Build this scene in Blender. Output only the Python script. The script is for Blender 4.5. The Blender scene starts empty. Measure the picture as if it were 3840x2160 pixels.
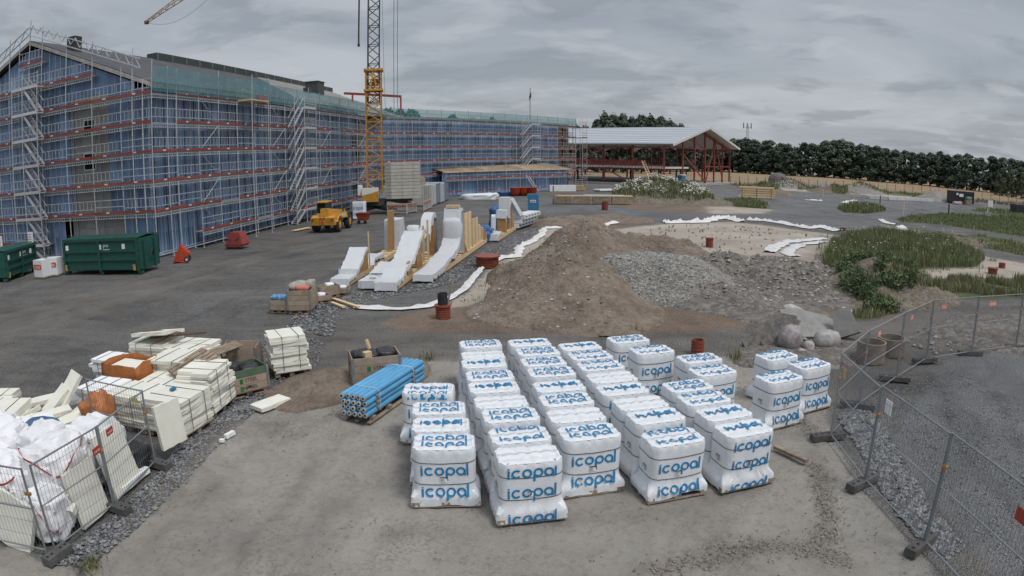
import bpy, math, random
import numpy as np
from mathutils import Vector, Matrix, noise
R = random.Random(7)
rad = math.radians
pi = math.pi
scene = bpy.context.scene
COL = scene.collection

# ---------------------------------------------------------------- camera
# The site camera is a wide lens with barrel distortion: angle off axis = LA*r + LB*r^3 (r = 1 at half the frame width).
CH, PITCH, ROLL, LA, LB = 5.929, 0.19966, -0.00764, 0.77164, 0.00554
cam = bpy.data.cameras.new('site_camera')
cam.type = 'PANO'
cam.panorama_type = 'FISHEYE_LENS_POLYNOMIAL'
cam.sensor_fit = 'HORIZONTAL'
cam.sensor_width = 36.0
cam.fisheye_fov = pi
cam.fisheye_polynomial_k0 = 0.0
cam.fisheye_polynomial_k1 = -LA / 18.0
cam.fisheye_polynomial_k2 = 0.0
cam.fisheye_polynomial_k3 = -LB / 18.0 ** 3
cam.fisheye_polynomial_k4 = 0.0
cam.clip_start = 0.05
cam.clip_end = 12000.0
camo = bpy.data.objects.new('site_camera', cam)
COL.objects.link(camo)
cp, sp, cr, sr = math.cos(PITCH), math.sin(PITCH), math.cos(ROLL), math.sin(ROLL)


def to_world(d):
    x, y, z = d                      # right, forward, up in the camera's frame
    x, z = cr * x - sr * z, sr * x + cr * z
    return Vector((x, cp * y + sp * z, -sp * y + cp * z))


_r, _f, _u = to_world((1, 0, 0)), to_world((0, 1, 0)), to_world((0, 0, 1))
camo.matrix_world = Matrix(((_r.x, _u.x, -_f.x, 0), (_r.y, _u.y, -_f.y, 0), (_r.z, _u.z, -_f.z, CH), (0, 0, 0, 1)))
scene.camera = camo

# ---------------------------------------------------------------- sky and sun (overcast evening)
SUN_EL, SUN_AZ = rad(60), rad(318)       # azimuth counter-clockwise from +X
world = bpy.data.worlds.new('World')
scene.world = world
world.use_nodes = True
wn = world.node_tree
for n in list(wn.nodes):
    wn.nodes.remove(n)


def wnode(t, **kw):
    n = wn.nodes.new(t)
    for k, v in kw.items():
        setattr(n, k, v)
    return n


def wl(a, b):
    wn.links.new(a, b)


w_out = wnode('ShaderNodeOutputWorld')
w_bg = wnode('ShaderNodeBackground')
w_bg.inputs['Strength'].default_value = 0.1
wl(w_bg.outputs[0], w_out.inputs[0])
w_sky = wnode('ShaderNodeTexSky', sky_type='NISHITA')
w_sky.sun_disc = False
w_sky.sun_elevation = SUN_EL
w_sky.sun_rotation = pi / 2 - SUN_AZ
w_sky.altitude = 20
w_sky.dust_density = 2.0
w_tc = wnode('ShaderNodeTexCoord')
w_sep = wnode('ShaderNodeSeparateXYZ')
wl(w_tc.outputs['Generated'], w_sep.inputs[0])
# clouds lie on a flat layer: divide the direction by its height, so they flatten towards the horizon
w_zz = wnode('ShaderNodeMath', operation='MAXIMUM'); w_zz.inputs[1].default_value = 0.0
wl(w_sep.outputs['Z'], w_zz.inputs[0])
w_za = wnode('ShaderNodeMath', operation='ADD'); w_za.inputs[1].default_value = 0.13
wl(w_zz.outputs[0], w_za.inputs[0])
w_div = wnode('ShaderNodeVectorMath', operation='DIVIDE')
w_cmb = wnode('ShaderNodeCombineXYZ')
for i in range(3):
    wl(w_za.outputs[0], w_cmb.inputs[i])
wl(w_tc.outputs['Generated'], w_div.inputs[0])
wl(w_cmb.outputs[0], w_div.inputs[1])


def wnoise(scale, detail, rough, dist, off=0.0):
    mp = wnode('ShaderNodeMapping')
    mp.inputs['Location'].default_value = (off, off * 1.7, 0)
    wl(w_div.outputs[0], mp.inputs[0])
    n = wnode('ShaderNodeTexNoise')
    n.inputs['Scale'].default_value = scale
    n.inputs['Detail'].default_value = detail
    n.inputs['Roughness'].default_value = rough
    n.inputs['Distortion'].default_value = dist
    wl(mp.outputs[0], n.inputs['Vector'])
    return n.outputs['Fac']


def wramp(src, stops):
    r = wnode('ShaderNodeValToRGB')
    el = r.color_ramp.elements
    el[0].position, el[0].color = stops[0][0], (*stops[0][1], 1)
    el[1].position, el[1].color = stops[-1][0], (*stops[-1][1], 1)
    for p, c in stops[1:-1]:
        e = el.new(p)
        e.color = (*c, 1)
    wl(src, r.inputs[0])
    return r.outputs[0]


def wmix(fac, a, b):
    m = wnode('ShaderNodeMix', data_type='RGBA')
    if isinstance(fac, float):
        m.inputs[0].default_value = fac
    else:
        wl(fac, m.inputs[0])
    for i, s in ((6, a), (7, b)):
        if isinstance(s, tuple):
            m.inputs[i].default_value = (*s, 1)
        else:
            wl(s, m.inputs[i])
    return m.outputs[2]


SKYK = 7.6
sheet = wramp(wnoise(0.75, 7, 0.55, 0.5), [(0.34, (0.315 * SKYK, 0.345 * SKYK, 0.388 * SKYK)), (0.5, (0.388 * SKYK, 0.418 * SKYK, 0.458 * SKYK)), (0.66, (0.48 * SKYK, 0.505 * SKYK, 0.54 * SKYK))])
puff = wnoise(1.7, 7, 0.52, 0.25, 3.1)
dark_f = wramp(puff, [(0.53, (0, 0, 0)), (0.62, (1, 1, 1))])
dark_m = wnode('ShaderNodeMath', operation='MULTIPLY'); dark_m.inputs[1].default_value = 0.6
wl(dark_f, dark_m.inputs[0])
sky1 = wmix(dark_m.outputs[0], sheet, (0.26 * SKYK, 0.285 * SKYK, 0.32 * SKYK))
lite_f = wramp(wnoise(2.0, 8, 0.54, 0.25, 8.4), [(0.56, (0, 0, 0)), (0.66, (1, 1, 1))])
lite_m = wnode('ShaderNodeMath', operation='MULTIPLY'); lite_m.inputs[1].default_value = 0.42
wl(lite_f, lite_m.inputs[0])
sky2 = wmix(lite_m.outputs[0], sky1, (0.56 * SKYK, 0.575 * SKYK, 0.60 * SKYK))
# an overcast sky is brighter overhead than at the horizon
w_up = wnode('ShaderNodeMapRange')
w_up.inputs[1].default_value, w_up.inputs[2].default_value = 0.25, 1.0
w_up.inputs[3].default_value, w_up.inputs[4].default_value = 1.0, 2.2
wl(w_zz.outputs[0], w_up.inputs[0])
w_vm = wnode('ShaderNodeVectorMath', operation='SCALE')
wl(sky2, w_vm.inputs[0]); wl(w_up.outputs[0], w_vm.inputs['Scale'])
sky3 = wmix(0.90, w_sky.outputs[0], w_vm.outputs[0])
wl(sky3, w_bg.inputs['Color'])

sun = bpy.data.lights.new('sun', 'SUN')
sun.energy = 1.5
sun.angle = rad(16)
sun.color = (1.0, 0.965, 0.92)
suno = bpy.data.objects.new('sun', sun)
COL.objects.link(suno)
sdir = Vector((math.cos(SUN_AZ) * math.cos(SUN_EL), math.sin(SUN_AZ) * math.cos(SUN_EL), math.sin(SUN_EL)))
suno.rotation_euler = sdir.to_track_quat('Z', 'Y').to_euler()
suno.location = (0, 0, 60)
vs = scene.view_settings
vs.view_transform = 'Standard'
vs.look = 'None'
vs.exposure = 0.42
vs.gamma = 1.0
vs.use_curve_mapping = False
scene.cycles.use_denoising = True
scene.cycles.max_bounces = 5
scene.cycles.transparent_max_bounces = 24


# ---------------------------------------------------------------- pixel of the photograph (3840 x 2160) -> place in the world
def ray(px, py):
    u, v = (px - 1920) / 1920, (py - 1080) / 1920
    r = math.hypot(u, v) + 1e-9
    th = LA * r + LB * r ** 3
    s = math.sin(th) / r
    return to_world((u * s, math.cos(th), -v * s))


def g(px, py, z=0.0):
    d = ray(px, py)
    t = (z - CH) / d.z
    return Vector((d.x * t, d.y * t, z))


def hz(px, py, b):
    d = ray(px, py)
    return CH + math.hypot(b[0], b[1]) / math.hypot(d.x, d.y) * d.z


def onp(px, py, b, ang):
    n = Vector((-math.sin(rad(ang)), math.cos(rad(ang)), 0))
    d = ray(px, py)
    t = n.dot(Vector((b[0], b[1], 0))) / n.dot(d)
    return Vector((0, 0, CH)) + d * t


# ---------------------------------------------------------------- materials
def lin(r, gg=None, b=None):
    if gg is None:
        r, gg, b = r
    f = lambda c: (c / 255 / 12.92) if c / 255 <= 0.04045 else ((c / 255 + 0.055) / 1.055) ** 2.4
    return (f(r), f(gg), f(b))


MATS = {}


def M(name, col, rough=0.75, var=0.25, scale=3.0, bump=0.0, bscale=25.0, metal=0.0, alpha=1.0, col2=None, detail=5.0, spec=0.4, objvar=0.12, stretch=None, dirt=None, edge=None):
    """plain noisy surface: colour wanders between col and col2 and a little from object to object"""
    if name in MATS:
        return MATS[name]
    m = bpy.data.materials.new(name)
    m.use_nodes = True
    nt = m.node_tree
    N, L = nt.nodes, nt.links
    bs = N['Principled BSDF']
    bs.inputs['Roughness'].default_value = rough
    bs.inputs['Metallic'].default_value = metal
    bs.inputs['Specular IOR Level'].default_value = spec
    tc = N.new('ShaderNodeTexCoord')
    oi = N.new('ShaderNodeObjectInfo')
    mp = N.new('ShaderNodeMapping')
    L.new(tc.outputs['Object'], mp.inputs[0])
    if stretch:
        mp.inputs['Scale'].default_value = stretch
    nz = N.new('ShaderNodeTexNoise')
    nz.noise_dimensions = '4D'
    nz.inputs['Scale'].default_value = scale
    nz.inputs['Detail'].default_value = detail
    nz.inputs['Roughness'].default_value = 0.62
    wv = N.new('ShaderNodeMath'); wv.operation = 'MULTIPLY'; wv.inputs[1].default_value = 37.0
    L.new(oi.outputs['Random'], wv.inputs[0])
    L.new(wv.outputs[0], nz.inputs['W'])
    L.new(mp.outputs[0], nz.inputs['Vector'])
    rp = N.new('ShaderNodeValToRGB')
    c2 = col2 or tuple(c * (1 - var) for c in col)
    c1 = col if col2 else tuple(min(1, c * (1 + var * 0.6)) for c in col)
    rp.color_ramp.elements[0].position, rp.color_ramp.elements[0].color = 0.34, (*c2, 1)
    rp.color_ramp.elements[1].position, rp.color_ramp.elements[1].color = 0.66, (*c1, 1)
    L.new(nz.outputs['Fac'], rp.inputs[0])
    out = rp.outputs[0]
    if dirt:
        n2 = N.new('ShaderNodeTexNoise'); n2.inputs['Scale'].default_value = dirt[1]; n2.inputs['Detail'].default_value = 8
        n2.noise_dimensions = '4D'; L.new(wv.outputs[0], n2.inputs['W'])
        L.new(tc.outputs['Object'], n2.inputs['Vector'])
        r2 = N.new('ShaderNodeValToRGB')
        r2.color_ramp.elements[0].position = dirt[2]; r2.color_ramp.elements[0].color = (0, 0, 0, 1)
        r2.color_ramp.elements[1].position = dirt[2] + 0.15; r2.color_ramp.elements[1].color = (dirt[3],) * 3 + (1,)
        L.new(n2.outputs['Fac'], r2.inputs[0])
        mx = N.new('ShaderNodeMix'); mx.data_type = 'RGBA'
        L.new(r2.outputs[0], mx.inputs[0]); L.new(out, mx.inputs[6]); mx.inputs[7].default_value = (*dirt[0], 1)
        out = mx.outputs[2]
    if objvar:
        hs = N.new('ShaderNodeHueSaturation')
        mr = N.new('ShaderNodeMapRange')
        mr.inputs[3].default_value, mr.inputs[4].default_value = 1 - objvar, 1 + objvar
        L.new(oi.outputs['Random'], mr.inputs[0]); L.new(mr.outputs[0], hs.inputs['Value'])
        L.new(out, hs.inputs['Color'])
        out = hs.outputs[0]
    L.new(out, bs.inputs['Base Color'])
    if bump:
        nb = N.new('ShaderNodeTexNoise')
        nb.inputs['Scale'].default_value = bscale
        nb.inputs['Detail'].default_value = 6
        L.new(mp.outputs[0], nb.inputs['Vector'])
        bp = N.new('ShaderNodeBump')
        bp.inputs['Strength'].default_value = bump
        bp.inputs['Distance'].default_value = 0.05
        L.new(nb.outputs['Fac'], bp.inputs['Height'])
        L.new(bp.outputs[0], bs.inputs['Normal'])
    if alpha < 1:
        bs.inputs['Alpha'].default_value = alpha
    MATS[name] = m
    return m


# ---------------------------------------------------------------- mesh helper
CUBEF = ((0, 3, 2, 1), (4, 5, 6, 7), (0, 1, 5, 4), (1, 2, 6, 5), (2, 3, 7, 6), (3, 0, 4, 7))


class MB:
    def __init__(s):
        s.v, s.f, s.m = [], [], []
        s.mi = 0

    def add(s, vs, fs):
        o = len(s.v)
        s.v += [tuple(v) for v in vs]
        for f in fs:
            s.f.append(tuple(i + o for i in f))
            s.m.append(s.mi)
        return s

    def box(s, c, d, rz=0.0, top=None):
        """centre, full size, turn about z; top = scale of the upper face"""
        hx, hy, hz_ = d[0] / 2, d[1] / 2, d[2] / 2
        k = top or (1, 1)
        cs, sn = math.cos(rz), math.sin(rz)
        vs = []
        for z, kx, ky in ((-hz_, 1, 1), (hz_, k[0], k[1])):
            for x, y in ((-hx, -hy), (hx, -hy), (hx, hy), (-hx, hy)):
                x, y = x * kx, y * ky
                vs.append((c[0] + x * cs - y * sn, c[1] + x * sn + y * cs, c[2] + z))
        return s.add(vs, CUBEF)

    def beam(s, p, q, w, h=None, up=(0, 0, 1)):
        p, q = Vector(p), Vector(q)
        h = h or w
        d = (q - p).normalized()
        u = Vector(up)
        if abs(d.dot(u)) > 0.98:
            u = Vector((0, 1, 0))
        a = d.cross(u).normalized() * (w / 2)
        b = a.cross(d).normalized() * (h / 2)
        vs = [p - a - b, p + a - b, p + a + b, p - a + b, q - a - b, q + a - b, q + a + b, q - a + b]
        return s.add(vs, CUBEF)

    def tube(s, p, q, r, n=6, r2=None, cap=True):
        p, q = Vector(p), Vector(q)
        r2 = r if r2 is None else r2
        d = (q - p).normalized()
        u = Vector((0, 0, 1)) if abs(d.z) < 0.95 else Vector((0, 1, 0))
        a = d.cross(u).normalized()
        b = a.cross(d)
        vs = []
        for c, rr in ((p, r), (q, r2)):
            for i in range(n):
                t = 2 * pi * i / n
                vs.append(c + a * (rr * math.cos(t)) + b * (rr * math.sin(t)))
        fs = [(i, (i + 1) % n, n + (i + 1) % n, n + i) for i in range(n)]
        if cap:
            fs += [tuple(range(n - 1, -1, -1)), tuple(range(n, 2 * n))]
        return s.add(vs, fs)

    def path(s, pts, r, n=6):
        for a, b in zip(pts[:-1], pts[1:]):
            s.tube(a, b, r, n)
        return s

    def ring(s, c, r, prof, n=24):
        """lathe about z at c: prof = [(radius factor or radius, z)]"""
        vs, fs = [], []
        k = len(prof)
        for i in range(n):
            t = 2 * pi * i / n
            for rr, z in prof:
                vs.append((c[0] + rr * r * math.cos(t), c[1] + rr * r * math.sin(t), c[2] + z))
        for i in range(n):
            j = (i + 1) % n
            for q in range(k - 1):
                fs.append((i * k + q, j * k + q, j * k + q + 1, i * k + q + 1))
        return s.add(vs, fs)

    def prism(s, pts, d):
        """polygon (list of 3D points) pushed along vector d"""
        n = len(pts)
        d = Vector(d)
        vs = [Vector(p) for p in pts] + [Vector(p) + d for p in pts]
        fs = [tuple(range(n)), tuple(range(2 * n - 1, n - 1, -1))] + [(i, n + i, n + (i + 1) % n, (i + 1) % n) for i in range(n)]
        return s.add(vs, fs)

    def grid(s, pts, w):
        """pts row-major with w columns"""
        h = len(pts) // w
        return s.add(pts, [(j * w + i, j * w + i + 1, (j + 1) * w + i + 1, (j + 1) * w + i) for j in range(h - 1) for i in range(w - 1)])

    def mesh(s, name, mats, smooth=False):
        me = bpy.data.meshes.new(name)
        me.from_pydata(s.v, [], s.f)
        for m in (mats if isinstance(mats, (list, tuple)) else [mats]):
            me.materials.append(m)
        if any(s.m):
            me.polygons.foreach_set('material_index', s.m)
        if smooth:
            me.polygons.foreach_set('use_smooth', [True] * len(s.f))
        me.update()
        return me

    def build(s, name, mats, parent=None, loc=None, rz=0.0, smooth=False, **kw):
        return put(name, s.mesh(name, mats, smooth), parent, loc, rz, **kw)


def put(name, me, parent=None, loc=None, rz=0.0, label=None, cat=None, group=None, kind=None):
    o = bpy.data.objects.new(name, me)
    COL.objects.link(o)
    if parent:
        o.parent = parent
    if loc is not None:
        o.location = loc
    if rz:
        o.rotation_euler = (0, 0, rz)
    tag(o, label, cat, group, kind)
    return o


def tag(o, label=None, cat=None, group=None, kind=None):
    if label: o['label'] = label
    if cat: o['category'] = cat
    if group: o['group'] = group
    if kind: o['kind'] = kind
    return o


def thing(name, label, cat, loc=(0, 0, 0), rz=0.0, group=None):
    return put(name, None, None, loc, rz, label, cat, group)


def copytree(o, parent=None, loc=None, rz=None, label=None):
    c = o.copy()
    COL.objects.link(c)
    c.parent = parent
    if loc is not None: c.location = loc
    if rz is not None: c.rotation_euler = (0, 0, rz)
    if label: c['label'] = label
    for k in KIDS.get(o.name, ()):  # children recorded once, cheaper than scanning
        copytree(k, c)
    return c


KIDS = {}


def kids(o):
    KIDS[o.name] = [c for c in o.children]
    for c in KIDS[o.name]:
        kids(c)


def fbm(x, y, z=0.0, o=4):
    return noise.fractal(Vector((x, y, z)), 1.0, 2.0, o)


ORDS = 'first second third fourth fifth sixth seventh eighth ninth tenth eleventh twelfth thirteenth fourteenth fifteenth sixteenth seventeenth eighteenth nineteenth twentieth'.split()


def nth(i):
    return ORDS[i] if i < 20 else 'twenty-' + ORDS[i - 20] if i < 29 else 'thirtieth' if i == 29 else 'thirty-' + ORDS[i - 30]


_TXT = {}


def text_mesh(body, width, mat, flip=False):
    """lettering as a flat mesh of the given width, in the XZ plane facing -Y, centred"""
    k = (body, round(width, 3), mat.name)
    if k in _TXT:
        return _TXT[k]
    cu = bpy.data.curves.new('lettering', 'FONT')
    cu.body = body
    cu.align_x = 'CENTER'
    cu.align_y = 'CENTER'
    cu.resolution_u = 2
    o = bpy.data.objects.new('lettering', cu)
    me = bpy.data.meshes.new_from_object(o)
    bpy.data.objects.remove(o)
    xs = [v.co.x for v in me.vertices]
    s = width / (max(xs) - min(xs))
    for v in me.vertices:
        v.co = (v.co.x * s, 0, v.co.y * s)
    me.materials.clear()
    me.materials.append(mat)
    _TXT[k] = me
    return me


# common materials
galv = M('galvanised_steel', (0.46, 0.475, 0.48), 0.5, 0.2, 5, metal=0.2, objvar=0.1)
galv_d = M('weathered_steel', (0.27, 0.28, 0.285), 0.55, 0.25, 5, metal=0.4)
wood = M('sawn_spruce', (0.50, 0.33, 0.17), 0.75, 0.22, 2.5, bump=0.1, bscale=30, stretch=(1, 1, 8), dirt=((0.3, 0.2, 0.12), 6, 0.55, 0.4))
wood_pale = M('pale_planed_timber', (0.62, 0.46, 0.27), 0.7, 0.15, 3, bump=0.08, bscale=30)
wood_old = M('weathered_pallet_wood', (0.30, 0.235, 0.17), 0.85, 0.35, 4, bump=0.2, bscale=40, dirt=((0.12, 0.10, 0.09), 5, 0.52, 0.6))
concrete = M('rough_concrete', (0.33, 0.32, 0.30), 0.9, 0.3, 3, bump=0.5, bscale=14, dirt=((0.16, 0.15, 0.14), 2.5, 0.5, 0.6))
black_rub = M('black_rubber', (0.025, 0.025, 0.027), 0.8, 0.4, 6, bump=0.2, bscale=30)
dark_st = M('dark_steel', (0.06, 0.062, 0.065), 0.5, 0.3, 4, metal=0.3)
red_paint = M('red_brown_oxide_paint', (0.27, 0.045, 0.028), 0.6, 0.25, 4, dirt=((0.16, 0.06, 0.04), 4, 0.55, 0.6))
white_film = M('white_plastic_film', (0.70, 0.715, 0.73), 0.38, 0.06, 3, bump=0.25, bscale=9, dirt=((0.50, 0.49, 0.46), 3, 0.62, 0.5), objvar=0.05)
blue_tarp = M('blue_tarpaulin', (0.03, 0.10, 0.26), 0.5, 0.35, 4, bump=0.4, bscale=6)
tagw = M('white_label_paper', (0.75, 0.75, 0.75), 0.7, 0.08, 8)
tagk = M('black_label_print', (0.06, 0.06, 0.065), 0.7, 0.2, 8)
# ================================================================ ground
def W2(pts):
    return np.array([[g(x, y).x, g(x, y).y] for x, y in pts])


def inside(poly, X, Y):
    c = np.zeros(X.shape, bool)
    n = len(poly)
    for i in range(n):
        x1, y1 = poly[i]; x2, y2 = poly[(i + 1) % n]
        k = ((y1 > Y) != (y2 > Y)) & (X < (x2 - x1) * (Y - y1) / (y2 - y1 + 1e-12) + x1)
        c ^= k
    return c


def segdist(poly, X, Y, closed=True):
    d = np.full(X.shape, 1e9)
    n = len(poly)
    for i in range(n if closed else n - 1):
        x1, y1 = poly[i]; x2, y2 = poly[(i + 1) % n]
        dx, dy = x2 - x1, y2 - y1
        t = np.clip(((X - x1) * dx + (Y - y1) * dy) / (dx * dx + dy * dy + 1e-12), 0, 1)
        d = np.minimum(d, np.hypot(X - x1 - t * dx, Y - y1 - t * dy))
    return d


ZONES = {
    'sand': [[(250, 2300), (330, 2110), (480, 1990), (640, 1830), (790, 1680), (920, 1560), (1080, 1470), (1230, 1440), (1270, 1380), (1400, 1350), (1700, 1350), (2050, 1330), (2700, 1330), (2850, 1340), (3000, 1400), (3080, 1480), (3110, 1600), (3160, 1720), (3280, 1880), (3420, 2040), (3480, 2100), (3540, 2300)],
             [(-500, 2300), (-500, 2070), (60, 2050), (150, 2095), (270, 2110), (330, 2300)]],
    'track': [[(1100, 1345), (1250, 1270), (1700, 1240), (2300, 1245), (2750, 1230), (3000, 1270), (2900, 1330), (2000, 1345), (1600, 1360), (1300, 1365)],
              [(0, 1180), (300, 1100), (700, 1010), (1050, 930), (1250, 895), (1330, 890), (1000, 970), (700, 1060), (300, 1200), (0, 1290)],
              [(2900, 1200), (3150, 1210), (3480, 1170), (3840, 1160), (4300, 1180), (4300, 1300), (3840, 1300), (3480, 1340), (3300, 1440), (3100, 1560), (3050, 1440), (2950, 1340)]],
    'brown': [[(1430, 1205), (1560, 1165), (1700, 1130), (1900, 1150), (2400, 1120), (3000, 1120), (3300, 1150), (3380, 1185), (3100, 1200), (2900, 1205), (2600, 1245), (2200, 1250), (1600, 1245), (1480, 1235)],
              [(2020, 830), (2150, 805), (2330, 800), (2420, 835), (2300, 855), (2060, 850)],
              [(2290, 775), (2330, 762), (2700, 775), (2830, 792), (2700, 802), (2450, 790)]],
    'beige': [[(1640, 1155), (1750, 1095), (1850, 990), (1960, 920), (2045, 852), (2300, 858), (2500, 837), (2760, 830), (3000, 862), (3150, 882), (3060, 960), (3130, 1040), (2900, 1020), (2300, 1070), (1900, 1130)],
              [(3300, 842), (3440, 862), (3560, 930), (3700, 960), (3840, 985), (4200, 1040), (4200, 1080), (3840, 1045), (3600, 1040), (3420, 1045), (3150, 1020), (3560, 1000), (3420, 910)],
              [(2640, 765), (2760, 775), (2900, 785), (2860, 800), (2660, 800)],
              [(2900, 702), (3260, 722), (3560, 745), (3560, 752), (3260, 732), (2900, 712)]],
    'field': [[(2000, 640), (2766, 636), (3142, 655), (3541, 690), (3740, 708), (4300, 745), (4300, 800), (3840, 762), (3500, 731), (3200, 712), (2900, 696), (2700, 690), (2000, 684)]],
    'grass': [[(3360, 822), (3420, 805), (3560, 800), (3840, 812), (4200, 850), (4200, 920), (3840, 888), (3700, 866), (3500, 838), (3380, 832)],
              [(3635, 788), (3700, 780), (3840, 790), (4200, 810), (4200, 832), (3840, 812), (3720, 802)],
              [(3140, 782), (3180, 770), (3280, 772), (3325, 790), (3250, 800), (3170, 797)],
              [(2710, 757), (2760, 748), (2850, 755), (2880, 770), (2870, 782), (2760, 774)],
              [(3540, 885), (3700, 882), (3840, 905), (4200, 950), (4200, 1000), (3840, 958), (3700, 930)],
              [(3400, 1062), (3600, 1037), (3840, 1042), (4200, 1060), (4200, 1140), (3840, 1120), (3500, 1120), (3250, 1200), (3120, 1205), (3260, 1130)],
              [(3080, 1000), (3120, 900), (3300, 870), (3560, 900), (3690, 960), (3650, 1005), (3500, 1005), (3350, 1010), (3330, 1130), (3150, 1150), (3060, 1080)],
              [(2950, 702), (3200, 714), (3500, 737), (3500, 744), (3200, 720), (2950, 706)]],
    'road': [[(1300, 850), (2000, 742), (2760, 700), (3600, 762), (3560, 800), (3300, 845), (3150, 868), (2760, 812), (2400, 828), (2100, 812), (1900, 800), (1500, 830)],
             [(3330, 1660), (3540, 1345), (3840, 1305), (4400, 1300), (4400, 2300), (3830, 2300), (3600, 1980)]],
    'slab': [[(2190, 692), (2330, 662), (2480, 660), (2760, 690), (2610, 712), (2560, 706), (2430, 704)]],
}
angs = list(np.linspace(rad(90 + 62), rad(90 - 62), 470)) + list(np.linspace(rad(90 - 62), rad(90 - 298), 40)[1:-1])
NA = len(angs)
rads = [2.0]
while rads[-1] < 5000:
    rads.append(rads[-1] * 1.0165)
NR = len(rads)
AA, RR = np.meshgrid(np.array(angs), np.array(rads))
GX, GY = RR * np.cos(AA), RR * np.sin(AA)
soft = np.clip(RR * 0.018, 0.12, 6.0)
ZW = {}
for k, polys in ZONES.items():
    w = np.zeros(GX.shape)
    for p in polys:
        q = W2(p)
        d = segdist(q, GX, GY)
        sd = np.where(inside(q, GX, GY), d, -d)
        w = np.maximum(w, np.clip(0.5 + sd / (2 * soft), 0, 1))
    ZW[k] = w
RIDGES = [[(3065, 1741), (3112, 1925), (3085, 2056)], [(2440, 2140), (2700, 2075), (2900, 2040), (3040, 2055), (3180, 2110)], [(880, 1580), (800, 1650), (600, 1850), (440, 1990)], [(2840, 1500), (3000, 1560), (3080, 1660)], [(1330, 1480), (1250, 1560), (1060, 1660)],
          [(1440, 1235), (1800, 1215), (2300, 1235)], [(2500, 1160), (2700, 1190), (2900, 1235)]]
rid = np.zeros(GX.shape)
near = RR < 40
for p in RIDGES:
    q = W2(p)
    d = segdist(q, GX, GY, False)
    rid = np.maximum(rid, np.exp(-(d / 0.22) ** 2))
RUTS = [[(-200, 1330), (300, 1165), (700, 1060), (1050, 955), (1300, 892), (1480, 850)], [(-200, 1230), (300, 1120), (720, 1015), (1100, 925), (1330, 875)], [(-100, 1480), (300, 1330), (800, 1180), (1150, 1040), (1420, 930), (1700, 860)], [(900, 1330), (1300, 1305), (1800, 1290), (2400, 1290), (2900, 1260)], [(1100, 1300), (1600, 1270), (2100, 1268), (2700, 1275), (3000, 1320)],
        [(1480, 1245), (1800, 1222), (2250, 1225), (2500, 1180), (2800, 1200)], [(1250, 1560), (1000, 1760), (800, 2000), (700, 2250)], [(1500, 2100), (2000, 2060), (2600, 2000), (2900, 1900)], [(1900, 800), (2300, 812), (2700, 800), (3100, 815), (3300, 800), (3560, 780)], [(3560, 1400), (3700, 1600), (3900, 1900)]]
rut = np.zeros(GX.shape)
for p in RUTS:
    q = W2(p)
    qq = []
    for a_, b_ in zip(q[:-1], q[1:]):
        qq += [a_ + (b_ - a_) * k / 5 for k in range(5)]
    qq.append(q[-1])
    qq = np.array(qq)
    qq = qq + np.array([[noise.noise(Vector((x * .2, y * .2, 4))) * 0.8, 0] for x, y in qq])
    d_ = np.gradient(qq, axis=0); d_ /= np.hypot(d_[:, 0], d_[:, 1])[:, None]
    for sgn in (-0.85, 0.85):
        off = qq + sgn * np.stack([-d_[:, 1], d_[:, 0]], -1)
        d = segdist(off, GX, GY, False)
        rut = np.maximum(rut, np.exp(-(d / np.maximum(0.2, RR * 0.006)) ** 2))
GZ = np.zeros(GX.shape)
for j in range(NR):
    r = rads[j]
    if r > 70:
        break
    for i in range(470):
        x, y = GX[j, i], GY[j, i]
        h = 0.035 * noise.noise(Vector((x * 0.35, y * 0.35, 0))) + 0.02 * noise.noise(Vector((x * 1.3, y * 1.3, 3)))
        if r < 34:
            h += 0.016 * noise.noise(Vector((x * 4.1, y * 4.1, 5))) + 0.010 * noise.noise(Vector((x * 9.7, y * 9.7, 6)))
            if rid[j, i] > 0.03:
                h += rid[j, i] * (0.03 + 0.05 * abs(noise.noise(Vector((x * 7, y * 7, 9)))))
        h -= 0.03 * rut[j, i] * (0.6 + noise.noise(Vector((x * 3, y * 3, 2))))
        GZ[j, i] = h - 0.045
GZ[RR > 70] = -0.045
verts = np.stack([GX, GY, GZ], -1).reshape(-1, 3)
verts = np.vstack([verts, [[0, 0, -0.045]]])
faces = []
for j in range(NR - 1):
    b = j * NA
    for i in range(NA):
        k = (i + 1) % NA
        faces.append((b + i, b + NA + i, b + NA + k, b + k))
for i in range(NA):
    faces.append((i, (i + 1) % NA, NR * NA))
me = bpy.data.meshes.new('ground')
me.from_pydata(verts.tolist(), [], faces)
for nm, ks in (('zone_a', ('sand', 'track', 'brown', 'beige')), ('zone_b', ('field', 'grass', 'road', 'slab'))):
    at = me.color_attributes.new(nm, 'FLOAT_COLOR', 'POINT')
    arr = np.zeros((len(verts), 4), np.float32)
    for c, k in enumerate(ks):
        arr[:-1, c] = ZW[k].reshape(-1)
    at.data.foreach_set('color', arr.reshape(-1))
at = me.attributes.new('rut', 'FLOAT', 'POINT')
arr = np.zeros(len(verts), np.float32); arr[:-1] = rut.reshape(-1)
at.data.foreach_set('value', arr)
at = me.attributes.new('crumb', 'FLOAT', 'POINT')
arr = np.zeros(len(verts), np.float32); arr[:-1] = rid.reshape(-1)
at.data.foreach_set('value', arr)
me.polygons.foreach_set('use_smooth', [True] * len(faces))


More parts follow.
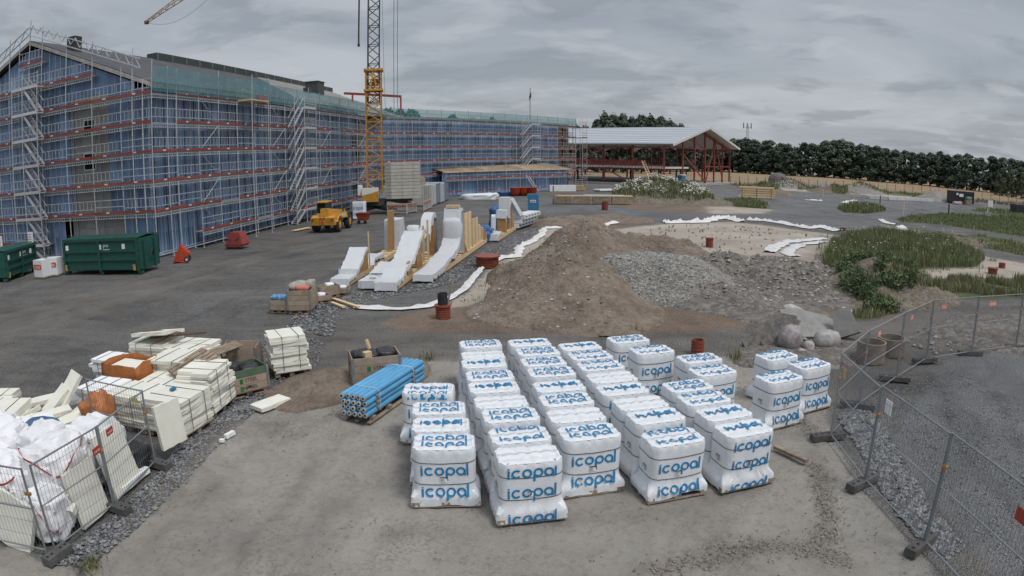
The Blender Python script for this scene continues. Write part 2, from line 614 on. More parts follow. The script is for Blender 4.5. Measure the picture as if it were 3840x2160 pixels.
class NT:
    """tiny node helper"""
    def __init__(s, m):
        m.use_nodes = True
        s.t = m.node_tree
        s.bs = s.t.nodes['Principled BSDF']

    def n(s, t, **kw):
        n = s.t.nodes.new(t)
        for k, v in kw.items():
            setattr(n, k, v)
        return n

    def l(s, a, b):
        s.t.links.new(a, b)

    def noise(s, vec, scale, detail=5, rough=0.6, dist=0.0):
        n = s.n('ShaderNodeTexNoise')
        n.inputs['Scale'].default_value = scale; n.inputs['Detail'].default_value = detail
        n.inputs['Roughness'].default_value = rough; n.inputs['Distortion'].default_value = dist
        s.l(vec, n.inputs['Vector'])
        return n.outputs['Fac']

    def ramp(s, src, stops, interp='LINEAR'):
        r = s.n('ShaderNodeValToRGB')
        r.color_ramp.interpolation = interp
        el = r.color_ramp.elements
        c4 = lambda c: (*c, 1) if isinstance(c, tuple) else (c, c, c, 1)
        el[0].position, el[0].color = stops[0][0], c4(stops[0][1])
        el[1].position, el[1].color = stops[-1][0], c4(stops[-1][1])
        for p, c in stops[1:-1]:
            el.new(p).color = c4(c)
        s.l(src, r.inputs[0])
        return r.outputs[0]

    def math(s, op, a, b=None, c=None):
        n = s.n('ShaderNodeMath', operation=op)
        for i, v in enumerate((a, b, c)):
            if v is None: continue
            if isinstance(v, (int, float)): n.inputs[i].default_value = v
            else: s.l(v, n.inputs[i])
        return n.outputs[0]

    def mix(s, fac, a, b):
        m = s.n('ShaderNodeMix', data_type='RGBA')
        if isinstance(fac, (int, float)): m.inputs[0].default_value = fac
        else: s.l(fac, m.inputs[0])
        for i, v in ((6, a), (7, b)):
            if isinstance(v, tuple): m.inputs[i].default_value = (*v, 1)
            else: s.l(v, m.inputs[i])
        return m.outputs[2]


gm = bpy.data.materials.new('site_ground')
T = NT(gm)
geo = T.n('ShaderNodeNewGeometry')
pos = geo.outputs['Position']
aa = T.n('ShaderNodeAttribute', attribute_name='zone_a')
ab = T.n('ShaderNodeAttribute', attribute_name='zone_b')
ac = T.n('ShaderNodeAttribute', attribute_name='crumb')
sa = T.n('ShaderNodeSeparateColor'); T.l(aa.outputs['Color'], sa.inputs[0])
sb = T.n('ShaderNodeSeparateColor'); T.l(ab.outputs['Color'], sb.inputs[0])
n_big = T.noise(pos, 0.09, 5, 0.6)
n_mid = T.noise(pos, 0.9, 6, 0.65)
n_fine = T.noise(pos, 7.0, 6, 0.7)
n_grit = T.noise(pos, 45.0, 3, 0.7)
wob = T.math('MULTIPLY', T.math('SUBTRACT', T.noise(pos, 2.2, 6, 0.7), 0.5), 1.5)


def zone(sock):
    return T.ramp(T.math('ADD', sock, T.math('MULTIPLY', wob, T.math('MULTIPLY', T.math('SUBTRACT', 1.0, T.math('ABSOLUTE', T.math('SUBTRACT', T.math('MULTIPLY', sock, 2.0), 1.0))), 1.0))), [(0.36, 0.0), (0.64, 1.0)])


# crushed stone: cells with lighter and darker faces
vor = T.n('ShaderNodeTexVoronoi'); vor.inputs['Scale'].default_value = 26.0; T.l(pos, vor.inputs['Vector'])
vcol = T.n('ShaderNodeSeparateColor'); T.l(vor.outputs['Color'], vcol.inputs[0])
vor2 = T.n('ShaderNodeTexVoronoi'); vor2.inputs['Scale'].default_value = 9.0; T.l(pos, vor2.inputs['Vector'])
vcol2 = T.n('ShaderNodeSeparateColor'); T.l(vor2.outputs['Color'], vcol2.inputs[0])
coarse = T.ramp(n_big, [(0.42, 0.0), (0.6, 1.0)])
g_stone = T.mix(T.math('MULTIPLY', vcol.outputs[0], 1.0), (0.072, 0.072, 0.073), (0.22, 0.219, 0.217))
g_stone2 = T.mix(T.math('MULTIPLY', vcol2.outputs[0], 1.0), (0.072, 0.072, 0.073), (0.23, 0.229, 0.227))
grav = T.mix(T.math('MULTIPLY', coarse, 0.45), g_stone, g_stone2)
dust = T.ramp(n_mid, [(0.40, 0.0), (0.68, 1.0)])
grav = T.mix(T.math('MULTIPLY', dust, 0.5), grav, (0.205, 0.19, 0.172))
smap = T.n('ShaderNodeMapping'); smap.inputs['Rotation'].default_value = (0, 0, rad(-38)); smap.inputs['Scale'].default_value = (0.09, 1.1, 1)
T.l(pos, smap.inputs[0])
streak = T.ramp(T.noise(smap.outputs[0], 1.0, 5, 0.65, 0.4), [(0.46, 0.0), (0.68, 1.0)])
grav = T.mix(T.math('MULTIPLY', streak, 0.7), grav, (0.225, 0.205, 0.18))
streak2 = T.ramp(T.noise(smap.outputs[0], 1.7, 5, 0.65, 0.4), [(0.55, 0.0), (0.75, 1.0)])
grav = T.mix(T.math('MULTIPLY', streak2, 0.6), grav, (0.075, 0.073, 0.07))
road = T.mix(n_fine, (0.13, 0.131, 0.133), (0.215, 0.216, 0.218))
road = T.mix(T.math('MULTIPLY', vcol.outputs[1], 0.5), road, (0.20, 0.20, 0.205))
road = T.mix(T.math('MULTIPLY', dust, 0.3), road, (0.25, 0.245, 0.235))
sandc = T.mix(n_mid, (0.238, 0.222, 0.198), (0.335, 0.316, 0.286))
sandc = T.mix(T.ramp(n_fine, [(0.50, 0.0), (0.70, 0.6)]), sandc, (0.175, 0.158, 0.137))
scuff = T.math('MULTIPLY', T.ramp(T.noise(pos, 0.45, 5, 0.65, 0.6), [(0.46, 0.0), (0.62, 1.0)]), T.ramp(T.noise(pos, 16.0, 5, 0.7), [(0.44, 0.0), (0.62, 0.7)]))
sandc = T.mix(scuff, sandc, (0.155, 0.14, 0.122))
sandc = T.mix(T.ramp(n_grit, [(0.58, 0.0), (0.72, 0.6)]), sandc, (0.15, 0.14, 0.125))
track = T.mix(n_mid, (0.17, 0.157, 0.142), (0.275, 0.25, 0.222))
track = T.mix(T.math('MULTIPLY', vcol.outputs[2], 0.55), track, (0.13, 0.13, 0.13))
brown = T.mix(n_mid, (0.185, 0.135, 0.10), (0.30, 0.235, 0.185))
brown = T.mix(T.ramp(n_fine, [(0.48, 0.0), (0.7, 0.6)]), brown, (0.13, 0.10, 0.08))
beige = T.mix(n_mid, (0.305, 0.266, 0.222), (0.39, 0.346, 0.296))
beige = T.mix(T.ramp(T.noise(pos, 2.6, 5, 0.7), [(0.58, 0.0), (0.72, 0.6)]), beige, (0.215, 0.18, 0.145))
field = T.mix(T.noise(pos, 0.05, 6, 0.7), (0.27, 0.20, 0.125), (0.36, 0.27, 0.175))
grass = T.mix(n_mid, (0.085, 0.11, 0.05), (0.15, 0.165, 0.085))
grass = T.mix(T.ramp(n_fine, [(0.45, 0.0), (0.7, 0.5)]), grass, (0.17, 0.14, 0.09))
c = grav
for sock, colr in ((sb.outputs[2], road), (sa.outputs[1], track), (sa.outputs[0], sandc), (sa.outputs[2], brown)):
    c = T.mix(zone(sock), c, colr)
c = T.mix(zone(aa.outputs['Alpha']), c, beige)
for sock, colr in ((sb.outputs[0], field), (sb.outputs[1], grass)):
    c = T.mix(zone(sock), c, colr)
c = T.mix(ab.outputs['Alpha'], c, (0.24, 0.235, 0.225))
ar = T.n('ShaderNodeAttribute', attribute_name='rut')
rutf = T.math('MULTIPLY', ar.outputs['Fac'], T.ramp(T.noise(pos, 0.6, 4, 0.6), [(0.38, 0.0), (0.6, 1.0)]))
hsr = T.n('ShaderNodeHueSaturation'); hsr.inputs['Value'].default_value = 0.68; T.l(c, hsr.inputs['Color'])
c = T.mix(T.math('MULTIPLY', rutf, 0.75), c, hsr.outputs[0])
patch = T.ramp(T.noise(pos, 0.22, 6, 0.65, 0.8), [(0.36, 0.78), (0.5, 1.0), (0.66, 1.2)])
hsp = T.n('ShaderNodeHueSaturation'); T.l(c, hsp.inputs['Color']); T.l(patch, hsp.inputs['Value'])
c = hsp.outputs[0]
c = T.mix(T.ramp(T.math('MULTIPLY', ac.outputs['Fac'], T.math('ADD', n_fine, 0.35)), [(0.25, 0.0), (0.75, 0.5)]), c, (0.19, 0.17, 0.148))
T.l(c, T.bs.inputs['Base Color'])
T.bs.inputs['Roughness'].default_value = 0.95
T.bs.inputs['Specular IOR Level'].default_value = 0.15
hgt = T.math('ADD', T.math('MULTIPLY', n_fine, 0.7), T.math('MULTIPLY', n_grit, 0.5))
smooth_z = T.math('MAXIMUM', sa.outputs[0], aa.outputs['Alpha'])
hgt = T.math('ADD', hgt, T.math('MULTIPLY', T.math('ADD', T.math('MULTIPLY', vor.outputs['Distance'], -1.6), T.math('MULTIPLY', vor2.outputs['Distance'], -1.2)), T.math('SUBTRACT', 1.0, smooth_z)))
bp = T.n('ShaderNodeBump'); bp.inputs['Strength'].default_value = 0.9; bp.inputs['Distance'].default_value = 0.05
T.l(hgt, bp.inputs['Height']); T.l(bp.outputs[0], T.bs.inputs['Normal'])
me.materials.append(gm)
put('ground', me, kind='structure')


# ---------------------------------------------------------------- loose stones (real geometry, too many to count)
def stones(name, label, cat, pts, sizes, mats, squash=0.65):
    rng = np.random.default_rng(len(pts))
    n = len(pts)
    base = np.array([[1, 0, 0], [0, 1, 0], [-1, 0, 0], [0, -1, 0], [0, 0, 1], [0, 0, -1]], float)
    V = base[None] * (0.7 + 0.6 * rng.random((n, 6, 1))) + 0.28 * (rng.random((n, 6, 3)) - 0.5)
    V[:, :, 2] *= squash
    a = rng.random(n) * 2 * pi
    ca, sa_ = np.cos(a), np.sin(a)
    X = V[:, :, 0] * ca[:, None] - V[:, :, 1] * sa_[:, None]
    Y = V[:, :, 0] * sa_[:, None] + V[:, :, 1] * ca[:, None]
    V = np.stack([X, Y, V[:, :, 2]], -1) * np.array(sizes)[:, None, None] + np.array(pts)[:, None, :]
    F = np.array([[0, 1, 4], [1, 2, 4], [2, 3, 4], [3, 0, 4], [1, 0, 5], [2, 1, 5], [3, 2, 5], [0, 3, 5]])
    FA = (F[None] + (np.arange(n) * 6)[:, None, None]).reshape(-1, 3)
    me = bpy.data.meshes.new(name)
    me.from_pydata(V.reshape(-1, 3).tolist(), [], FA.tolist())
    for m in mats:
        me.materials.append(m)
    me.polygons.foreach_set('material_index', np.repeat(rng.integers(0, len(mats), n), 8).astype(np.int32))
    return put(name, me, label=label, cat=cat, kind='stuff')


st_mats = [M('crushed_stone_a', (0.10, 0.103, 0.11), 0.9, 0.3, 8, objvar=0), M('crushed_stone_b', (0.17, 0.174, 0.18), 0.9, 0.3, 8, objvar=0), M('crushed_stone_c', (0.25, 0.252, 0.255), 0.9, 0.3, 8, objvar=0)]
cl_mats = [M('soil_clod_a', (0.20, 0.175, 0.15), 0.95, 0.3, 8, objvar=0), M('soil_clod_b', (0.27, 0.24, 0.21), 0.95, 0.3, 8, objvar=0), M('soil_clod_c', (0.14, 0.12, 0.105), 0.95, 0.3, 8, objvar=0)]


def scatter_poly(polypx, n, seed):
    q = W2(polypx)
    rng = np.random.default_rng(seed)
    out = np.zeros((0, 2))
    lo, hi = q.min(0), q.max(0)
    while len(out) < n:
        p = lo + (hi - lo) * rng.random((n * 2, 2))
        out = np.vstack([out, p[inside(q, p[:, 0], p[:, 1])]])
    return out[:n]


def scatter_line(px, n, width, seed):
    q = W2(px)
    rng = np.random.default_rng(seed)
    L = np.hypot(*(q[1:] - q[:-1]).T)
    cum = np.concatenate([[0], np.cumsum(L)])
    t = rng.random(n) * cum[-1]
    k = np.clip(np.searchsorted(cum, t) - 1, 0, len(L) - 1)
    f = (t - cum[k]) / L[k]
    p = q[k] + (q[k + 1] - q[k]) * f[:, None]
    return p + rng.normal(0, width, (n, 2))


rs = np.random.default_rng(5)
P1 = scatter_poly([(180, 2110), (430, 1930), (600, 1760), (700, 1620), (840, 1540), (1060, 1430), (1180, 1420), (1000, 1500), (840, 1640), (700, 1790), (500, 1985), (330, 2120)], 5200, 1)
P2 = scatter_poly([(3140, 1560), (3230, 1690), (3310, 1840), (3440, 2010), (3560, 2090), (3620, 2050), (3480, 1880), (3370, 1690), (3290, 1560), (3200, 1500)], 4200, 2)
P3 = scatter_poly([(3200, 1500), (3400, 1640), (3620, 1960), (3840, 2160), (4000, 1900), (3840, 1500), (3560, 1380), (3400, 1440)], 3800, 3)
P4 = scatter_poly([(1270, 1170), (1420, 1120), (1700, 1060), (1880, 950), (2040, 850), (1960, 870), (1830, 930), (1600, 1060), (1400, 1090), (1180, 1120), (1050, 1230), (1250, 1260)], 4200, 4)
P5 = scatter_poly([(700, 1420), (900, 1300), (1100, 1240), (1230, 1290), (1150, 1420), (950, 1520), (800, 1560)], 3000, 6)


def at_z(p, z=-0.02):
    return np.column_stack([p, np.full(len(p), z)])


stones('gravel', 'loose crushed grey stone along the foot of the insulation stacks', 'gravel', at_z(P1), 0.016 + 0.035 * rs.random(len(P1)) ** 2, st_mats)
stones('gravel', 'coarse broken grey stone at the edge of the fenced road', 'gravel', at_z(P2), 0.02 + 0.055 * rs.random(len(P2)) ** 2, st_mats)
stones('gravel', 'fine grey gravel scattered on the fenced road', 'gravel', at_z(P3), 0.010 + 0.02 * rs.random(len(P3)) ** 2, st_mats)
stones('gravel', 'dark crushed stone bank beside the wrapped timber frames', 'gravel', at_z(P4), 0.03 + 0.05 * rs.random(len(P4)) ** 2, st_mats)
stones('gravel', 'dark gravel between the pallet boxes and the sand', 'gravel', at_z(P5), 0.014 + 0.03 * rs.random(len(P5)) ** 2, st_mats)
CL = np.vstack([scatter_line(p, n, 0.16, i) for i, (p, n) in enumerate(zip(RIDGES, (1500, 1500, 1300, 700, 500, 500, 500)))])
stones('soil_clods', 'crumbled ridges of soil across the dry sand', 'soil', at_z(CL, 0.0), 0.005 + 0.022 * rs.random(len(CL)) ** 3, cl_mats)
SC = scatter_poly(ZONES['sand'][0], 16000, 9)
SC = np.array([p for p in SC if noise.noise(Vector((p[0] * 0.9, p[1] * 0.9, 1))) + 0.5 * noise.noise(Vector((p[0] * 3, p[1] * 3, 2))) > 0.18])
stones('soil_clods', 'small clods and pebbles lying on the dry sand', 'soil', at_z(SC, -0.02), 0.004 + 0.017 * rs.random(len(SC)) ** 3, cl_mats)
# ================================================================ buildings under scaffold
def wall_blue():
    m = bpy.data.materials.new('blue_wind_membrane')
    T = NT(m)
    tc = T.n('ShaderNodeTexCoord'); oi = T.n('ShaderNodeObjectInfo')
    mp = T.n('ShaderNodeMapping'); mp.inputs['Scale'].default_value = (5, 1, 0.35)
    T.l(tc.outputs['Object'], mp.inputs[0])
    ofs = T.n('ShaderNodeVectorMath', operation='ADD'); T.l(mp.outputs[0], ofs.inputs[0])
    cb = T.n('ShaderNodeCombineXYZ'); T.l(T.math('MULTIPLY', oi.outputs['Random'], 40.0), cb.inputs[0]); T.l(cb.outputs[0], ofs.inputs[1])
    n1 = T.noise(ofs.outputs[0], 1.2, 5, 0.6)
    c = T.mix(T.ramp(n1, [(0.3, 0.0), (0.7, 1.0)]), (0.105, 0.19, 0.33), (0.26, 0.40, 0.62))
    hs = T.n('ShaderNodeHueSaturation'); T.l(c, hs.inputs['Color'])
    mr = T.n('ShaderNodeMapRange'); mr.inputs[3].default_value, mr.inputs[4].default_value = 0.72, 1.3
    T.l(oi.outputs['Random'], mr.inputs[0]); T.l(mr.outputs[0], hs.inputs['Value'])
    T.l(hs.outputs[0], T.bs.inputs['Base Color'])
    T.bs.inputs['Roughness'].default_value = 0.5
    bp = T.n('ShaderNodeBump'); bp.inputs['Strength'].default_value = 0.5; bp.inputs['Distance'].default_value = 0.05
    T.l(n1, bp.inputs['Height']); T.l(bp.outputs[0], T.bs.inputs['Normal'])
    return m


blue_w = wall_blue()
batt_m = M('pale_batten', (0.55, 0.60, 0.68), 0.6, 0.2, 3)
seam_d = M('dark_seam_tape', (0.02, 0.03, 0.06), 0.6, 0.2, 3)
grey_cl = M('grey_fibre_board', (0.34, 0.33, 0.31), 0.8, 0.12, 2, objvar=0.1)
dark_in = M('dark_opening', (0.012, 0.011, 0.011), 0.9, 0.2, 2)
frame_w = M('white_window_frame', (0.62, 0.66, 0.64), 0.5, 0.1, 3)
roof_m = M('dark_roof_felt', (0.062, 0.064, 0.071), 0.85, 0.25, 0.7, bump=0.1, bscale=4)
roof_b = M('underlay_with_battens', (0.30, 0.295, 0.29), 0.8, 0.2, 1.0)
osb = M('brown_timber_board', (0.17, 0.115, 0.07), 0.85, 0.4, 1.5, objvar=0.25)
deck_m = M('grey_scaffold_deck', (0.30, 0.31, 0.31), 0.7, 0.25, 4)
toe_m = M('red_toe_board', (0.27, 0.058, 0.036), 0.6, 0.3, 3, dirt=((0.12, 0.04, 0.03), 3, 0.55, 0.6))
sticker_m = M('pale_board_sticker', (0.6, 0.55, 0.52), 0.6, 0.1, 4)
alum = M('bright_aluminium', (0.55, 0.56, 0.57), 0.4, 0.12, 4, metal=0.3)
teal = M('teal_debris_net', (0.10, 0.26, 0.30), 0.7, 0.25, 3, alpha=0.5, stretch=(1, 1, 1))
teal2 = M('thin_teal_net', (0.04, 0.21, 0.23), 0.7, 0.25, 3, alpha=0.45)


def unit_guard():
    mb = MB()
    for z in (0.42, 1.02):
        mb.box((0.5, 0, z), (1, 0.035, 0.04))
    for i in range(1, 7):
        mb.box((i / 7, 0, 0.72), (0.009, 0.025, 0.6))
    return mb.mesh('guardrail', galv)


def unit_guard2():
    mb = MB()
    for z in (0.55, 1.02):
        mb.box((0.5, 0, z), (1, 0.04, 0.045))
    return mb.mesh('guardrail', galv)


def unit_ledger():
    mb = MB()
    for z in (-0.30, -0.10):
        mb.box((0.5, 0, z), (1, 0.04, 0.04))
    for i in range(12):
        mb.box(((i + 0.5) / 12, 0, -0.20), (0.012, 0.03, 0.2))
    return mb.mesh('lattice_ledger', galv)


def unit_toe():
    mb = MB().box((0.5, 0, 0.11), (0.99, 0.03, 0.17))
    mb.mi = 1
    mb.box((0.45, -0.018, 0.12), (0.11, 0.006, 0.1))
    return mb.mesh('toe_board', [toe_m, sticker_m])


U_G, U_G2, U_L, U_T = unit_guard(), unit_guard2(), unit_ledger(), unit_toe()
U_D = MB().box((0.5, 0.4, 0), (1, 0.78, 0.07)).mesh('deck', deck_m)
U_NET = MB().grid([(x, -0.03 + 0.03 * math.sin(x * 9 + z), z) for z in (0, 0.5, 1.0) for x in (0, 0.25, 0.5, 0.75, 1.0)], 5).mesh('safety_net', teal)
U_NET2 = MB().grid([(x, -0.03, z) for z in (0, 0.5, 1.0) for x in (0, 0.25, 0.5, 0.75, 1.0)], 5).mesh('safety_net', teal2)


def post_mesh(z0, z1):
    mb = MB().tube((0, 0, z0), (0, 0, z1), 0.038, 6)
    z = z0 + 0.5
    while z < z1:
        mb.tube((0, 0, z - 0.03), (0, 0, z + 0.03), 0.055, 6)
        z += 1.0
    mb.box((0, 0, z0 + 0.01), (0.18, 0.18, 0.02))
    return mb.mesh('standard', galv)


_pm = {}


def standard(t, x, y, z0, z1):
    k = (round(z0, 1), round(z1, 1))
    if k not in _pm:
        _pm[k] = post_mesh(*k)
    put('standard', _pm[k], t, (x, y, 0))


def bay(t, x0, x1, z, net=0, toe=True, guard=True, plain=False, deck=True):
    L = x1 - x0
    def p(nm, me, y, zz):
        o = put(nm, me, t, (x0, y, zz)); o.scale = (L, 1, 1); return o
    if deck:
        p('deck', U_D, 0.02, z)
        p('lattice_ledger', U_L, 0.0, z + 0.02)
    if toe: p('toe_board', U_T, -0.045, z + 0.02)
    if guard: p('guardrail', U_G2 if plain else U_G, -0.01, z)
    if net:
        o = p('safety_net', U_NET if net == 1 else U_NET2, -0.07, z + 0.12)
        o.scale = (L, 1, 1.75 if net == 1 else 1.5)


def stairs(t, x0, x1, x2, zs, y=-0.85, up=1):
    """zigzag ladder flights between x0 and x1, landings x1..x2"""
    for z0, z1 in zip(zs[:-1], zs[1:]):
        a, b = (x0, x1) if up > 0 else (x1, x0)
        mb = MB()
        for yy in (y + 0.05, y + 0.62):
            mb.beam((a, yy, z0 + 0.05), (b, yy, z1 + 0.05), 0.05, 0.2)
            mb.beam((a, yy, z0 + 0.95), (b, yy, z1 + 0.95), 0.04, 0.04)
        n = 8
        for i in range(n):
            k = (i + 0.5) / n
            mb.box((a + (b - a) * k, y + 0.33, z0 + (z1 - z0) * k + 0.05), (0.22, 0.55, 0.03))
        mb.build('stair_flight', alum, t)
    for z in zs[1:]:
        lo, hi = min(x1, x2), max(x1, x2)
        MB().box(((lo + hi) / 2, y + 0.35, z), (hi - lo, 0.7, 0.08)).box(((lo + hi) / 2, y - 0.03, z + 0.06), (hi - lo, 0.03, 0.22)).build('landing', alum, t)
        o = put('guardrail', U_G, t, (lo, y - 0.03, z + 0.02)); o.scale = (hi - lo, 1, 1)
    for x in (x0, x1, x2):
        standard(t, x, y - 0.05, 0, zs[-1] + 1.2)


CR = Vector((-23.63, 39.57, 0))
HR, HG = rad(83.0), rad(-8.6)
LVR = [1.2, 3.2, 5.2, 7.2, 9.2, 11.2]
SR = [0, 2.95, 5.85, 8.75, 11.65, 14.65, 17.65, 20.65, 23.4, 26.2, 29.0, 31.9, 34.8, 37.7, 40.6, 44.0]
ts = thing('scaffold', 'scaffold with red toe boards along the long blue wall, teal net on top', 'scaffold', CR, HR)
for i, s in enumerate(SR):
    standard(ts, s, 0, 0, 13.1 if i % 3 else 13.5)
    standard(ts, s, 0.8, 0, 12.3)
for s in (1.85,):
    standard(ts, s, 0, 0, 13.2)
for x0, x1 in zip(SR[:-1], SR[1:]):
    for z in LVR:
        if z < 2 and x0 < 5:
            continue
        bay(ts, x0, x1, z, net=1 if z > 11 else 0, toe=not (20 < x0 < 23 and z in (5.2, 7.2)) and R.random() > 0.06, plain=R.random() < 0.12)
    for z in (1.0,):
        mb = MB().tube((x0, 0, 0.3), (x1, 0, 0.3), 0.03).tube((x0, 0.8, 0.3), (x1, 0.8, 0.3), 0.03).build('base_tube', galv, ts)
for k, x0 in enumerate(SR[:-1]):
    if k % 4 == 2:
        mb = MB()
        for j, (a, b) in enumerate(zip(LVR[:-1], LVR[1:])):
            mb.tube((x0, -0.03, a) if j % 2 else (SR[k + 1], -0.03, a), (SR[k + 1], -0.03, b) if j % 2 else (x0, -0.03, b), 0.024, 5)
        mb.build('brace', galv, ts)
stairs(ts, 20.9, 23.2, 26.0, [0, 1.2, 3.2, 5.2, 7.2, 9.2, 11.2], up=1)
# loading bay that juts out near the top
mb = MB().box((13.2, -0.7, 11.25), (3.0, 1.4, 0.12)).build('loading_platform', wood_pale, ts)
for x in (11.75, 14.65):
    standard(ts, x, -1.4, 0, 13.3)
for x0, x1, y in ((11.75, 14.65, -1.4),):
    for nm, me, zz, sz in (('guardrail', U_G, 11.3, 1), ('safety_net', U_NET, 11.35, 1.7)):
        o = put(nm, me, ts, (x0, y - 0.03, zz)); o.scale = (x1 - x0, 1, sz)
MB().box((15.6, -0.1, 11.7), (1.2, 0.5, 0.55), top=(1.2, 1.2)).build('red_tub', M('faded_red_plastic', (0.4, 0.04, 0.04), 0.5, 0.2), ts, label='red plastic tub behind the teal net')

# gable side
LG = 26.6
OG = CR - Vector((math.cos(HG), math.sin(HG), 0)) * LG
tg = thing('scaffold', 'scaffold with zigzag stairs covering the blue gable wall', 'scaffold', OG, HG)
SG = [LG - s for s in (26.6, 23.6, 20.6, 17.6, 14.65, 11.7, 8.75, 5.85, 2.9, 0.02)]


def gable_z(x):
    """height of the gable edge at distance x along the gable (0 = left end)"""
    return 17.0 - abs(x - 13.6) * 5.1 / 13.0


for i, s in enumerate(SG[:-1]):
    top = gable_z(s) + (1.5 if i % 2 else 0.7)
    standard(tg, s, 0, 0, top)
    standard(tg, s, 0.8, 0, min(top, 12.0))
for s in (13.3, 24.8, 10.6):
    standard(tg, s, 0, 0, gable_z(s) + 1.9)
for x0, x1 in zip(SG[:-1], SG[1:]):
    for z in LVR + [13.2, 15.2]:
        if z > 11.5 and not (gable_z(x0) > z + 0.3 and gable_z(x1) > z + 0.3):
            continue
        if z < 2 and x1 > 16:
            continue
        bay(tg, x0, x1, z, plain=R.random() < 0.15)
    MB().tube((x0, 0, 0.3), (x1, 0, 0.3), 0.03).tube((x0, 0.8, 0.3), (x1, 0.8, 0.3), 0.03).build('base_tube', galv, tg)
stairs(tg, 13.5, 15.4, 12.1, [0, 1.2, 3.2, 5.2, 7.2, 9.2, 11.2, 13.2], up=-1)
# lattice girders that follow the gable edge
for (xa, xb) in ((13.2, 25.6), (13.2, -0.5)):
    mb = MB()
    n = 12
    P_ = lambda x, d: Vector((x, -0.06, gable_z(x) + 0.75 + d))
    mb.beam(P_(xa, 0), P_(xb, 0), 0.07, 0.07).beam(P_(xa, 0.62), P_(xb, 0.62), 0.07, 0.07)
    for k in range(n):
        a, b = xa + (xb - xa) * k / n, xa + (xb - xa) * (k + 0.5) / n
        c = xa + (xb - xa) * (k + 1) / n
        mb.beam(P_(a, 0), P_(b, 0.62), 0.05).beam(P_(b, 0.62), P_(c, 0), 0.05)
    mb.build('lattice_girder', galv, tg)

# ---------------------------------------------------------------- the near block itself
WI = 1.15                                             # wall face behind the scaffold's outer line
tb = thing('apartment_building', 'long five-storey block with blue membrane walls and dark gabled roof', 'building', CR, HR)
# frame of the block: x along the long wall (from the corner), y inward
PN = {}


def panel(t, x, y, z, w, h, ax, mat=blue_w, nm='membrane_panel', th=0.05):
    """wall sheet; ax = 0 along x, 1 along y"""
    k = (round(w, 2), round(h, 2), ax, mat.name)
    if k not in PN:
        b = MB()
        b.box((w / 2, 0, h / 2) if ax == 0 else (0, w / 2, h / 2), (w - 0.012, th, h - 0.012) if ax == 0 else (th, w - 0.012, h - 0.012))
        PN[k] = b.mesh(nm, mat)
    return put(nm, PN[k], t, (x, y, z))


def upright(t, x, y, z0, z1, w=0.05, d=0.03, mat=batt_m, nm='batten'):
    k = ('u', round(z0, 1), round(z1, 1), w, d, mat.name)
    if k not in PN:
        PN[k] = MB().box((0, 0, (z0 + z1) / 2), (w, d, z1 - z0)).mesh(nm, mat)
    return put(nm, PN[k], t, (x, y, 0))


ROWS = [(0.0, 1.6), (1.6, 3.3), (3.3, 5.3), (5.3, 7.3), (7.3, 9.3), (9.3, 11.9)]
n = 32
for i in range(n):
    x = WI + i * 1.3
    if x > 41.5: break
    for z0, z1 in ROWS:
        panel(tb, x, WI, z0, 1.3, z1 - z0, 0)
    upright(tb, x, WI - 0.045, 0.2, 11.8, 0.06)
    upright(tb, x + 0.45, WI - 0.045, 0.2, 11.8, 0.05, 0.02, seam_d, 'seam')
    upright(tb, x + 0.85, WI - 0.045, 0.2, 11.8, 0.04)
for i in range(4):
    x = WI + 31 * 1.3 + i * 0.9
    for z0, z1 in ROWS:
        panel(tb, x, WI + (0.3 if (i + int(z0)) % 3 == 0 else 0), z0, 0.9, z1 - z0, 0, osb if (i + int(z0 * 2)) % 4 else dark_in, 'timber_or_dark_panel')  # dark sheets among the boards paint the shade inside open bays
# white bands between storeys
for z in (2.9, 5.0, 8.9):
    MB().box((22, WI - 0.05, z), (41, 0.03, 0.16)).build('pale_band', M('pale_blue_film_band', (0.3, 0.36, 0.46), 0.5, 0.35, 0.6), tb)
# gable wall: runs along y in this frame (inward from the corner)
for i in range(20):
    y = WI + i * 1.3
    xg = WI
    ypos = y
    grey = 5.0 < y + 0.65 < 9.3
    low_grey = y < 9.3
    for j, (z0, z1) in enumerate(ROWS):
        if grey or (j == 0 and low_grey) or (j == 1 and low_grey and y > 3):
            continue
        panel(tb, xg, y, z0, 1.3, z1 - z0, 1)
    zt = min(17.0 - abs(y + 0.65 - 13.6) * 0.392, 17) - 0.35
    if zt > 12.1:
        b = MB()
        h0, h1 = [min(17.0 - abs(q - 13.6) * 0.392, 17) - 0.3 for q in (y + 0.006, y + 1.294)]
        b.prism([(xg - .025, y + .006, 11.91), (xg - .025, y + 1.294, 11.91), (xg - .025, y + 1.294, h1), (xg - .025, y + .006, h0)], (0.05, 0, 0)).build('membrane_panel', blue_w, tb)
    if not grey:
        upright(tb, xg - 0.045, y, 3.3 if low_grey else 0.2, max(zt, 11.8), 0.03, 0.06)
        upright(tb, xg - 0.045, y + 0.6, 3.3 if low_grey else 0.2, max(zt, 11.8), 0.03, 0.05)
for yy, w in ((1.15, 1.3), (2.45, 1.3), (3.75, 1.3), (5.05, 1.42), (6.47, 1.42), (7.89, 1.42)):
    zs = [0, 1.6, 3.3] if yy < 4 else [0, 1.1, 2.2, 3.3, 4.3, 5.3, 6.3, 7.3, 8.3, 9.3, 10.4, 11.9]
    for z0, z1 in zip(zs[:-1], zs[1:]):
        if yy < 3 and z0 > 1.5: continue
        panel(tb, WI, yy, z0, w, z1 - z0, 1, grey_cl, 'fibre_board')
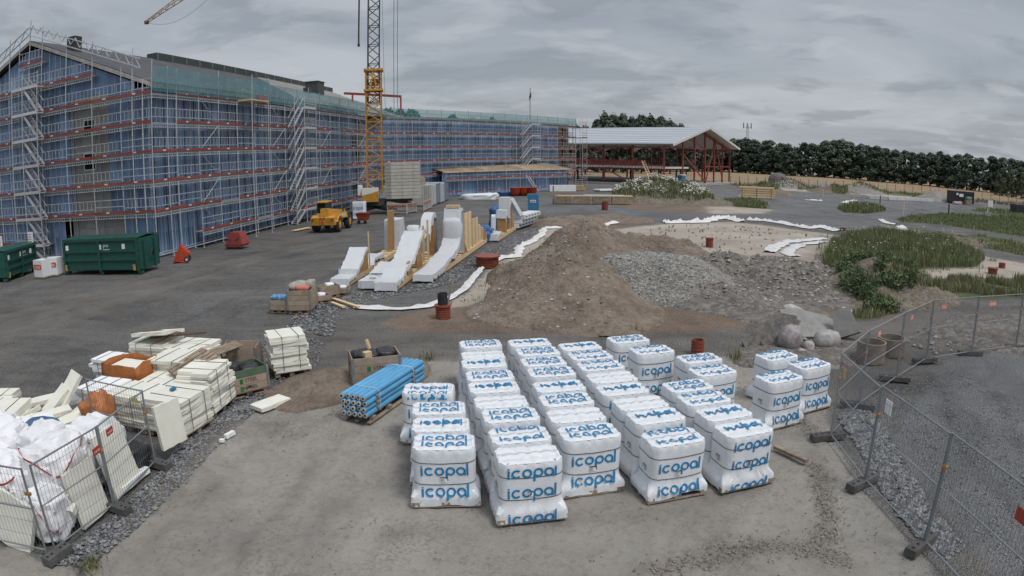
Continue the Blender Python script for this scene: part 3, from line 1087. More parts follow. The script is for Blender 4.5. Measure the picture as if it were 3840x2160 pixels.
for z0 in (9.0, 6.55):
    w = MB().box((WI - 0.05, 7.0, z0 + 0.55), (0.06, 1.15, 1.15)).build('window', dark_in, tb)
    mb = MB()
    for dy in (-0.6, 0.6):
        mb.box((WI - 0.08, 7.0 + dy, z0 + 0.55), (0.1, 0.09, 1.3))
    for dz in (-0.05, 1.15):
        mb.box((WI - 0.08, 7.0, z0 + dz), (0.1, 1.3, 0.09))
    mb.build('window_frame', frame_w, w)
# far walls close the volume
MB().box((32, 26.0, 6), (62, 0.1, 12)).build('rear_wall', osb, tb)
MB().box((63.5, 13.6, 6), (0.1, 24.8, 12)).build('end_wall', osb, tb)


def roof_z(y):
    return 17.05 - abs(y - 13.6) * 0.392


def roof_pt(x, y, d=0.0):
    return (x, y, roof_z(y) + d)


rf = MB()
for y0, y1 in ((0.45, 13.6), (26.75, 13.6)):
    rf.prism([roof_pt(0.6, y0), roof_pt(64, y0), roof_pt(64, y1), roof_pt(0.6, y1)], (0, 0, 0.18))
rf = rf.build('roof', roof_m, tb, kind=None)
ov = MB().prism([roof_pt(26, 0.5, 0.19), roof_pt(63.9, 0.5, 0.19), roof_pt(63.9, 13.3, 0.19), roof_pt(39, 13.3, 0.19)], (0, 0, 0.02)).build('roof_underlay', roof_b, tb)
for k in range(14):
    y = 0.9 + k * 0.92
    x0 = 26.2 + 13 * (y - 0.5) / 12.8
    MB().beam(roof_pt(x0, y, 0.235), roof_pt(63.8, y, 0.235), 0.09, 0.05).build('roof_batten', M('grey_roof_batten', (0.45, 0.42, 0.39), 0.7), ov)
MB().box((41.0, 13.6, 17.35), (47.0, 1.3, 0.75)).build('ridge_lantern', M('dark_ridge_cladding', (0.045, 0.055, 0.052), 0.6, 0.25, 2), tb)
for x in np.arange(17.6, 64, 2.6):
    MB().box((x, 12.9, 17.35), (0.06, 0.1, 0.7)).build('lantern_rib', galv_d, tb)
MB().box((3.2, 10.8, 16.6), (0.9, 0.9, 1.3)).build('roof_vent', dark_st, tb)
MB().box((46, 8.0, 15.6), (2.2, 1.8, 1.8)).box((46, 8.0, 16.55), (2.4, 2.0, 0.12)).build('roof_vent', dark_st, tb)
MB().box((41.5, 7.0, 15.0), (0.9, 0.9, 0.7)).build('roof_vent', dark_st, tb)
for ya, yb in ((0.35, 13.6), (26.85, 13.6)):
    MB().beam(roof_pt(0.55, ya, -0.02), roof_pt(0.55, yb, -0.02), 0.06, 0.26).build('verge_board', M('grey_verge_timber', (0.42, 0.39, 0.35), 0.7), tb)
MB().beam(roof_pt(0.6, 0.42, -0.05), roof_pt(64, 0.42, -0.05), 0.05, 0.22).build('eaves_board', wood_old, tb)

# ---------------------------------------------------------------- far wing behind the crane
OW, HW = Vector((-16.0, 93.0, 0)), rad(49.0)
tf = thing('scaffold', 'scaffold on the far blue wing behind the crane', 'scaffold', OW, HW)
SW = [i * 2.87 for i in range(-3, 16)]
LVW = [3.3, 5.3, 7.3, 9.3, 11.3]
for i, s in enumerate(SW):
    standard(tf, s, 0, 0, 12.9 if i % 2 else 13.2)
    standard(tf, s, 0.8, 0, 12.0)
for x0, x1 in zip(SW[:-1], SW[1:]):
    for z in LVW:
        bay(tf, x0, x1, z, net=2 if z > 11 else 0)
stairs(tf, 26.4, 28.9, 31.2, [3.3, 5.3, 7.3, 9.3, 11.3], up=1)
for s in (43.5, 45.0):
    for y in (-1.2, 0.4, 2.0):
        standard(tf, s, y, 0, 13.0)
for z in LVW + [1.3]:
    for y in (-1.2, 2.0):
        o = put('guardrail', U_G, tf, (43.5, y, z)); o.scale = (1.5, 1, 1)
        o = put('toe_board', U_T, tf, (43.5, y - 0.04, z)); o.scale = (1.5, 1, 1)
    MB().box((44.25, 0.4, z), (1.5, 3.2, 0.08)).build('deck', deck_m, tf)
tw = thing('apartment_building', 'far wing with blue membrane walls facing the yard behind the crane', 'building', OW, HW)
ROWW = [(0, 3.6), (3.6, 5.5), (5.5, 7.5), (7.5, 9.5), (9.5, 11.6)]
for i in range(-7, 28):
    x = i * 1.5
    for z0, z1 in ROWW:
        if i >= 26:
            panel(tw, x, WI + (0.25 if (i + int(z0)) % 2 else 0), z0, 1.5, z1 - z0, 0, osb, 'timber_or_dark_panel')
        else:
            panel(tw, x, WI, z0, 1.5, z1 - z0, 0)
    if i < 26:
        upright(tw, x, WI - 0.05, 0.2, 11.5, 0.09)
        upright(tw, x + 0.75, WI - 0.05, 0.2, 11.5, 0.07)
MB().box((16, 8, 11.75), (52.4, 14, 0.3)).build('flat_roof', M('pale_roof_deck', (0.3, 0.3, 0.3), 0.9, 0.2), tw)
MB().box((42.2, 8, 5.8), (0.1, 13.6, 11.6)).build('end_wall', osb, tw)
MB().box((21, 15, 5.8), (42.0, 0.1, 11.6)).build('rear_wall', osb, tw)
for x, y, L_ in ((5, 6, 1.2), (20, 4, 1.0), (33, 5, 0.8)):
    MB().box((x, y, 12.15), (L_, 1.2, 0.5)).build('roof_sheeting', white_film, tw)
# lean-to at its foot
OA, HA = Vector((-10.2, 98.2, 0)), rad(40.5)
ta = thing('lean_to_building', 'low blue lean-to with plank roof at the foot of the far wing', 'building', OA, HA)
for i in range(18):
    x = i * 1.45
    panel(ta, x, 0, 0.0, 1.45, 2.3, 0)
    panel(ta, x, 0, 2.3, 1.45, 1.2, 0)
    upright(ta, x, -0.05, 0.1, 3.4, 0.09)
    upright(ta, x + 0.72, -0.05, 0.1, 3.4, 0.07)
for k in range(13):
    MB().prism([(k * 2.02 - 0.3, -0.55, 3.62), (k * 2.02 + 1.68, -0.55, 3.62), (k * 2.02 + 1.68, 6.2, 4.7), (k * 2.02 - 0.3, 6.2, 4.7)], (0, 0, 0.1)).build('roof_sheet', M('plank_roof', (0.30, 0.23, 0.155), 0.8, 0.3, 1.2, objvar=0.3), ta)
MB().box((13, -0.58, 3.6), (26.6, 0.06, 0.22)).build('eaves_board', wood_pale, ta)
MB().box((26.2, 3, 1.9), (0.1, 6, 3.8)).build('end_wall', osb, ta)
tsa = thing('scaffold', 'low scaffold along the plank-roofed lean-to', 'scaffold', OA + Vector((math.sin(HA), -math.cos(HA), 0)) * 1.0, HA)
for i in range(10):
    standard(tsa, i * 2.9, 0, 0, 4.6)
for i in range(9):
    bay(tsa, i * 2.9, i * 2.9 + 2.9, 2.5, plain=True)
    if i % 3 != 1:
        bay(tsa, i * 2.9, i * 2.9 + 2.9, 0.55, plain=True, deck=False, guard=False)
mb = MB()
for yy in (-0.35, -0.95):
    mb.beam((15.5, yy, 2.6), (17.6, yy, 0.1), 0.05, 0.2)
mb.build('stair_flight', alum, tsa)
# red steel frame rising behind the roof
tr = thing('steel_portal', 'red-brown steel portal beam rising behind the far end of the dark roof', 'steel frame', (-16.0, 92, 0), rad(45))
mb = MB()
pA, pB = onp(1290, 350, (-20, 96), 2), onp(1505, 362, (-20, 96), 2)
tr.location = (0, 0, 0); tr.rotation_euler = (0, 0, 0)
MB().beam(pA, pB, 0.25, 0.35).build('beam', red_paint, tr)
for f_, z0 in ((0.99, 2), (0.15, 9)):
    q = pA.lerp(pB, f_)
    MB().beam((q.x, q.y, z0 if f_ > 0.5 else q.z - 2.5), (q.x, q.y, q.z - 0.15), 0.22, 0.22).build('column', red_paint, tr)
# notice boards by the gable
for px, py, lab in ((20, 905, 'white notice board standing at the far left edge before the gable'), (136, 890, 'white notice board hung on the gable scaffold above the bulk bags')):
    b = g(px, 1010) + Vector((0, -0.3, 0))
    z = hz(px, py, b)
    t = thing('notice_board', lab, 'sign', (b.x, b.y, 0), rad(-10), 'site notice boards')
    MB().box((0, 0, z), (0.62, 0.03, 0.85)).build('board', tagw, t)
    mb = MB()
    for k in range(4):
        mb.box((-0.05, -0.018, z + 0.25 - k * 0.16), (0.4, 0.006, 0.05))
    mb.build('notice_print', M('pink_grey_print', (0.45, 0.2, 0.25), 0.7), t, kind='stuff')
    MB().tube((0, 0.03, 0), (0, 0.03, z + 0.4), 0.03).build('post', galv, t)
# ================================================================ wrapped roofing-roll pallets
def film_mat(nm='pallet_hood_film', k=1.0, bump=0.55, dist=0.02):
    m = bpy.data.materials.new(nm)
    T = NT(m)
    tc = T.n('ShaderNodeTexCoord'); oi = T.n('ShaderNodeObjectInfo')
    off = T.n('ShaderNodeVectorMath', operation='ADD'); T.l(tc.outputs['Object'], off.inputs[0])
    cb = T.n('ShaderNodeCombineXYZ'); T.l(T.math('MULTIPLY', oi.outputs['Random'], 31.0), cb.inputs[0]); T.l(cb.outputs[0], off.inputs[1])
    mp = T.n('ShaderNodeMapping'); mp.inputs['Scale'].default_value = (1, 1, 0.28); T.l(off.outputs[0], mp.inputs[0])
    big, fold, fine = T.noise(off.outputs[0], 2.2, 5, 0.6), T.noise(mp.outputs[0], 14, 4, 0.55, 0.8), T.noise(off.outputs[0], 26, 4, 0.6, 0.5)
    c = T.mix(big, tuple(k * q for q in (0.64, 0.665, 0.695)), tuple(k * q for q in (0.73, 0.75, 0.775)))
    c = T.mix(T.ramp(T.noise(off.outputs[0], 3.5, 7, 0.7), [(0.58, 0.0), (0.78, 0.5)]), c, (0.50, 0.48, 0.44))
    T.l(c, T.bs.inputs['Base Color'])
    T.bs.inputs['Roughness'].default_value = 0.3
    T.bs.inputs['Specular IOR Level'].default_value = 0.5
    bp = T.n('ShaderNodeBump'); bp.inputs['Strength'].default_value = bump; bp.inputs['Distance'].default_value = dist
    T.l(T.math('ADD', T.math('MULTIPLY', T.math('ABSOLUTE', T.math('SUBTRACT', fold, 0.5)), -1.6), T.math('MULTIPLY', fine, 0.35)), bp.inputs['Height'])
    T.l(bp.outputs[0], T.bs.inputs['Normal'])
    return m


film = film_mat()
ink = M('blue_print_ink', (0.008, 0.20, 0.42), 0.45, 0.15, 6, objvar=0)
strap_m = M('dark_strap', (0.035, 0.033, 0.034), 0.5, 0.2, 5)
PA, PB, PHT = 0.535, 0.355, 1.12


def arc_strip(cx, cy, r, w, a0, a1, n):
    """flat ring strip as quads in (x, y)"""
    vs, fs = [], []
    for i in range(n + 1):
        t = a0 + (a1 - a0) * i / n
        for q in (r - w / 2, r + w / 2):
            vs.append((cx + q * math.cos(t), cy + q * math.sin(t)))
    for i in range(n):
        fs.append((2 * i, 2 * i + 1, 2 * i + 3, 2 * i + 2))
    return vs, fs


def bar(x0, y0, x1, y1, w, n=4):
    vs, fs = [], []
    for i in range(n + 1):
        t = i / n
        x, y = x0 + (x1 - x0) * t, y0 + (y1 - y0) * t
        vs += [(x - w / 2, y), (x + w / 2, y)]
    for i in range(n):
        fs.append((2 * i, 2 * i + 1, 2 * i + 3, 2 * i + 2))
    return vs, fs


def logo_pieces(k=1.0):
    """the word on the film: round, open letters; x from -0.41 to 0.41, x-height about 0.15"""
    r, w = 0.0665, 0.036
    out = [bar(-0.395, -0.085, -0.395, 0.072, w, 5), bar(-0.395, 0.088, -0.395, 0.112, w, 1)]
    out.append(arc_strip(-0.265, 0, r, w, rad(40), rad(320), 16))
    out.append(arc_strip(-0.085, 0, r, w, 0, 2 * pi, 20))
    out.append(arc_strip(0.105, 0, r, w, rad(-150), rad(180), 18)); out.append(bar(0.105 - r, 0, 0.105 - r, -0.155, w, 5))
    out.append(arc_strip(0.285, 0, r, w, rad(0), rad(330), 18)); out.append(bar(0.285 + r, 0.0, 0.285 + r, -0.085, w, 4))
    out.append(bar(0.398, -0.085, 0.398, 0.155, w * 0.9, 6))
    return out


LOGO = logo_pieces()


def half(z):
    """half sizes and corner radius of the hood at height z"""
    if z < 0.15:
        return 0.605, 0.40, 0.03
    if z < 0.36:
        t = (z - 0.15) / 0.21
        t = t * t * (3 - 2 * t)
        return 0.605 + (PA - 0.605) * t, 0.40 + (PB - 0.40) * t, 0.03 + 0.13 * t
    if z > 1.0:
        t = min(1, (z - 1.0) / (PHT - 1.0))
        k = 0.018 * t * t
        return PA - k + 0.006, PB - k + 0.006, 0.16
    return PA + 0.006 * math.sin(z * 9), PB, 0.16


def wrink(x, z, s):
    a = 0.009 if z > 0.36 else 0.024
    w = a * noise.noise(Vector((x * 4.5, z * 3.0, s))) + a * 0.6 * noise.noise(Vector((x * 13, z * 6.0, s + 4)))
    if z < 0.40:                          # pulled folds where the hood flares over the pallet
        f = max(0.0, 1 - abs(z - 0.22) / 0.18)
        w += 0.016 * f * math.sin(x * 38 + 6 * noise.noise(Vector((x * 3, z * 4, s))) + s)
    return w


def ztop(x, y, s):
    sag = 0.022 * (0.5 - 0.5 * math.cos(2 * pi * (x + 0.106) / 0.212)) ** 2 + 0.012 * (0.5 - 0.5 * math.cos(2 * pi * y / 0.23)) ** 2
    seam = 0.012 * math.exp(-(y / 0.012) ** 2)
    return PHT - sag + seam + 0.014 * noise.noise(Vector((x * 5, y * 5, s))) + 0.008 * noise.noise(Vector((x * 14, y * 14, s)))


def front_y(x, z, s):
    a, b, r = half(z)
    ax = abs(x)
    y = b if ax <= a - r else b - r + math.sqrt(max(0, r * r - (ax - (a - r)) ** 2))
    return -(y + wrink(x, z, s))


def outline(a, b, r, n=7, m=9):
    """rounded rectangle, counter-clockwise from the middle of the front"""
    pts = []
    def side(p, q, k):
        for i in range(k):
            t = i / k
            pts.append((p[0] + (q[0] - p[0]) * t, p[1] + (q[1] - p[1]) * t))
    def corner(cx, cy, t0):
        for i in range(n):
            t = rad(t0 + 90 * i / n)
            pts.append((cx + r * math.cos(t), cy + r * math.sin(t)))
    side((-(a - r), -b), (a - r, -b), m * 2); corner(a - r, -(b - r), -90)
    side((a, -(b - r)), (a, b - r), m); corner(a - r, b - r, 0)
    side((a - r, b), (-(a - r), b), m * 2); corner(-(a - r), b - r, 90)
    side((-a, b - r), (-a, -(b - r)), m); corner(-(a - r), -(b - r), 180)
    return pts


ZL = [0.03, 0.08, 0.145, 0.17, 0.21, 0.26, 0.31, 0.37, 0.46, 0.58, 0.70, 0.82, 0.93, 1.0, 1.05, 1.09, 1.105]


def hood(s, lift=0):
    mb = MB()
    rows = []
    for z in ZL:
        a, b, r = half(z)
        row = []
        for x, y in outline(a, b, r):
            zz = z
            if z < 0.14 and lift:
                k = 0.5 - 0.5 * math.cos(2 * pi * (x * 0.9 + lift * 0.3))
                zz = z + (0.10 * abs(k) if z < 0.05 else 0.04 * abs(k))
            elif z < 0.05:
                zz = z + 0.025 * noise.noise(Vector((x * 6, y * 6, s)))
            n = Vector((x / a ** 2, y / b ** 2, 0)).normalized()
            w = wrink(x if abs(y) > b - r else y + 5, z, s)
            sc = 0
            if z >= 1.0:
                sc = -0.03 * abs(math.sin(pi * (x if abs(y) > b * 0.8 else y) / 0.212)) ** 3 * (z - 1.0) / 0.08
            row.append((x + n.x * (w + sc), y + n.y * (w + sc), zz))
        rows.append(row)
    a, b, r = half(PHT)
    for k in (0.985, 0.93, 0.84, 0.72, 0.58, 0.42, 0.26, 0.1):
        row = []
        for x, y in outline(a, b, r):
            x, y = x * k, y * k
            e = 0.012 * max(0, (k - 0.9) / 0.085) ** 2
            row.append((x, y, ztop(x, y, s) - e))
        rows.append(row)
    N = len(rows[0])
    vs = [p for row in rows for p in row]
    fs = []
    for j in range(len(rows) - 1):
        for i in range(N):
            k = (i + 1) % N
            fs.append((j * N + i, j * N + k, (j + 1) * N + k, (j + 1) * N + i))
    fs.append(tuple((len(rows) - 1) * N + i for i in range(N)))
    mb.add(vs, fs)
    me_ = mb.mesh('hood', film, smooth=True)
    me_.set_sharp_from_angle(angle=rad(27))
    return me_


def word_front(mb, zc, s, k=1.0, dx=0.0, off=0.006, lean=0.0):
    for vs, fs in LOGO:
        out = []
        for x, y in vs:
            X = x * k + dx + lean * y
            Z = zc + y * k
            if Z <= 1.02:
                out.append((X, front_y(X, max(Z, 0.02), s) - off - (0.014 if Z < 0.42 else 0.004), max(Z, 0.02)))
            else:                     # the word runs over the upper edge on to the top
                yy = -PB + 0.03 + (Z - 1.02) * 0.9
                out.append((X, yy, min(ztop(X, yy, s), ZL[-1] + 0.02) + off))
        mb.add(out, fs)


def word_top(mb, yc, s, k=1.0, flip=1, dx=0.0):
    for vs, fs in LOGO:
        out = []
        for x, y in vs:
            X, Y = x * k + dx, yc + flip * y * k
            out.append((X, Y, ztop(X, Y, s) + 0.016))
        mb.add(out, fs if flip > 0 else [f[::-1] for f in fs])


def strap_ring(z, sag, s):
    mb = MB()
    a, b, r = half(z)
    pts = outline(a + 0.007, b + 0.007, r)
    N = len(pts)
    vs = []
    for x, y in pts:
        zz = z + (sag * (1 - (abs(x) / a) ** 2) * (-1))
        n = Vector((x / a ** 2, y / b ** 2, 0)).normalized() * (wrink(x, z, s) + 0.002)
        vs += [(x + n.x, y + n.y, zz - 0.007), (x + n.x, y + n.y, zz + 0.007)]
    return mb.add(vs, [(2 * i, 2 * ((i + 1) % N), 2 * ((i + 1) % N) + 1, 2 * i + 1) for i in range(N)]).mesh('strap', strap_m)


def sticker(x, z, s, side=False):
    mb = MB()
    def q(u0, v0, u1, v1, o):
        if side:
            P = lambda u, v: (-(PA + 0.006 + o), -0.02 + u, z + v)
        else:
            P = lambda u, v: (x + u, front_y(x + u, z + v, s) - 0.008 - o, z + v)
        pts = [P(u1, v0), P(u0, v0), P(u0, v1), P(u1, v1)] if side else [P(u0, v0), P(u1, v0), P(u1, v1), P(u0, v1)]
        mb.add(pts, [(0, 1, 2, 3)])
    q(-0.075, -0.06, 0.075, 0.06, 0)
    mb.mi = 1
    q(-0.07, 0.035, 0.05, 0.055, 0.003)
    for i, w in enumerate((0.03, -0.01, 0.02, -0.03, 0.04)):
        q(-0.068, 0.018 - i * 0.016, w * 0.6, 0.024 - i * 0.016, 0.003)
    q(0.055, -0.03, 0.068, 0.04, 0.003)
    return mb.mesh('label_sticker', [tagw, tagk])


def seam_mesh(s):
    mb = MB()
    for i in range(24):
        x0, x1 = -0.5 + i * 0.0417, -0.5 + (i + 1) * 0.0417
        y0, y1 = 0.012 * noise.noise(Vector((x0 * 6, s, 0))), 0.012 * noise.noise(Vector((x1 * 6, s, 0)))
        mb.add([(x0, y0 - .005, ztop(x0, y0, s) + .014), (x1, y1 - .005, ztop(x1, y1, s) + .014), (x1, y1 + .005, ztop(x1, y1, s) + .014), (x0, y0 + .005, ztop(x0, y0, s) + .014)], [(0, 1, 2, 3)])
    return mb.mesh('seam', strap_m)


def pallet_wood():
    mb = MB()
    for y in (-0.35, 0, 0.35):
        mb.box((0, y, 0.011), (1.18, 0.10, 0.022))
        for x in (-0.53, 0, 0.53):
            mb.box((x, y, 0.061), (0.14, 0.10, 0.078))
    for x in (-0.5, 0, 0.5):
        mb.box((x, 0, 0.111), (0.14, 0.78, 0.022))
    return mb.mesh('wooden_pallet', wood_old)


PW = pallet_wood()
HOODS = [hood(s, l) for s, l in ((1.0, 0), (11.0, 0), (23.0, 1.0), (37.0, 0))]
SEEDS = (1.0, 11.0, 23.0, 37.0)
STR = {}
for i, s in enumerate(SEEDS):
    STR[i] = (strap_ring(0.88, 0.035, s), strap_ring(0.47, 0.035, s))
# (rows on the front, rows on the top as (y, direction, shift))
LAYOUT = {
    'twin': ([(0.70, 1), (0.30, 1)], [(-0.13, 1), (0.13, -1)]),
    'fold': ([(0.93, 1), (0.56, 1), (0.085, 1)], []),
    'half': ([(0.66, 1), (0.22, 1)], [(-0.17, 1), (0.24, -1)]),
    'over': ([(0.90, 1), (0.52, 1), (0.06, 1)], [(0.04, 1), (0.07, -1)]),
    'edge': ([(1.07, 1), (0.66, 1), (0.24, 1)], [(0.02, 1)]),
}
PRINT = {}
for nm, (fr, tp) in LAYOUT.items():
    for i, s in enumerate(SEEDS):
        PRINT[nm, i] = []
        for z, k in fr:
            mb = MB(); word_front(mb, z, s, 0.98); PRINT[nm, i].append(mb.mesh('printed_word', ink))
        for y, d in tp:
            mb = MB(); word_top(mb, y, s, 0.94, d, 0.01); PRINT[nm, i].append(mb.mesh('printed_word', ink))
STK = {i: sticker(-0.01, 0.535, s) for i, s in enumerate(SEEDS)}
STS = sticker(0, 0.6, 1.0, True)
SEAM = [seam_mesh(s) for s in SEEDS]
TOPS = dict(A1=(1503, 1711, 1440, 1476), A2=(1539, 1750, 1501, 1547), A3=(1540, 1764, 1559, 1614), A4=(1539, 1789, 1621, 1684), B1=(1720, 1882, 1274, 1306), B2=(1725, 1896, 1310, 1339), B3=(1725, 1903, 1346, 1378), B4=(1741, 1931, 1381, 1429), B5=(1748, 1954, 1429, 1473), B6=(1771, 1984, 1471, 1529), B7=(1799, 2028, 1526, 1585), B8=(1820, 2075, 1591, 1663), B9=(1847, 2112, 1663, 1737),
            C1=(1901, 2068, 1270, 1300), C2=(1929, 2102, 1302, 1334), C3=(1945, 2128, 1332, 1371), C4=(1970, 2163, 1369, 1416), C5=(1993, 2199, 1424, 1469), C6=(2014, 2230, 1473, 1526), C7=(2047, 2271, 1520, 1585), C8=(2084, 2331, 1578, 1652),
            D1=(2090, 2258, 1276, 1311), D2=(2123, 2302, 1310, 1348), D3=(2158, 2345, 1347, 1388), D4=(2197, 2389, 1391, 1441), D5=(2232, 2434, 1434, 1483), D6=(2290, 2513, 1478, 1547), D7=(2342, 2575, 1529, 1593), D8=(2402, 2647, 1589, 1670),
            E1=(2273, 2437, 1255, 1290), E2=(2358, 2529, 1288, 1336), E3=(2536, 2708, 1320, 1357), E4=(2583, 2761, 1355, 1409), E5=(2481, 2677, 1420, 1459), E6=(2530, 2750, 1457, 1519), E7=(2606, 2826, 1508, 1571), E8=(2675, 2905, 1561, 1631), F1=(2833, 2993, 1299, 1360), F2=(2955, 3117, 1336, 1385), F3=(2831, 3014, 1381, 1438))
KIND = dict(A1='edge', A2='twin', A3='over', A4='twin', B1='twin', B2='fold', B3='over', B4='twin', B5='over', B6='fold', B7='twin', B8='half', B9='fold', C1='over', C2='twin', C3='twin', C4='twin', C5='over', C6='twin', C7='fold', C8='twin', D1='over', D2='half', D3='half', D4='fold', D5='over', D6='fold', D7='over', D8='half',
            E1='twin', E2='half', E3='twin', E4='half', E5='twin', E6='half', E7='over', E8='over', F1='half', F2='half', F3='half')
YAW = dict(A=5, B=10.2, C=10.4, D=13, E=14, F=19)
ORD = ['front', 'second', 'third', 'fourth', 'fifth', 'sixth', 'seventh', 'eighth', 'ninth']
CNT = dict(A=4, B=9, C=8, D=8, E=8, F=3)
CNAME = dict(A='short leftmost column', B='long second column', C='third column', D='fourth column')
SPECIAL = dict(E1='white-wrapped roll pallet at the far back, behind the fourth column', E2='white-wrapped roll pallet standing square in front of the farthest back one', E3='white-wrapped roll pallet nearest the red-brown drain pipe', E4='white-wrapped roll pallet just in front of the one by the drain pipe',
               E5='white-wrapped roll pallet, rearmost of four in the rightmost full column', E6='white-wrapped roll pallet, second from the back in the rightmost full column', E7='white-wrapped roll pallet, second from the front in the rightmost full column', E8='white-wrapped roll pallet at the front of the rightmost full column',
               F1='white-wrapped roll pallet, rearmost of the three apart by the fence', F2='white-wrapped roll pallet touching the mesh fence post', F3='white-wrapped roll pallet, front of the three apart by the fence')
for i, (k, (xl, xr, yb, yf)) in enumerate(TOPS.items()):
    c = g((xl + xr) / 2, (yb + yf) / 2, 1.11)
    col, idx = k[0], int(k[1])
    if col in CNAME:
        o_ = CNT[col] - idx
        lab = 'white-wrapped roll pallet, ' + (ORD[o_] + ' from the front' if o_ else 'foremost') + ' in the ' + CNAME[col]
    else:
        lab = SPECIAL[k]
    v = (i * 7 + idx) % 4
    if k in ('D8', 'A1'): v = 2
    if k in ('A4', 'B9', 'E8', 'C8') and v == 2: v = 1
    t = thing('wrapped_pallet', lab, 'pallet', (c.x, c.y, -0.01), rad(YAW[col] + R.uniform(-1.2, 1.2) - (4 if k == 'A1' else 0)), 'wrapped roofing roll pallets')
    put('wooden_pallet', PW, t)
    h = put('hood', HOODS[v], t)
    h.scale = (R.uniform(0.985, 1.015), R.uniform(0.985, 1.01), R.uniform(0.97, 1.03))
    for pm in PRINT[KIND[k], v]:
        put('printed_word', pm, h, kind='stuff')
    put('seam', SEAM[v], h)
    put('label_sticker', STK[v], h)
    put('label_sticker', STS, h)
    for sm in STR[v]:
        put('strap', sm, h)
# ================================================================ tower crane
yel = M('crane_yellow_paint', (0.48, 0.24, 0.035), 0.5, 0.2, 3, dirt=((0.25, 0.13, 0.05), 4, 0.58, 0.5))
grm = M('backlit_mast_tone', (0.075, 0.08, 0.07), 0.55, 0.3, 3)  # yellowish upper mast; its backlit darkness is put into this colour
slabm = M('pale_ballast_concrete', (0.46, 0.44, 0.395), 0.85, 0.12, 2.5, bump=0.15, bscale=12, objvar=0.06)
offw = M('off_white_sheet_metal', (0.62, 0.62, 0.60), 0.45, 0.1, 3)
KC = g(1410, 800)
KA = rad(10)
tk = thing('tower_crane', 'yellow self-erecting tower crane with stacked concrete ballast', 'crane', KC, KA)


def lattice(t, nm, mat, c, w, z0, z1, step, r, rd):
    mb = MB()
    h = w / 2
    for x in (-h, h):
        for y in (-h, h):
            mb.beam((c[0] + x, c[1] + y, z0), (c[0] + x, c[1] + y, z1), r, r)
    mb.build(nm + '_chords', mat, t)
    mb = MB()
    z = z0
    k = 0
    while z < z1 - 0.1:
        zt = min(z + step, z1)
        for (ax, ay), (bx, by) in (((-h, -h), (h, -h)), ((h, -h), (h, h)), ((h, h), (-h, h)), ((-h, h), (-h, -h))):
            a, b = ((ax, ay), (bx, by)) if k % 2 else ((bx, by), (ax, ay))
            mb.beam((c[0] + a[0], c[1] + a[1], z), (c[0] + b[0], c[1] + b[1], zt), rd, rd)
            if k % 2 == 0:
                mb.beam((c[0] + ax, c[1] + ay, z), (c[0] + bx, c[1] + by, z), rd * 0.8, rd * 0.8)
        z = zt
        k += 1
    mb.build(nm + '_bracing', mat, t)


lattice(tk, 'lower_mast', yel, (0, 0), 1.62, 2.3, 15.6, 0.95, 0.16, 0.10)
lattice(tk, 'upper_mast', grm, (0, 0), 1.22, 12.0, 36.0, 1.05, 0.13, 0.085)
mb = MB()
for z in (13.3, 15.5):
    for s_ in (-1, 1):
        mb.beam((-0.95, s_ * 0.95, z), (0.95, s_ * 0.95, z), 0.16, 0.22).beam((s_ * 0.95, -0.95, z), (s_ * 0.95, 0.95, z), 0.16, 0.22)
for x in (-0.35, 0.35):
    mb.beam((x, -0.9, 13.2), (0, -0.9, 15.4), 0.12, 0.12)
mb.build('climbing_collar', yel, tk)
mb = MB().box((0.1, 0.0, 14.2), (0.8, 1.0, 0.7)).build('winch', yel, tk)
# slewing base, ballast, cabinet
MB().ring((0, 0, 0), 1.2, [(0, 0.9), (1, 0.9), (1, 1.35), (0, 1.35)], 20).build('slewing_ring', dark_st, tk)
mb = MB()
for a in range(4):
    an = pi / 4 + a * pi / 2
    mb.beam((0, 0, 0.75), (2.6 * math.cos(an), 2.6 * math.sin(an), 0.45), 0.4, 0.4)
mb.build('undercarriage', dark_st, tk)
for a in range(4):
    an = pi / 4 + a * pi / 2
    MB().box((2.6 * math.cos(an), 2.6 * math.sin(an), 0.2), (0.9, 0.9, 0.36)).build('support_pad', wood_old, tk)
mb = MB().box((1.4, 0.2, 1.42), (5.2, 1.9, 0.3)).beam((1.2, -0.6, 1.5), (3.9, -0.6, 0.9), 0.2, 0.3).beam((1.2, 0.9, 1.5), (3.9, 0.9, 0.9), 0.2, 0.3)
mb.build('slewing_platform', dark_st, tk)
zb = 1.58
for i in range(11):
    h = 0.355
    b = MB()
    b.prism([(1.10, -0.95, zb + i * h), (1.75, -1.35, zb + i * h), (4.85, -1.35, zb + i * h), (4.85, 1.25, zb + i * h), (1.75, 1.25, zb + i * h), (1.10, 0.9, zb + i * h)], (0, 0, h - 0.03))
    b.box((3.0, -1.37, zb + i * h + 0.17), (0.12, 0.05, 0.3)).box((4.2, -1.37, zb + i * h + 0.17), (0.12, 0.05, 0.3))
    b.build('ballast_slab', slabm, tk)
MB().box((-0.5, -1.35, 2.45), (1.75, 1.0, 0.75)).build('winch_cabinet', offw, tk)
MB().box((-0.5, -1.35, 1.72), (1.75, 1.0, 0.7)).build('winch_cabinet', yel, tk)
MB().prism([(-1.375, -1.853, 2.07), (0.375, -1.853, 2.07), (0.375, -1.853, 2.5)], (0, -0.01, 0)).build('cabinet_stripe', yel, tk)
MB().box((-1.6, -0.6, 2.6), (0.5, 0.9, 1.1)).build('switch_box', offw, tk)
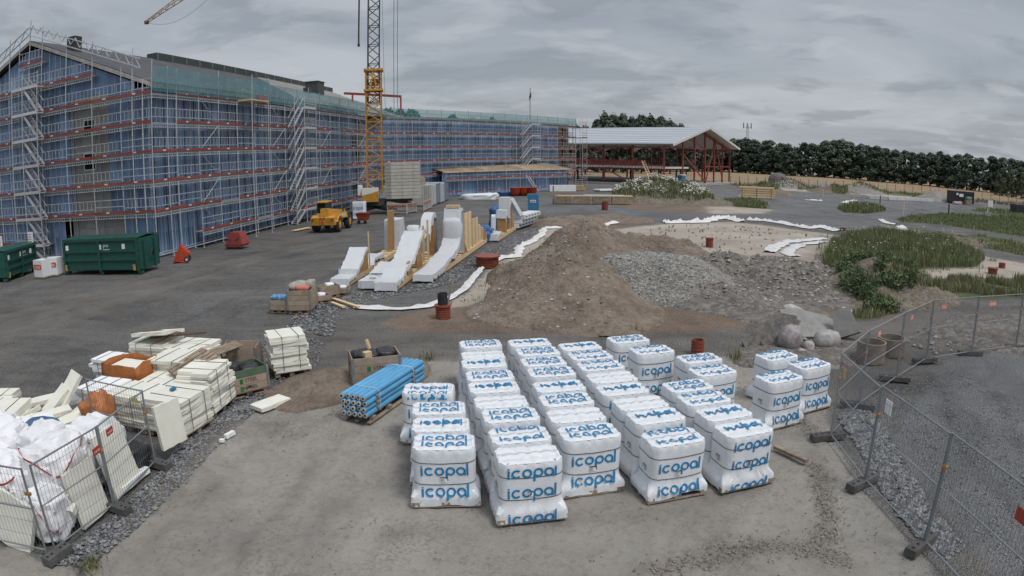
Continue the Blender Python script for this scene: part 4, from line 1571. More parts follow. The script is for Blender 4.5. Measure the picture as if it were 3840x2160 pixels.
# guy ropes from mast head to ballast, jib, hanging strut
inv = Matrix.Rotation(-KA, 3, 'Z')
L_ = lambda p: inv @ (Vector(p) - KC)
for (xt, xb, yb) in ((1478, 1481, 600), (1492, 1494, 600), (1433, 1455, 640)):
    a, b = onp(xt, -60, KC + Vector((0, 0.5, 0)), 2), onp(xb, yb, KC + Vector((0, 0.5, 0)), 2)
    MB().tube(L_(a), L_(b), 0.035 if xt > 1440 else 0.02, 6).build('guy_rope', galv_d, tk)
a, b = onp(1348, -60, KC, 2), onp(1345, 168, KC, 2)
MB().tube(L_(a), L_(b), 0.09, 8).ring(L_(b), 0.14, [(0, -0.2), (1, -0.2), (1, 0.1), (0, 0.1)], 8).build('hanging_strut', dark_st, tk)
tip = onp(550, 84, KC + Vector((0, 4, 0)), 3)
root = Vector((KC.x, KC.y, 36.5))
jw = M('pale_jib_paint', (0.45, 0.36, 0.22), 0.5, 0.2, 3)
mb = MB()
d = (root - tip)
Lj = d.length
d.normalize()
sd = d.cross(Vector((0, 0, 1))).normalized()
up = sd.cross(d)
nseg = 30
def J(k, i):
    w = 0.25 + 0.3 * min(1, k * 3)
    o = tip + d * (Lj * k)
    return L_(o + (sd * w if i == 0 else -sd * w if i == 1 else up * (0.25 + 0.85 * min(1, k * 2.5))))
for i in range(3):
    mb.beam(J(0, i), J(0.35, i), 0.09).beam(J(0.35, i), J(1, i), 0.09)
mb.build('jib_chords', jw, tk)
mb = MB()
for k in range(nseg):
    a, b, c2 = k / nseg, (k + 0.5) / nseg, (k + 1) / nseg
    for i in (0, 1):
        mb.beam(J(a, i), J(b, 2), 0.06).beam(J(b, 2), J(c2, i), 0.06)
    mb.beam(J(a, 0), J(a, 1), 0.05)
mb.build('jib_bracing', M('red_jib_paint', (0.35, 0.16, 0.11), 0.5, 0.2, 3), tk)
MB().box(L_(tip), (0.5, 0.5, 0.4)).build('jib_head', red_paint, tk)
k1, k2 = 0.21, 0.24
MB().beam(J(k1, 0) + Vector((0, 0, 0.1)), J(k2, 0) + Vector((0, 0, 0.1)), 0.5, 0.5).build('trolley', M('orange_trolley', (0.4, 0.13, 0.04), 0.5), tk)
pts = []
for i in range(13):
    k = i / 12
    p = tip.lerp(tip + d * Lj * 0.42, k) - Vector((0, 0, 2.6 * (1 - (2 * k - 1) ** 2)))
    pts.append(L_(p))
MB().path(pts, 0.022, 5).build('slack_rope', galv_d, tk)


# ================================================================ sports hall frame
HK = Vector((30.2, 129.3, 0))
GA, LO = 48.0, 138.0
gu = Vector((math.cos(rad(GA)), math.sin(rad(GA)), 0)); lu = Vector((math.cos(rad(LO)), math.sin(rad(LO)), 0))
th = thing('steel_hall', 'open hall frame of red-brown steel with pale metal roof', 'hall', HK, rad(GA))
steel_r = M('red_oxide_steel', (0.30, 0.068, 0.048), 0.6, 0.25, 2)
steel_rd = M('dark_oxide_steel', (0.15, 0.05, 0.04), 0.6, 0.25, 2)
roof_l = M('pale_metal_roof', (0.40, 0.43, 0.47), 0.45, 0.08, 0.4, stretch=(4, 0.3, 1))
soff = M('white_soffit', (0.62, 0.60, 0.56), 0.7, 0.1, 1)
W_, E_, A_, LL = 33.0, 8.3, 12.3, 44.0
gx = [0.0]
for px in (2559, 2603, 2642, 2676, 2707, 2739):
    p = onp(px, 690, HK, GA) - HK
    gx.append(min(W_, p.dot(gu)))
roofz = lambda x: A_ - abs(x - W_ / 2) * (A_ - E_) / (W_ / 2)
MB().box((W_ / 2, LL / 2, 0.15), (W_ + 3, LL + 3, 0.42)).build('floor_slab', concrete, th)
for x in gx:
    MB().box((x, 0, (roofz(x) + 0.3) / 2), (0.32, 0.32, roofz(x) - 0.3)).build('column', steel_r, th)
for k, y in enumerate((7.3, 14.6, 22, 29.3, 36.6, 44)):
    for x in (0, W_):
        MB().box((x, y, E_ / 2), (0.32, 0.32, E_)).build('column', steel_rd if k % 2 else steel_r, th)
    if y < 44:
        MB().box((11, y, E_ / 2), (0.3, 0.3, E_)).build('column', steel_rd, th)
for i in range(22):
    x0, x1 = W_ * i / 22, W_ * (i + 1) / 22
xm = W_ / 2
for nm, x0, x1 in (('roof_slope', -0.8, xm), ('roof_slope', W_ + 0.8, xm)):
    z0, z1 = roofz(x0), A_
    sl = MB().prism([(x0, -2.4, z0 + .25), (x1, -2.4, z1 + .25), (x1, LL, z1 + .25), (x0, LL, z0 + .25)], (0, 0, 0.12)).build(nm, roof_l, th)
    MB().prism([(x0, -2.3, z0 + .12), (x1, -2.3, z1 + .12), (x1, LL - .1, z1 + .12), (x0, LL - .1, z0 + .12)], (0, 0, 0.1)).build('soffit', soff, sl)
    for k in range(9):
        f_ = (k + 0.5) / 9
        MB().beam((x0 + (x1 - x0) * f_, -2.4, z0 + (z1 - z0) * f_ + 0.40), (x0 + (x1 - x0) * f_, LL, z0 + (z1 - z0) * f_ + 0.40), 0.12, 0.05).build('roof_seam', roof_l, sl)
    MB().beam((x0, -2.45, z0 + 0.2), (x1, -2.45, z1 + 0.2), 0.1, 0.5).build('verge', soff, sl)
MB().beam((-0.85, -2.4, E_ + 0.1), (-0.85, LL, E_ + 0.1), 0.1, 0.3).build('gutter', M('green_grey_gutter', (0.16, 0.2, 0.18), 0.5), th)
for k, y in enumerate((0, 7.3, 14.6, 22, 29.3, 36.6, 44)):
    for xa, xb in ((0.2, xm), (W_ - 0.2, xm)):
        MB().beam((xa, y, roofz(xa) - 0.45), (xb, y, A_ - 0.45), 0.3, 0.55).build('rafter', steel_r if y == 0 else soff, th)
    if y: MB().prism([(0.3, y, E_ - 0.2), (5.5, y, E_ + 1.0), (5.5, y, E_ - 0.2), (0.3, y, E_ - 1.5)], (0, 0.25, 0)).build('haunch_panel', soff, th)
for z in (E_ - 0.5,):
    MB().beam((0, 0, z), (0, LL, z), 0.25, 0.3).build('eaves_beam', steel_r, th)
    MB().beam((W_, 0, z), (W_, LL, z), 0.25, 0.3).build('eaves_beam', steel_r, th)
MB().beam((gx[3], 0, 4.0), (W_, 0, 4.0), 0.15, 0.18).build('gable_rail', steel_r, th)
MB().beam((0, 0, E_ - 0.4), (gx[3], 0, E_ - 0.4), 0.2, 0.25).build('gable_rail', steel_r, th)
for a, b in (((gx[4], roofz(gx[4]) - .5), (gx[3], .4)), ((gx[4], roofz(gx[4]) - .5), (gx[5], .4)), ((gx[1], 6.5), (gx[3], .6))):
    MB().beam((a[0], -0.2, a[1]), (b[0], -0.2, b[1]), 0.22, 0.22).build('brace', steel_r, th)
for y0, y1, z0, z1 in ((7.3, 14.6, 0.4, 3.4), (29.3, 22, 7.4, 4.2), (14.6, 22, 7.4, 4.2), (36.6, 29.3, 0.4, 3.4)):
    MB().beam((0, y0, z0), (0, y1, z1), 0.2, 0.2).build('brace', steel_r, th)
# mezzanine of hollow-core slabs
MB().box((5.5, 22, 3.35), (11, 43, 0.35)).build('mezzanine_beam', steel_rd, th)
for k in range(18):
    y = 1.2 + k * 2.4
    s_ = MB().box((5.4, y, 3.72), (11.2, 2.3, 0.36)).build('hollow_core_slab', soff, th)
    mb = MB()
    for q in (-0.8, -0.2, 0.5):
        mb.box((-0.205, y + q, 3.72), (0.012, 0.2, 0.2))
    mb.build('slab_core_holes', dark_in, s_, kind='stuff')
red_net = M('red_guard_net', (0.3, 0.06, 0.05), 0.7, 0.2, 4, alpha=0.6)
MB().box((-0.1, 20, 4.15), (0.03, 39, 0.25)).build('toe_rail', M('bright_red_board', (0.36, 0.06, 0.05), 0.6), th)
MB().grid([(-0.12, y, z) for z in (4.3, 5.2) for y in np.linspace(4, 41, 20)], 20).build('guard_net', red_net, th)
mb = MB()
for s_ in (-0.5, 0.5):
    mb.beam((-0.6 + s_, 4.5, 5.0), (-3.6 + s_, 0.5, 0.4), 0.1, 0.3)
for i in range(10):
    f_ = (i + .5) / 10
    mb.box((-0.6 - 3 * f_, 4.5 - 4 * f_, 5 - 4.6 * f_), (1.1, 0.5, 0.08))
mb.build('access_stairs', wood_pale, th)
for y in (24.0,):
    mb = MB()
    for x in (-0.4, 0.7):
        for yy in (0, 1.4):
            mb.tube((x, y + yy, 0.3), (x, y + yy, 6.6), 0.05)
    for k in range(8):
        mb.tube((-0.4, y, 0.8 + k * 0.8), (-0.4, y + 1.4, 0.8 + k * 0.8), 0.04).tube((0.7, y, 0.8 + k * .8), (-0.4, y, 0.8 + k * .8), 0.04)
    mb.build('access_tower', alum, th)


# ================================================================ trees
leaf_m = []
for i, (a, b) in enumerate((((0.045, 0.064, 0.050), (0.10, 0.128, 0.10)), ((0.052, 0.07, 0.052), (0.115, 0.14, 0.105)), ((0.06, 0.078, 0.042), (0.12, 0.138, 0.078)))):
    leaf_m.append(M('foliage_%s' % 'abc'[i], b, 0.8, 0.3, 1.3, col2=a, spec=0.15, objvar=0.18))
bark = M('tree_bark', (0.075, 0.06, 0.048), 0.95, 0.35, 5, bump=0.3)


def crown_mesh(seed, n=1500, leaf=0.045, mat=0, wide=0.30, base=0.12):
    """crown of a unit-high tree: leaf tufts gathered on overlapping boughs"""
    rr = random.Random(seed)
    boughs = []
    for i in range(60):
        t = base + (0.93 - base) * (i + rr.random()) / 60
        prof = wide * (0.55 + 0.45 * math.sin(pi * min(1, (t - base) / 0.75 * 0.75 + 0.18))) * (1.0 if t < 0.62 else max(0.16, 1 - (t - 0.62) / 0.42))
        a = rr.random() * 2 * pi
        q = prof * (0.35 + 0.65 * rr.random())
        boughs.append((q * math.cos(a), q * math.sin(a), t, 0.03 + 0.06 * rr.random()))
    boughs.append((0, 0, 0.93, 0.06))
    vs, fs = [], []
    for k in range(n):
        bx, by, bz, br = boughs[rr.randrange(len(boughs))]
        u = Vector((rr.gauss(0, 1), rr.gauss(0, 1), rr.gauss(0, 0.8))).normalized() * br * (0.6 + 0.55 * rr.random())
        c = Vector((bx, by, bz)) + u
        nrm = (u.normalized() + Vector((rr.uniform(-.7, .7), rr.uniform(-.7, .7), rr.uniform(-.2, .9)))).normalized()
        a = nrm.cross(Vector((rr.random(), rr.random(), 0.3))).normalized()
        b = nrm.cross(a)
        s = leaf * (0.5 + 0.8 * rr.random())
        o = len(vs)
        vs += [c - a * s * .9 - b * s * .2, c - b * s * .8, c + a * s - b * s * .1, c + a * s * .3 + b * s * .7, c - a * s * .5 + b * s * .6]
        fs.append((o, o + 1, o + 2, o + 3, o + 4))
    return MB().add(vs, fs).mesh('crown', leaf_m[mat])


def trunk_mesh(seed):
    rr = random.Random(seed)
    mb = MB().tube((0, 0, 0), (0.01, 0, 0.35), 0.018, 7, 0.013).tube((0.01, 0, 0.35), (0, 0.005, 0.8), 0.013, 6, 0.004)
    for i in range(7):
        z = 0.15 + 0.09 * i
        a = rr.random() * 6.3
        mb.tube((0, 0, z), (0.16 * math.cos(a), 0.16 * math.sin(a), z + 0.14), 0.006, 5, 0.002)
    return mb.mesh('trunk', bark)


CROWN = [crown_mesh(10 + i, 3200, 0.024, i % 2, 0.27 + 0.02 * (i % 3), 0.06) for i in range(6)]
CROWN_L = [crown_mesh(40 + i, 3600, 0.026, 2, 0.42, 0.03) for i in range(2)]
CROWN_P = [crown_mesh(60 + i, 2600, 0.026, 1, 0.27, 0.22) for i in range(3)]
TRK = [trunk_mesh(i) for i in range(3)]


def tree(px, ptop, b, lab, group, crowns, wide=1.0, nm='tree'):
    z = hz(px, ptop, b)
    t = thing(nm, lab, 'tree', (b.x, b.y, -0.1), R.random() * 6.28, group)
    for q, me_ in (('crown', R.choice(crowns)), ('trunk', R.choice(TRK))):
        o = put(q, me_, t)
        o.scale = (z * wide, z * wide, z * 1.02)
    return t


def base_row(px):
    pts = [(2150, 640), (2500, 641), (2766, 648), (3142, 668), (3541, 703), (3740, 725), (3900, 742)]
    for (a, ya), (b, yb) in zip(pts[:-1], pts[1:]):
        if a <= px <= b:
            return ya + (yb - ya) * (px - a) / (b - a)
    return 745


tops = [(100, 195), (165, 200), (230, 188), (300, 200), (370, 207), (430, 205), (500, 228), (570, 235), (640, 262), (720, 225), (800, 235), (880, 208), (960, 203), (1030, 198), (1100, 220), (1180, 235), (1250, 250), (1330, 252), (1400, 270), (1480, 285), (1560, 290), (1640, 308), (1700, 312), (1780, 310), (1850, 298), (1930, 328), (2010, 322), (2100, 318), (2200, 352), (2300, 338), (2400, 350), (2480, 362), (2560, 380)]
for i, (zx, zy) in enumerate(tops):
    px, py = 2700 + zx / 2.26, 440 + zy / 2.26
    b = g(px + R.uniform(-5, 5), base_row(px) - R.uniform(0, 3))
    lab = 'dark leafy tree, ' + nth(i) + ' from the hall in the row beyond the field'
    tree(px, py - 6, b, lab, 'tree row beyond the field', CROWN, 1.55)
for i in range(15):
    px = 2160 + i * 42
    b = g(px, 643)
    tree(px, 520 if px > 2480 else 535, b, 'dark tree seen through the hall frame, ' + nth(i) + ' from its left end', 'trees behind the hall', CROWN, 1.6)
for i, (px, py) in enumerate(((2240, 452), (2268, 424), (2300, 430), (2335, 428), (2368, 440), (2405, 436), (2440, 434), (2478, 441), (2512, 452), (2552, 466), (2573, 480))):
    b = ray(px, 640); b = Vector((b.x, b.y, 0)).normalized() * 235
    tree(px, py - 4, b, 'tall feathery tree above the pale hall roof, ' + nth(i) + ' from the left', 'trees above the hall roof', CROWN_P, 0.85)
for i, (px, py) in enumerate(((1460, 404), (1500, 408), (1545, 412), (1700, 428), (1850, 440), (2060, 466), (2095, 468), (2165, 470), (2195, 472))):
    b = ray(px, 640); b = Vector((b.x, b.y, 0)).normalized() * 210
    tree(px, py, b, 'treetop just showing over the far wing, ' + nth(i) + ' from the crane', 'trees behind the far wing', CROWN_P, 1.0)
for i, (px, py, yb) in enumerate(((3745, 650, 732), (3785, 640, 738), (3830, 645, 745), (3880, 640, 752))):
    tree(px, py, g(px, yb), ['leftmost', 'second', 'third', 'last'][i] + ' of the paler bushy trees at the right field edge', 'bushes at the right edge', CROWN_L, 1.0, 'bush')

# radio masts
for px, yt, dist, lab in ((1990, 330, 330, 'slim radio mast above the far wing'), (2801, 462, 420, 'lattice radio mast with antennas above the trees')):
    b = ray(px, 640); b = Vector((b.x, b.y, 0)).normalized() * dist
    z = hz(px, yt, b)
    t = thing('radio_mast', lab, 'mast', b)
    if px < 2000:
        MB().tube((0, 0, 0), (0, 0, z - 6), 0.5, 8, 0.35).build('pole', galv, t)
        for k in range(3):
            MB().box((0.3 * (k - 1), 0, z - 5 + k * 0.8), (0.6, 0.6, 2.4)).build('antenna', galv_d, t)
        MB().tube((0, 0, z - 6), (0, 0, z), 0.2, 6).build('spike', galv_d, t)
    else:
        mb = MB()
        for x, y in ((-0.7, -0.5), (0.7, -0.5), (0, 0.7)):
            mb.beam((x, y, 0), (x, y, z - 1), 0.25, 0.25)
        k = 0
        while k < z - 3:
            mb.beam((-0.7, -0.5, k), (0.7, -0.5, k + 2.2), 0.15).beam((0.7, -0.5, k), (0, 0.7, k + 2.2), 0.15)
            k += 2.2
        mb.build('lattice_pole', galv, t)
        for x in (-2.6, 0, 2.6):
            MB().box((x, 0, z - 1.6), (0.6, 0.5, 3.4)).build('antenna', galv_d, t)
        MB().box((0, 0, z - 2.5), (5.2, 0.2, 0.25)).build('antenna_arm', galv_d, t)

# post and wire fence along the field
tfc = thing('wire_fence', 'low fence of thin rust-red posts along the tan field', 'fence')
fp = [(2740, 692), (2960, 700), (3180, 710), (3400, 722), (3620, 741), (3840, 764), (3990, 780)]
prev = None
for k in range(38):
    px = 2740 + k * 32.5
    for (a, ya), (b_, yb) in zip(fp[:-1], fp[1:]):
        if a <= px <= b_:
            py = ya + (yb - ya) * (px - a) / (b_ - a)
    p = g(px, py)
    MB().tube((0, 0, -0.1), (0, 0, 2.0), 0.07, 5).build('post', M('rust_post', (0.24, 0.08, 0.05), 0.8), tfc, p)
    if prev is not None:
        for z in (0.7, 1.3, 1.9):
            MB().tube(prev + Vector((0, 0, z)), p + Vector((0, 0, z)), 0.018, 4).build('wire', galv_d, tfc)
    prev = p
# ================================================================ yard: vehicles, skips, crates, timber frames
jcb = M('machine_yellow', (0.62, 0.32, 0.05), 0.42, 0.15, 3, dirt=((0.25, 0.18, 0.11), 4, 0.55, 0.5))
glass_d = M('tinted_cab_glass', (0.02, 0.03, 0.03), 0.12, 0.2, 3, alpha=0.75, spec=0.6)
tyre_m = M('dusty_tyre', (0.045, 0.043, 0.04), 0.9, 0.35, 8, bump=0.3)
skip_r = M('red_skip_paint', (0.42, 0.055, 0.022), 0.5, 0.2, 3, dirt=((0.2, 0.07, 0.05), 4, 0.58, 0.6))
green_d = M('dark_green_container_paint', (0.014, 0.075, 0.058), 0.45, 0.2, 2, dirt=((0.05, 0.07, 0.06), 3, 0.6, 0.5))


def wheel(t, x, y, r, w, nm='wheel'):
    mb = MB()
    prof = [(r * 0.55, -w / 2), (r * 0.92, -w / 2), (r, -w * 0.3), (r, w * 0.3), (r * 0.92, w / 2), (r * 0.55, w / 2)]
    n = 22
    vs, fs = [], []
    for i in range(n):
        a = 2 * pi * i / n
        k = 1.0 + (0.03 if i % 2 else 0)
        for rr, yy in prof:
            q = rr * (k if rr > r * 0.9 else 1)
            vs.append((q * math.cos(a), yy, q * math.sin(a)))
    m = len(prof)
    for i in range(n):
        j = (i + 1) % n
        for q in range(m - 1):
            fs.append((i * m + q, i * m + q + 1, j * m + q + 1, j * m + q))
    tyre = mb.add(vs, fs).build('tyre', tyre_m, t, (x, y, r))
    rim = MB().tube((0, -w * 0.42, 0), (0, w * 0.42, 0), r * 0.56, 16).tube((0, -w * 0.47, 0), (0, w * 0.47, 0), r * 0.2, 10).build('rim', jcb, tyre)
    return tyre


p0 = g(1228, 868)
tt = thing('telehandler', 'yellow telescopic handler parked before the scaffold, seen from behind', 'telehandler', (p0.x, p0.y, 0), rad(86))
for x in (0, 2.75):
    for y in (-0.97, 0.97):
        wheel(tt, x, y, 0.62, 0.46)
MB().box((1.35, 0, 0.85), (4.6, 0.95, 0.6)).box((0, 0, 0.62), (0.3, 1.6, 0.25)).box((2.75, 0, 0.62), (0.3, 1.6, 0.25)).build('chassis', dark_st, tt)
cw = MB().prism([(-1.05, -1.05, 0.62), (-1.15, -1.05, 1.25), (-0.5, -1.05, 1.35), (-0.35, -1.05, 0.7)], (0, 2.1, 0)).build('counterweight', jcb, tt)
MB().prism([(-1.17, -0.18, 0.78), (-1.17, 0.18, 0.78), (-1.20, 0.0, 1.1)], (0.03, 0, 0)).build('warning_triangle', M('orange_red_reflector', (0.7, 0.08, 0.02), 0.4), cw)
for y in (-0.85, 0.85):
    MB().box((-1.14, y, 1.1), (0.06, 0.22, 0.12)).build('tail_light', red_paint, cw)
MB().prism([(-0.6, -1.15, 1.1), (-0.55, -1.15, 1.62), (1.9, -1.15, 1.42), (2.15, -1.15, 1.0)], (0, 0.75, 0)).build('engine_cover', jcb, tt)
for x in (0, 2.75):
    for y in (-0.97, 0.97):
        mb = MB()
        pts = [(x + 0.72 * math.cos(a), 0.62 + 0.72 * math.sin(a)) for a in np.linspace(0.35, 2.8, 7)]
        for (xa, za), (xb, zb_) in zip(pts[:-1], pts[1:]):
            mb.beam((xa, y, za), (xb, y, zb_), 0.5, 0.03)
        mb.build('mudguard', black_rub if x else jcb, tt)
cab = MB().box((1.15, 0.62, 1.2), (1.6, 0.86, 0.6)).build('cab', jcb, tt)
for x in (0.42, 1.9):
    for y in (0.22, 1.02):
        MB().beam((x, y, 1.45), (x + (0.08 if x < 1 else -0.12), y, 2.38), 0.08).build('cab_pillar', dark_st, cab)
MB().box((1.12, 0.62, 2.43), (1.6, 0.92, 0.1)).build('cab_roof', jcb, cab)
for c_, d_ in (((1.15, 1.03, 1.92), (1.4, 0.012, 0.86)), ((1.15, 0.21, 1.92), (1.4, 0.012, 0.86)), ((0.45, 0.62, 1.92), (0.012, 0.74, 0.86)), ((1.83, 0.62, 1.92), (0.012, 0.74, 0.86))):
    MB().box(c_, d_).build('cab_window', glass_d, cab)
bm = MB().beam((-0.75, -0.1, 1.78), (4.1, -0.1, 1.32), 0.36, 0.42).build('boom', jcb, tt)
MB().beam((3.6, -0.1, 1.37), (4.9, -0.1, 1.05), 0.28, 0.32).build('boom_extension', jcb, bm)
MB().box((-0.6, -0.1, 1.62), (0.5, 0.7, 0.7)).build('boom_pivot', jcb, tt)
MB().box((5.0, -0.1, 0.75), (0.12, 1.2, 0.9)).build('fork_carriage', dark_st, tt)
for y in (-0.5, 0.3):
    MB().box((5.6, y, 0.32), (1.2, 0.12, 0.05)).build('fork', dark_st, tt)
MB().beam((2.1, -0.75, 1.5), (2.1, -0.75, 2.0), 0.12).box((2.1, -0.95, 1.95), (0.1, 0.3, 0.35)).build('mirror', dark_st, tt)
put('lettering', text_mesh('JCB', 0.5, dark_in), tt, (-1.175, 0.0, 1.22), rad(-90))
MB().box((0.9, -1.16, 1.28), (1.5, 0.012, 0.28)).build('side_decal', M('pale_orange_decal', (0.65, 0.45, 0.25), 0.5), tt)


def dumpster(lab, a, b, depth, h, text=True):
    """hooklift skip: a, b are the two lower corners of the long side"""
    d = b - a
    L = d.length
    t = thing('hooklift_container', lab, 'skip', a, math.atan2(d.y, d.x))
    mb = MB()
    w = 0.05
    mb.box((L / 2, 0.03, h / 2 + 0.12), (L, 0.06, h - 0.3)).box((L / 2, depth - 0.03, h / 2 + 0.12), (L, 0.06, h - 0.3))
    mb.box((0.03, depth / 2, h / 2 + 0.12), (0.06, depth, h - 0.3)).box((L - 0.03, depth / 2, h / 2 + 0.12), (0.06, depth, h - 0.3))
    mb.box((L / 2, depth / 2, 0.3), (L - 0.1, depth - 0.1, 0.1))
    mb.build('body', green_d, t)
    MB().prism([(0, -0.04, h), (L, -0.04, h), (L, depth / 2, h + 0.1), (0, depth / 2, h + 0.1)], (0, 0, 0.05)).prism([(0, depth / 2, h + 0.1), (L, depth / 2, h + 0.1), (L, depth + 0.04, h), (0, depth + 0.04, h)], (0, 0, 0.05)).build('lid', green_d, t)
    for z in (h * 0.42, h * 0.66):
        MB().box((L / 2, -0.04, z), (L, 0.09, 0.13)).build('side_rib', green_d, t)
    for x in (0.08, L / 2, L - 0.08):
        MB().box((x, -0.05, h / 2 + 0.1), (0.16, 0.11, h - 0.2)).build('post_rib', green_d, t)
        MB().box((x, 0.2, 0.09), (0.3, 0.3, 0.18)).build('foot', green_d, t)
    MB().box((L / 2, -0.03, h - 0.06), (L, 0.12, 0.12)).build('top_rail', green_d, t)
    for x, z in ((0.35, h * 0.78), (L * 0.55 - 0.25, h * 0.78), (L * 0.82, h * 0.78)):
        MB().box((x, -0.02, z), (0.22, 0.05, 0.3)).build('white_sticker', tagw, t)
    for x in (0.2, L - 0.35):
        MB().box((x, -0.1, h * 0.2), (0.2, 0.012, 0.36)).build('hazard_sticker', M('yellow_black_sticker', (0.45, 0.30, 0.05), 0.6, 0.7, 9), t)
    for y in (depth * 0.25, depth * 0.75):
        MB().box((L + 0.05, y, h * 0.5), (0.1, 0.14, h * 0.8)).build('end_rib', green_d, t)
    MB().beam((L + 0.15, depth * 0.42, h * 0.45), (L + 0.3, depth * 0.5, h * 0.65), 0.08).beam((L + 0.3, depth * 0.5, h * 0.65), (L + 0.15, depth * 0.58, h * 0.45), 0.08).build('hook_bar', dark_st, t)
    if text:
        for i, s_ in enumerate(('pre', 'zero.')):
            put('lettering', text_mesh(s_, 0.42 if i == 0 else 0.62, tagw), t, (L * 0.55 + 0.25 + (0 if i == 0 else 0.08), -0.02, h * 0.82 - i * 0.26))
    return t


dumpster('dark green lidded skip standing side-on before the gable', g(248, 1030), g(527, 1028), 2.3, 2.15)
a, b = g(30, 1056), g(125, 1020)
dumpster('dark green skip cut by the left edge of the picture', a, b + (b - a).normalized() * 0.6, 2.3, 1.9)

# white bulk boxes with orange labels
for i, (px, py) in enumerate(((150, 1044), (193, 1036))):
    c = g(px, py)
    t = thing('bulk_box', ('left' if i == 0 else 'right') + ' white bulk box with orange label between the green skips', 'box', (c.x, c.y + 0.4, 0), rad(-14 + i * 22), 'white bulk boxes')
    b = MB().box((0, 0, 0.62), (1.0, 0.8, 1.05), top=(1.03, 1.03)).build('box', white_film, t)
    MB().box((0, -0.42, 0.72), (0.86, 0.012, 0.3)).build('label', M('orange_label', (0.6, 0.10, 0.03), 0.6), t)
    put('lettering', text_mesh('renta', 0.6, tagw), t, (0, -0.435, 0.72))
    MB().box((0, 0, 0.05), (1.0, 0.8, 0.1)).build('wooden_pallet', wood_old, t)


def tub(t, c, L, W, H, mat, rot=None):
    """open tipping skip, tapered, with a hollow inside and a rolled rim"""
    mb = MB()
    bt, tp = 0.62, 1.0
    v = []
    for z, k in ((0, bt), (H, tp)):
        for x, y in ((-L / 2, -W / 2), (L / 2, -W / 2), (L / 2, W / 2), (-L / 2, W / 2)):
            v.append((x * k, y * (0.85 if z == 0 else 1), z))
    for z, k in ((0.05, bt - 0.03), (H, tp - 0.05)):
        for x, y in ((-L / 2, -W / 2), (L / 2, -W / 2), (L / 2, W / 2), (-L / 2, W / 2)):
            v.append((x * k, y * (0.82 if z < 0.1 else 0.94), z))
    f = [(3, 2, 1, 0), (0, 1, 5, 4), (1, 2, 6, 5), (2, 3, 7, 6), (3, 0, 4, 7), (8, 9, 10, 11), (9, 8, 12, 13), (10, 9, 13, 14), (11, 10, 14, 15), (8, 11, 15, 12), (4, 5, 13, 12), (5, 6, 14, 13), (6, 7, 15, 14), (7, 4, 12, 15)]
    mb.add(v, f)
    for s_ in (-1, 1):
        mb.box((0, s_ * W / 2, H), (L + 0.08, 0.06, 0.08)).box((s_ * L / 2, 0, H), (0.06, W + 0.06, 0.08))
    o = mb.build('tub', mat, t, c)
    if rot: o.rotation_euler = rot
    return o


t = thing('tipping_skip', 'red wheeled skip tipped up on end by the gable corner', 'skip', g(683, 985) + Vector((0, 0.3, 0)), rad(20))
tub(t, (0.25, 0.2, 0.25), 1.1, 0.9, 0.75, skip_r, (0, rad(-62), 0))
for y in (-0.35, 0.4):
    o = MB().tube((0, -0.05, 0), (0, 0.05, 0), 0.2, 14).build('wheel', black_rub, t, (0.25, y - 0.1, 0.2))
    MB().tube((0, -0.06, 0), (0, 0.06, 0), 0.1, 10).build('hub', alum, o)
t = thing('tipping_skip', 'red skips nested upside down on a frame beneath the scaffold', 'skip', g(880, 932) + Vector((0, 0.4, 0)), rad(-8))
for i in range(2):
    tub(t, (0.15 * i, 0, 1.05 + 0.12 * i), 1.35, 1.1, 0.85, M('dull_red_skip_paint', (0.25, 0.05, 0.04), 0.55, 0.25, 3), (pi, 0, 0))
MB().beam((-0.5, -0.5, 0.1), (0.5, -0.5, 0.75), 0.06).beam((0.5, -0.5, 0.1), (-0.5, -0.5, 0.75), 0.06).box((0, -0.5, 0.08), (1.2, 0.08, 0.1)).build('stand', dark_st, t)
t = thing('tipping_skip', 'small brown-red wheeled skip beside the telehandler', 'skip', g(1363, 838), rad(-10))
tub(t, (0, 0, 0.3), 1.15, 0.9, 0.65, red_paint)
for x in (-0.32, 0.32):
    MB().tube((x, -0.4, 0.16), (x, -0.3, 0.16), 0.16, 10).build('wheel', black_rub, t)
for i in range(3):
    c = g(1932 + i * 31, 734 - (1 if i else 0))
    t = thing('tipping_skip', ['left', 'middle', 'right'][i] + ' of three orange-red tubs standing in the far yard', 'skip', c, rad(15), 'orange-red tubs in the far yard')
    o = MB().ring((0, 0, 0), 0.75, [(0, 0.05), (0.7, 0.05), (0.95, 0.5), (1.06, 1.15), (1.1, 1.2), (1.0, 1.2), (0.85, 0.5), (0, 0.2)], 16).build('tub', M('orange_red_plastic', (0.36, 0.045, 0.018), 0.45, 0.2), t, smooth=True)
    MB().tube((-0.3, -0.4, 0.12), (0.3, -0.4, 0.12), 0.12, 8).build('wheel', black_rub, t)
# white bag stack by the telehandler, with the same print
c = g(1345, 822)
t = thing('wrapped_pallet', 'lone white-wrapped pallet behind the telehandler, by the crane', 'pallet', (c.x, c.y + 0.4, 0), rad(-4), 'wrapped roofing roll pallets')
put('wooden_pallet', PW, t); h_ = put('hood', HOODS[0], t)
for pm in PRINT['twin', 0]: put('printed_word', pm, h_, kind='stuff')
for o in (h_,): o.scale = (1.25, 1.2, 1.55)

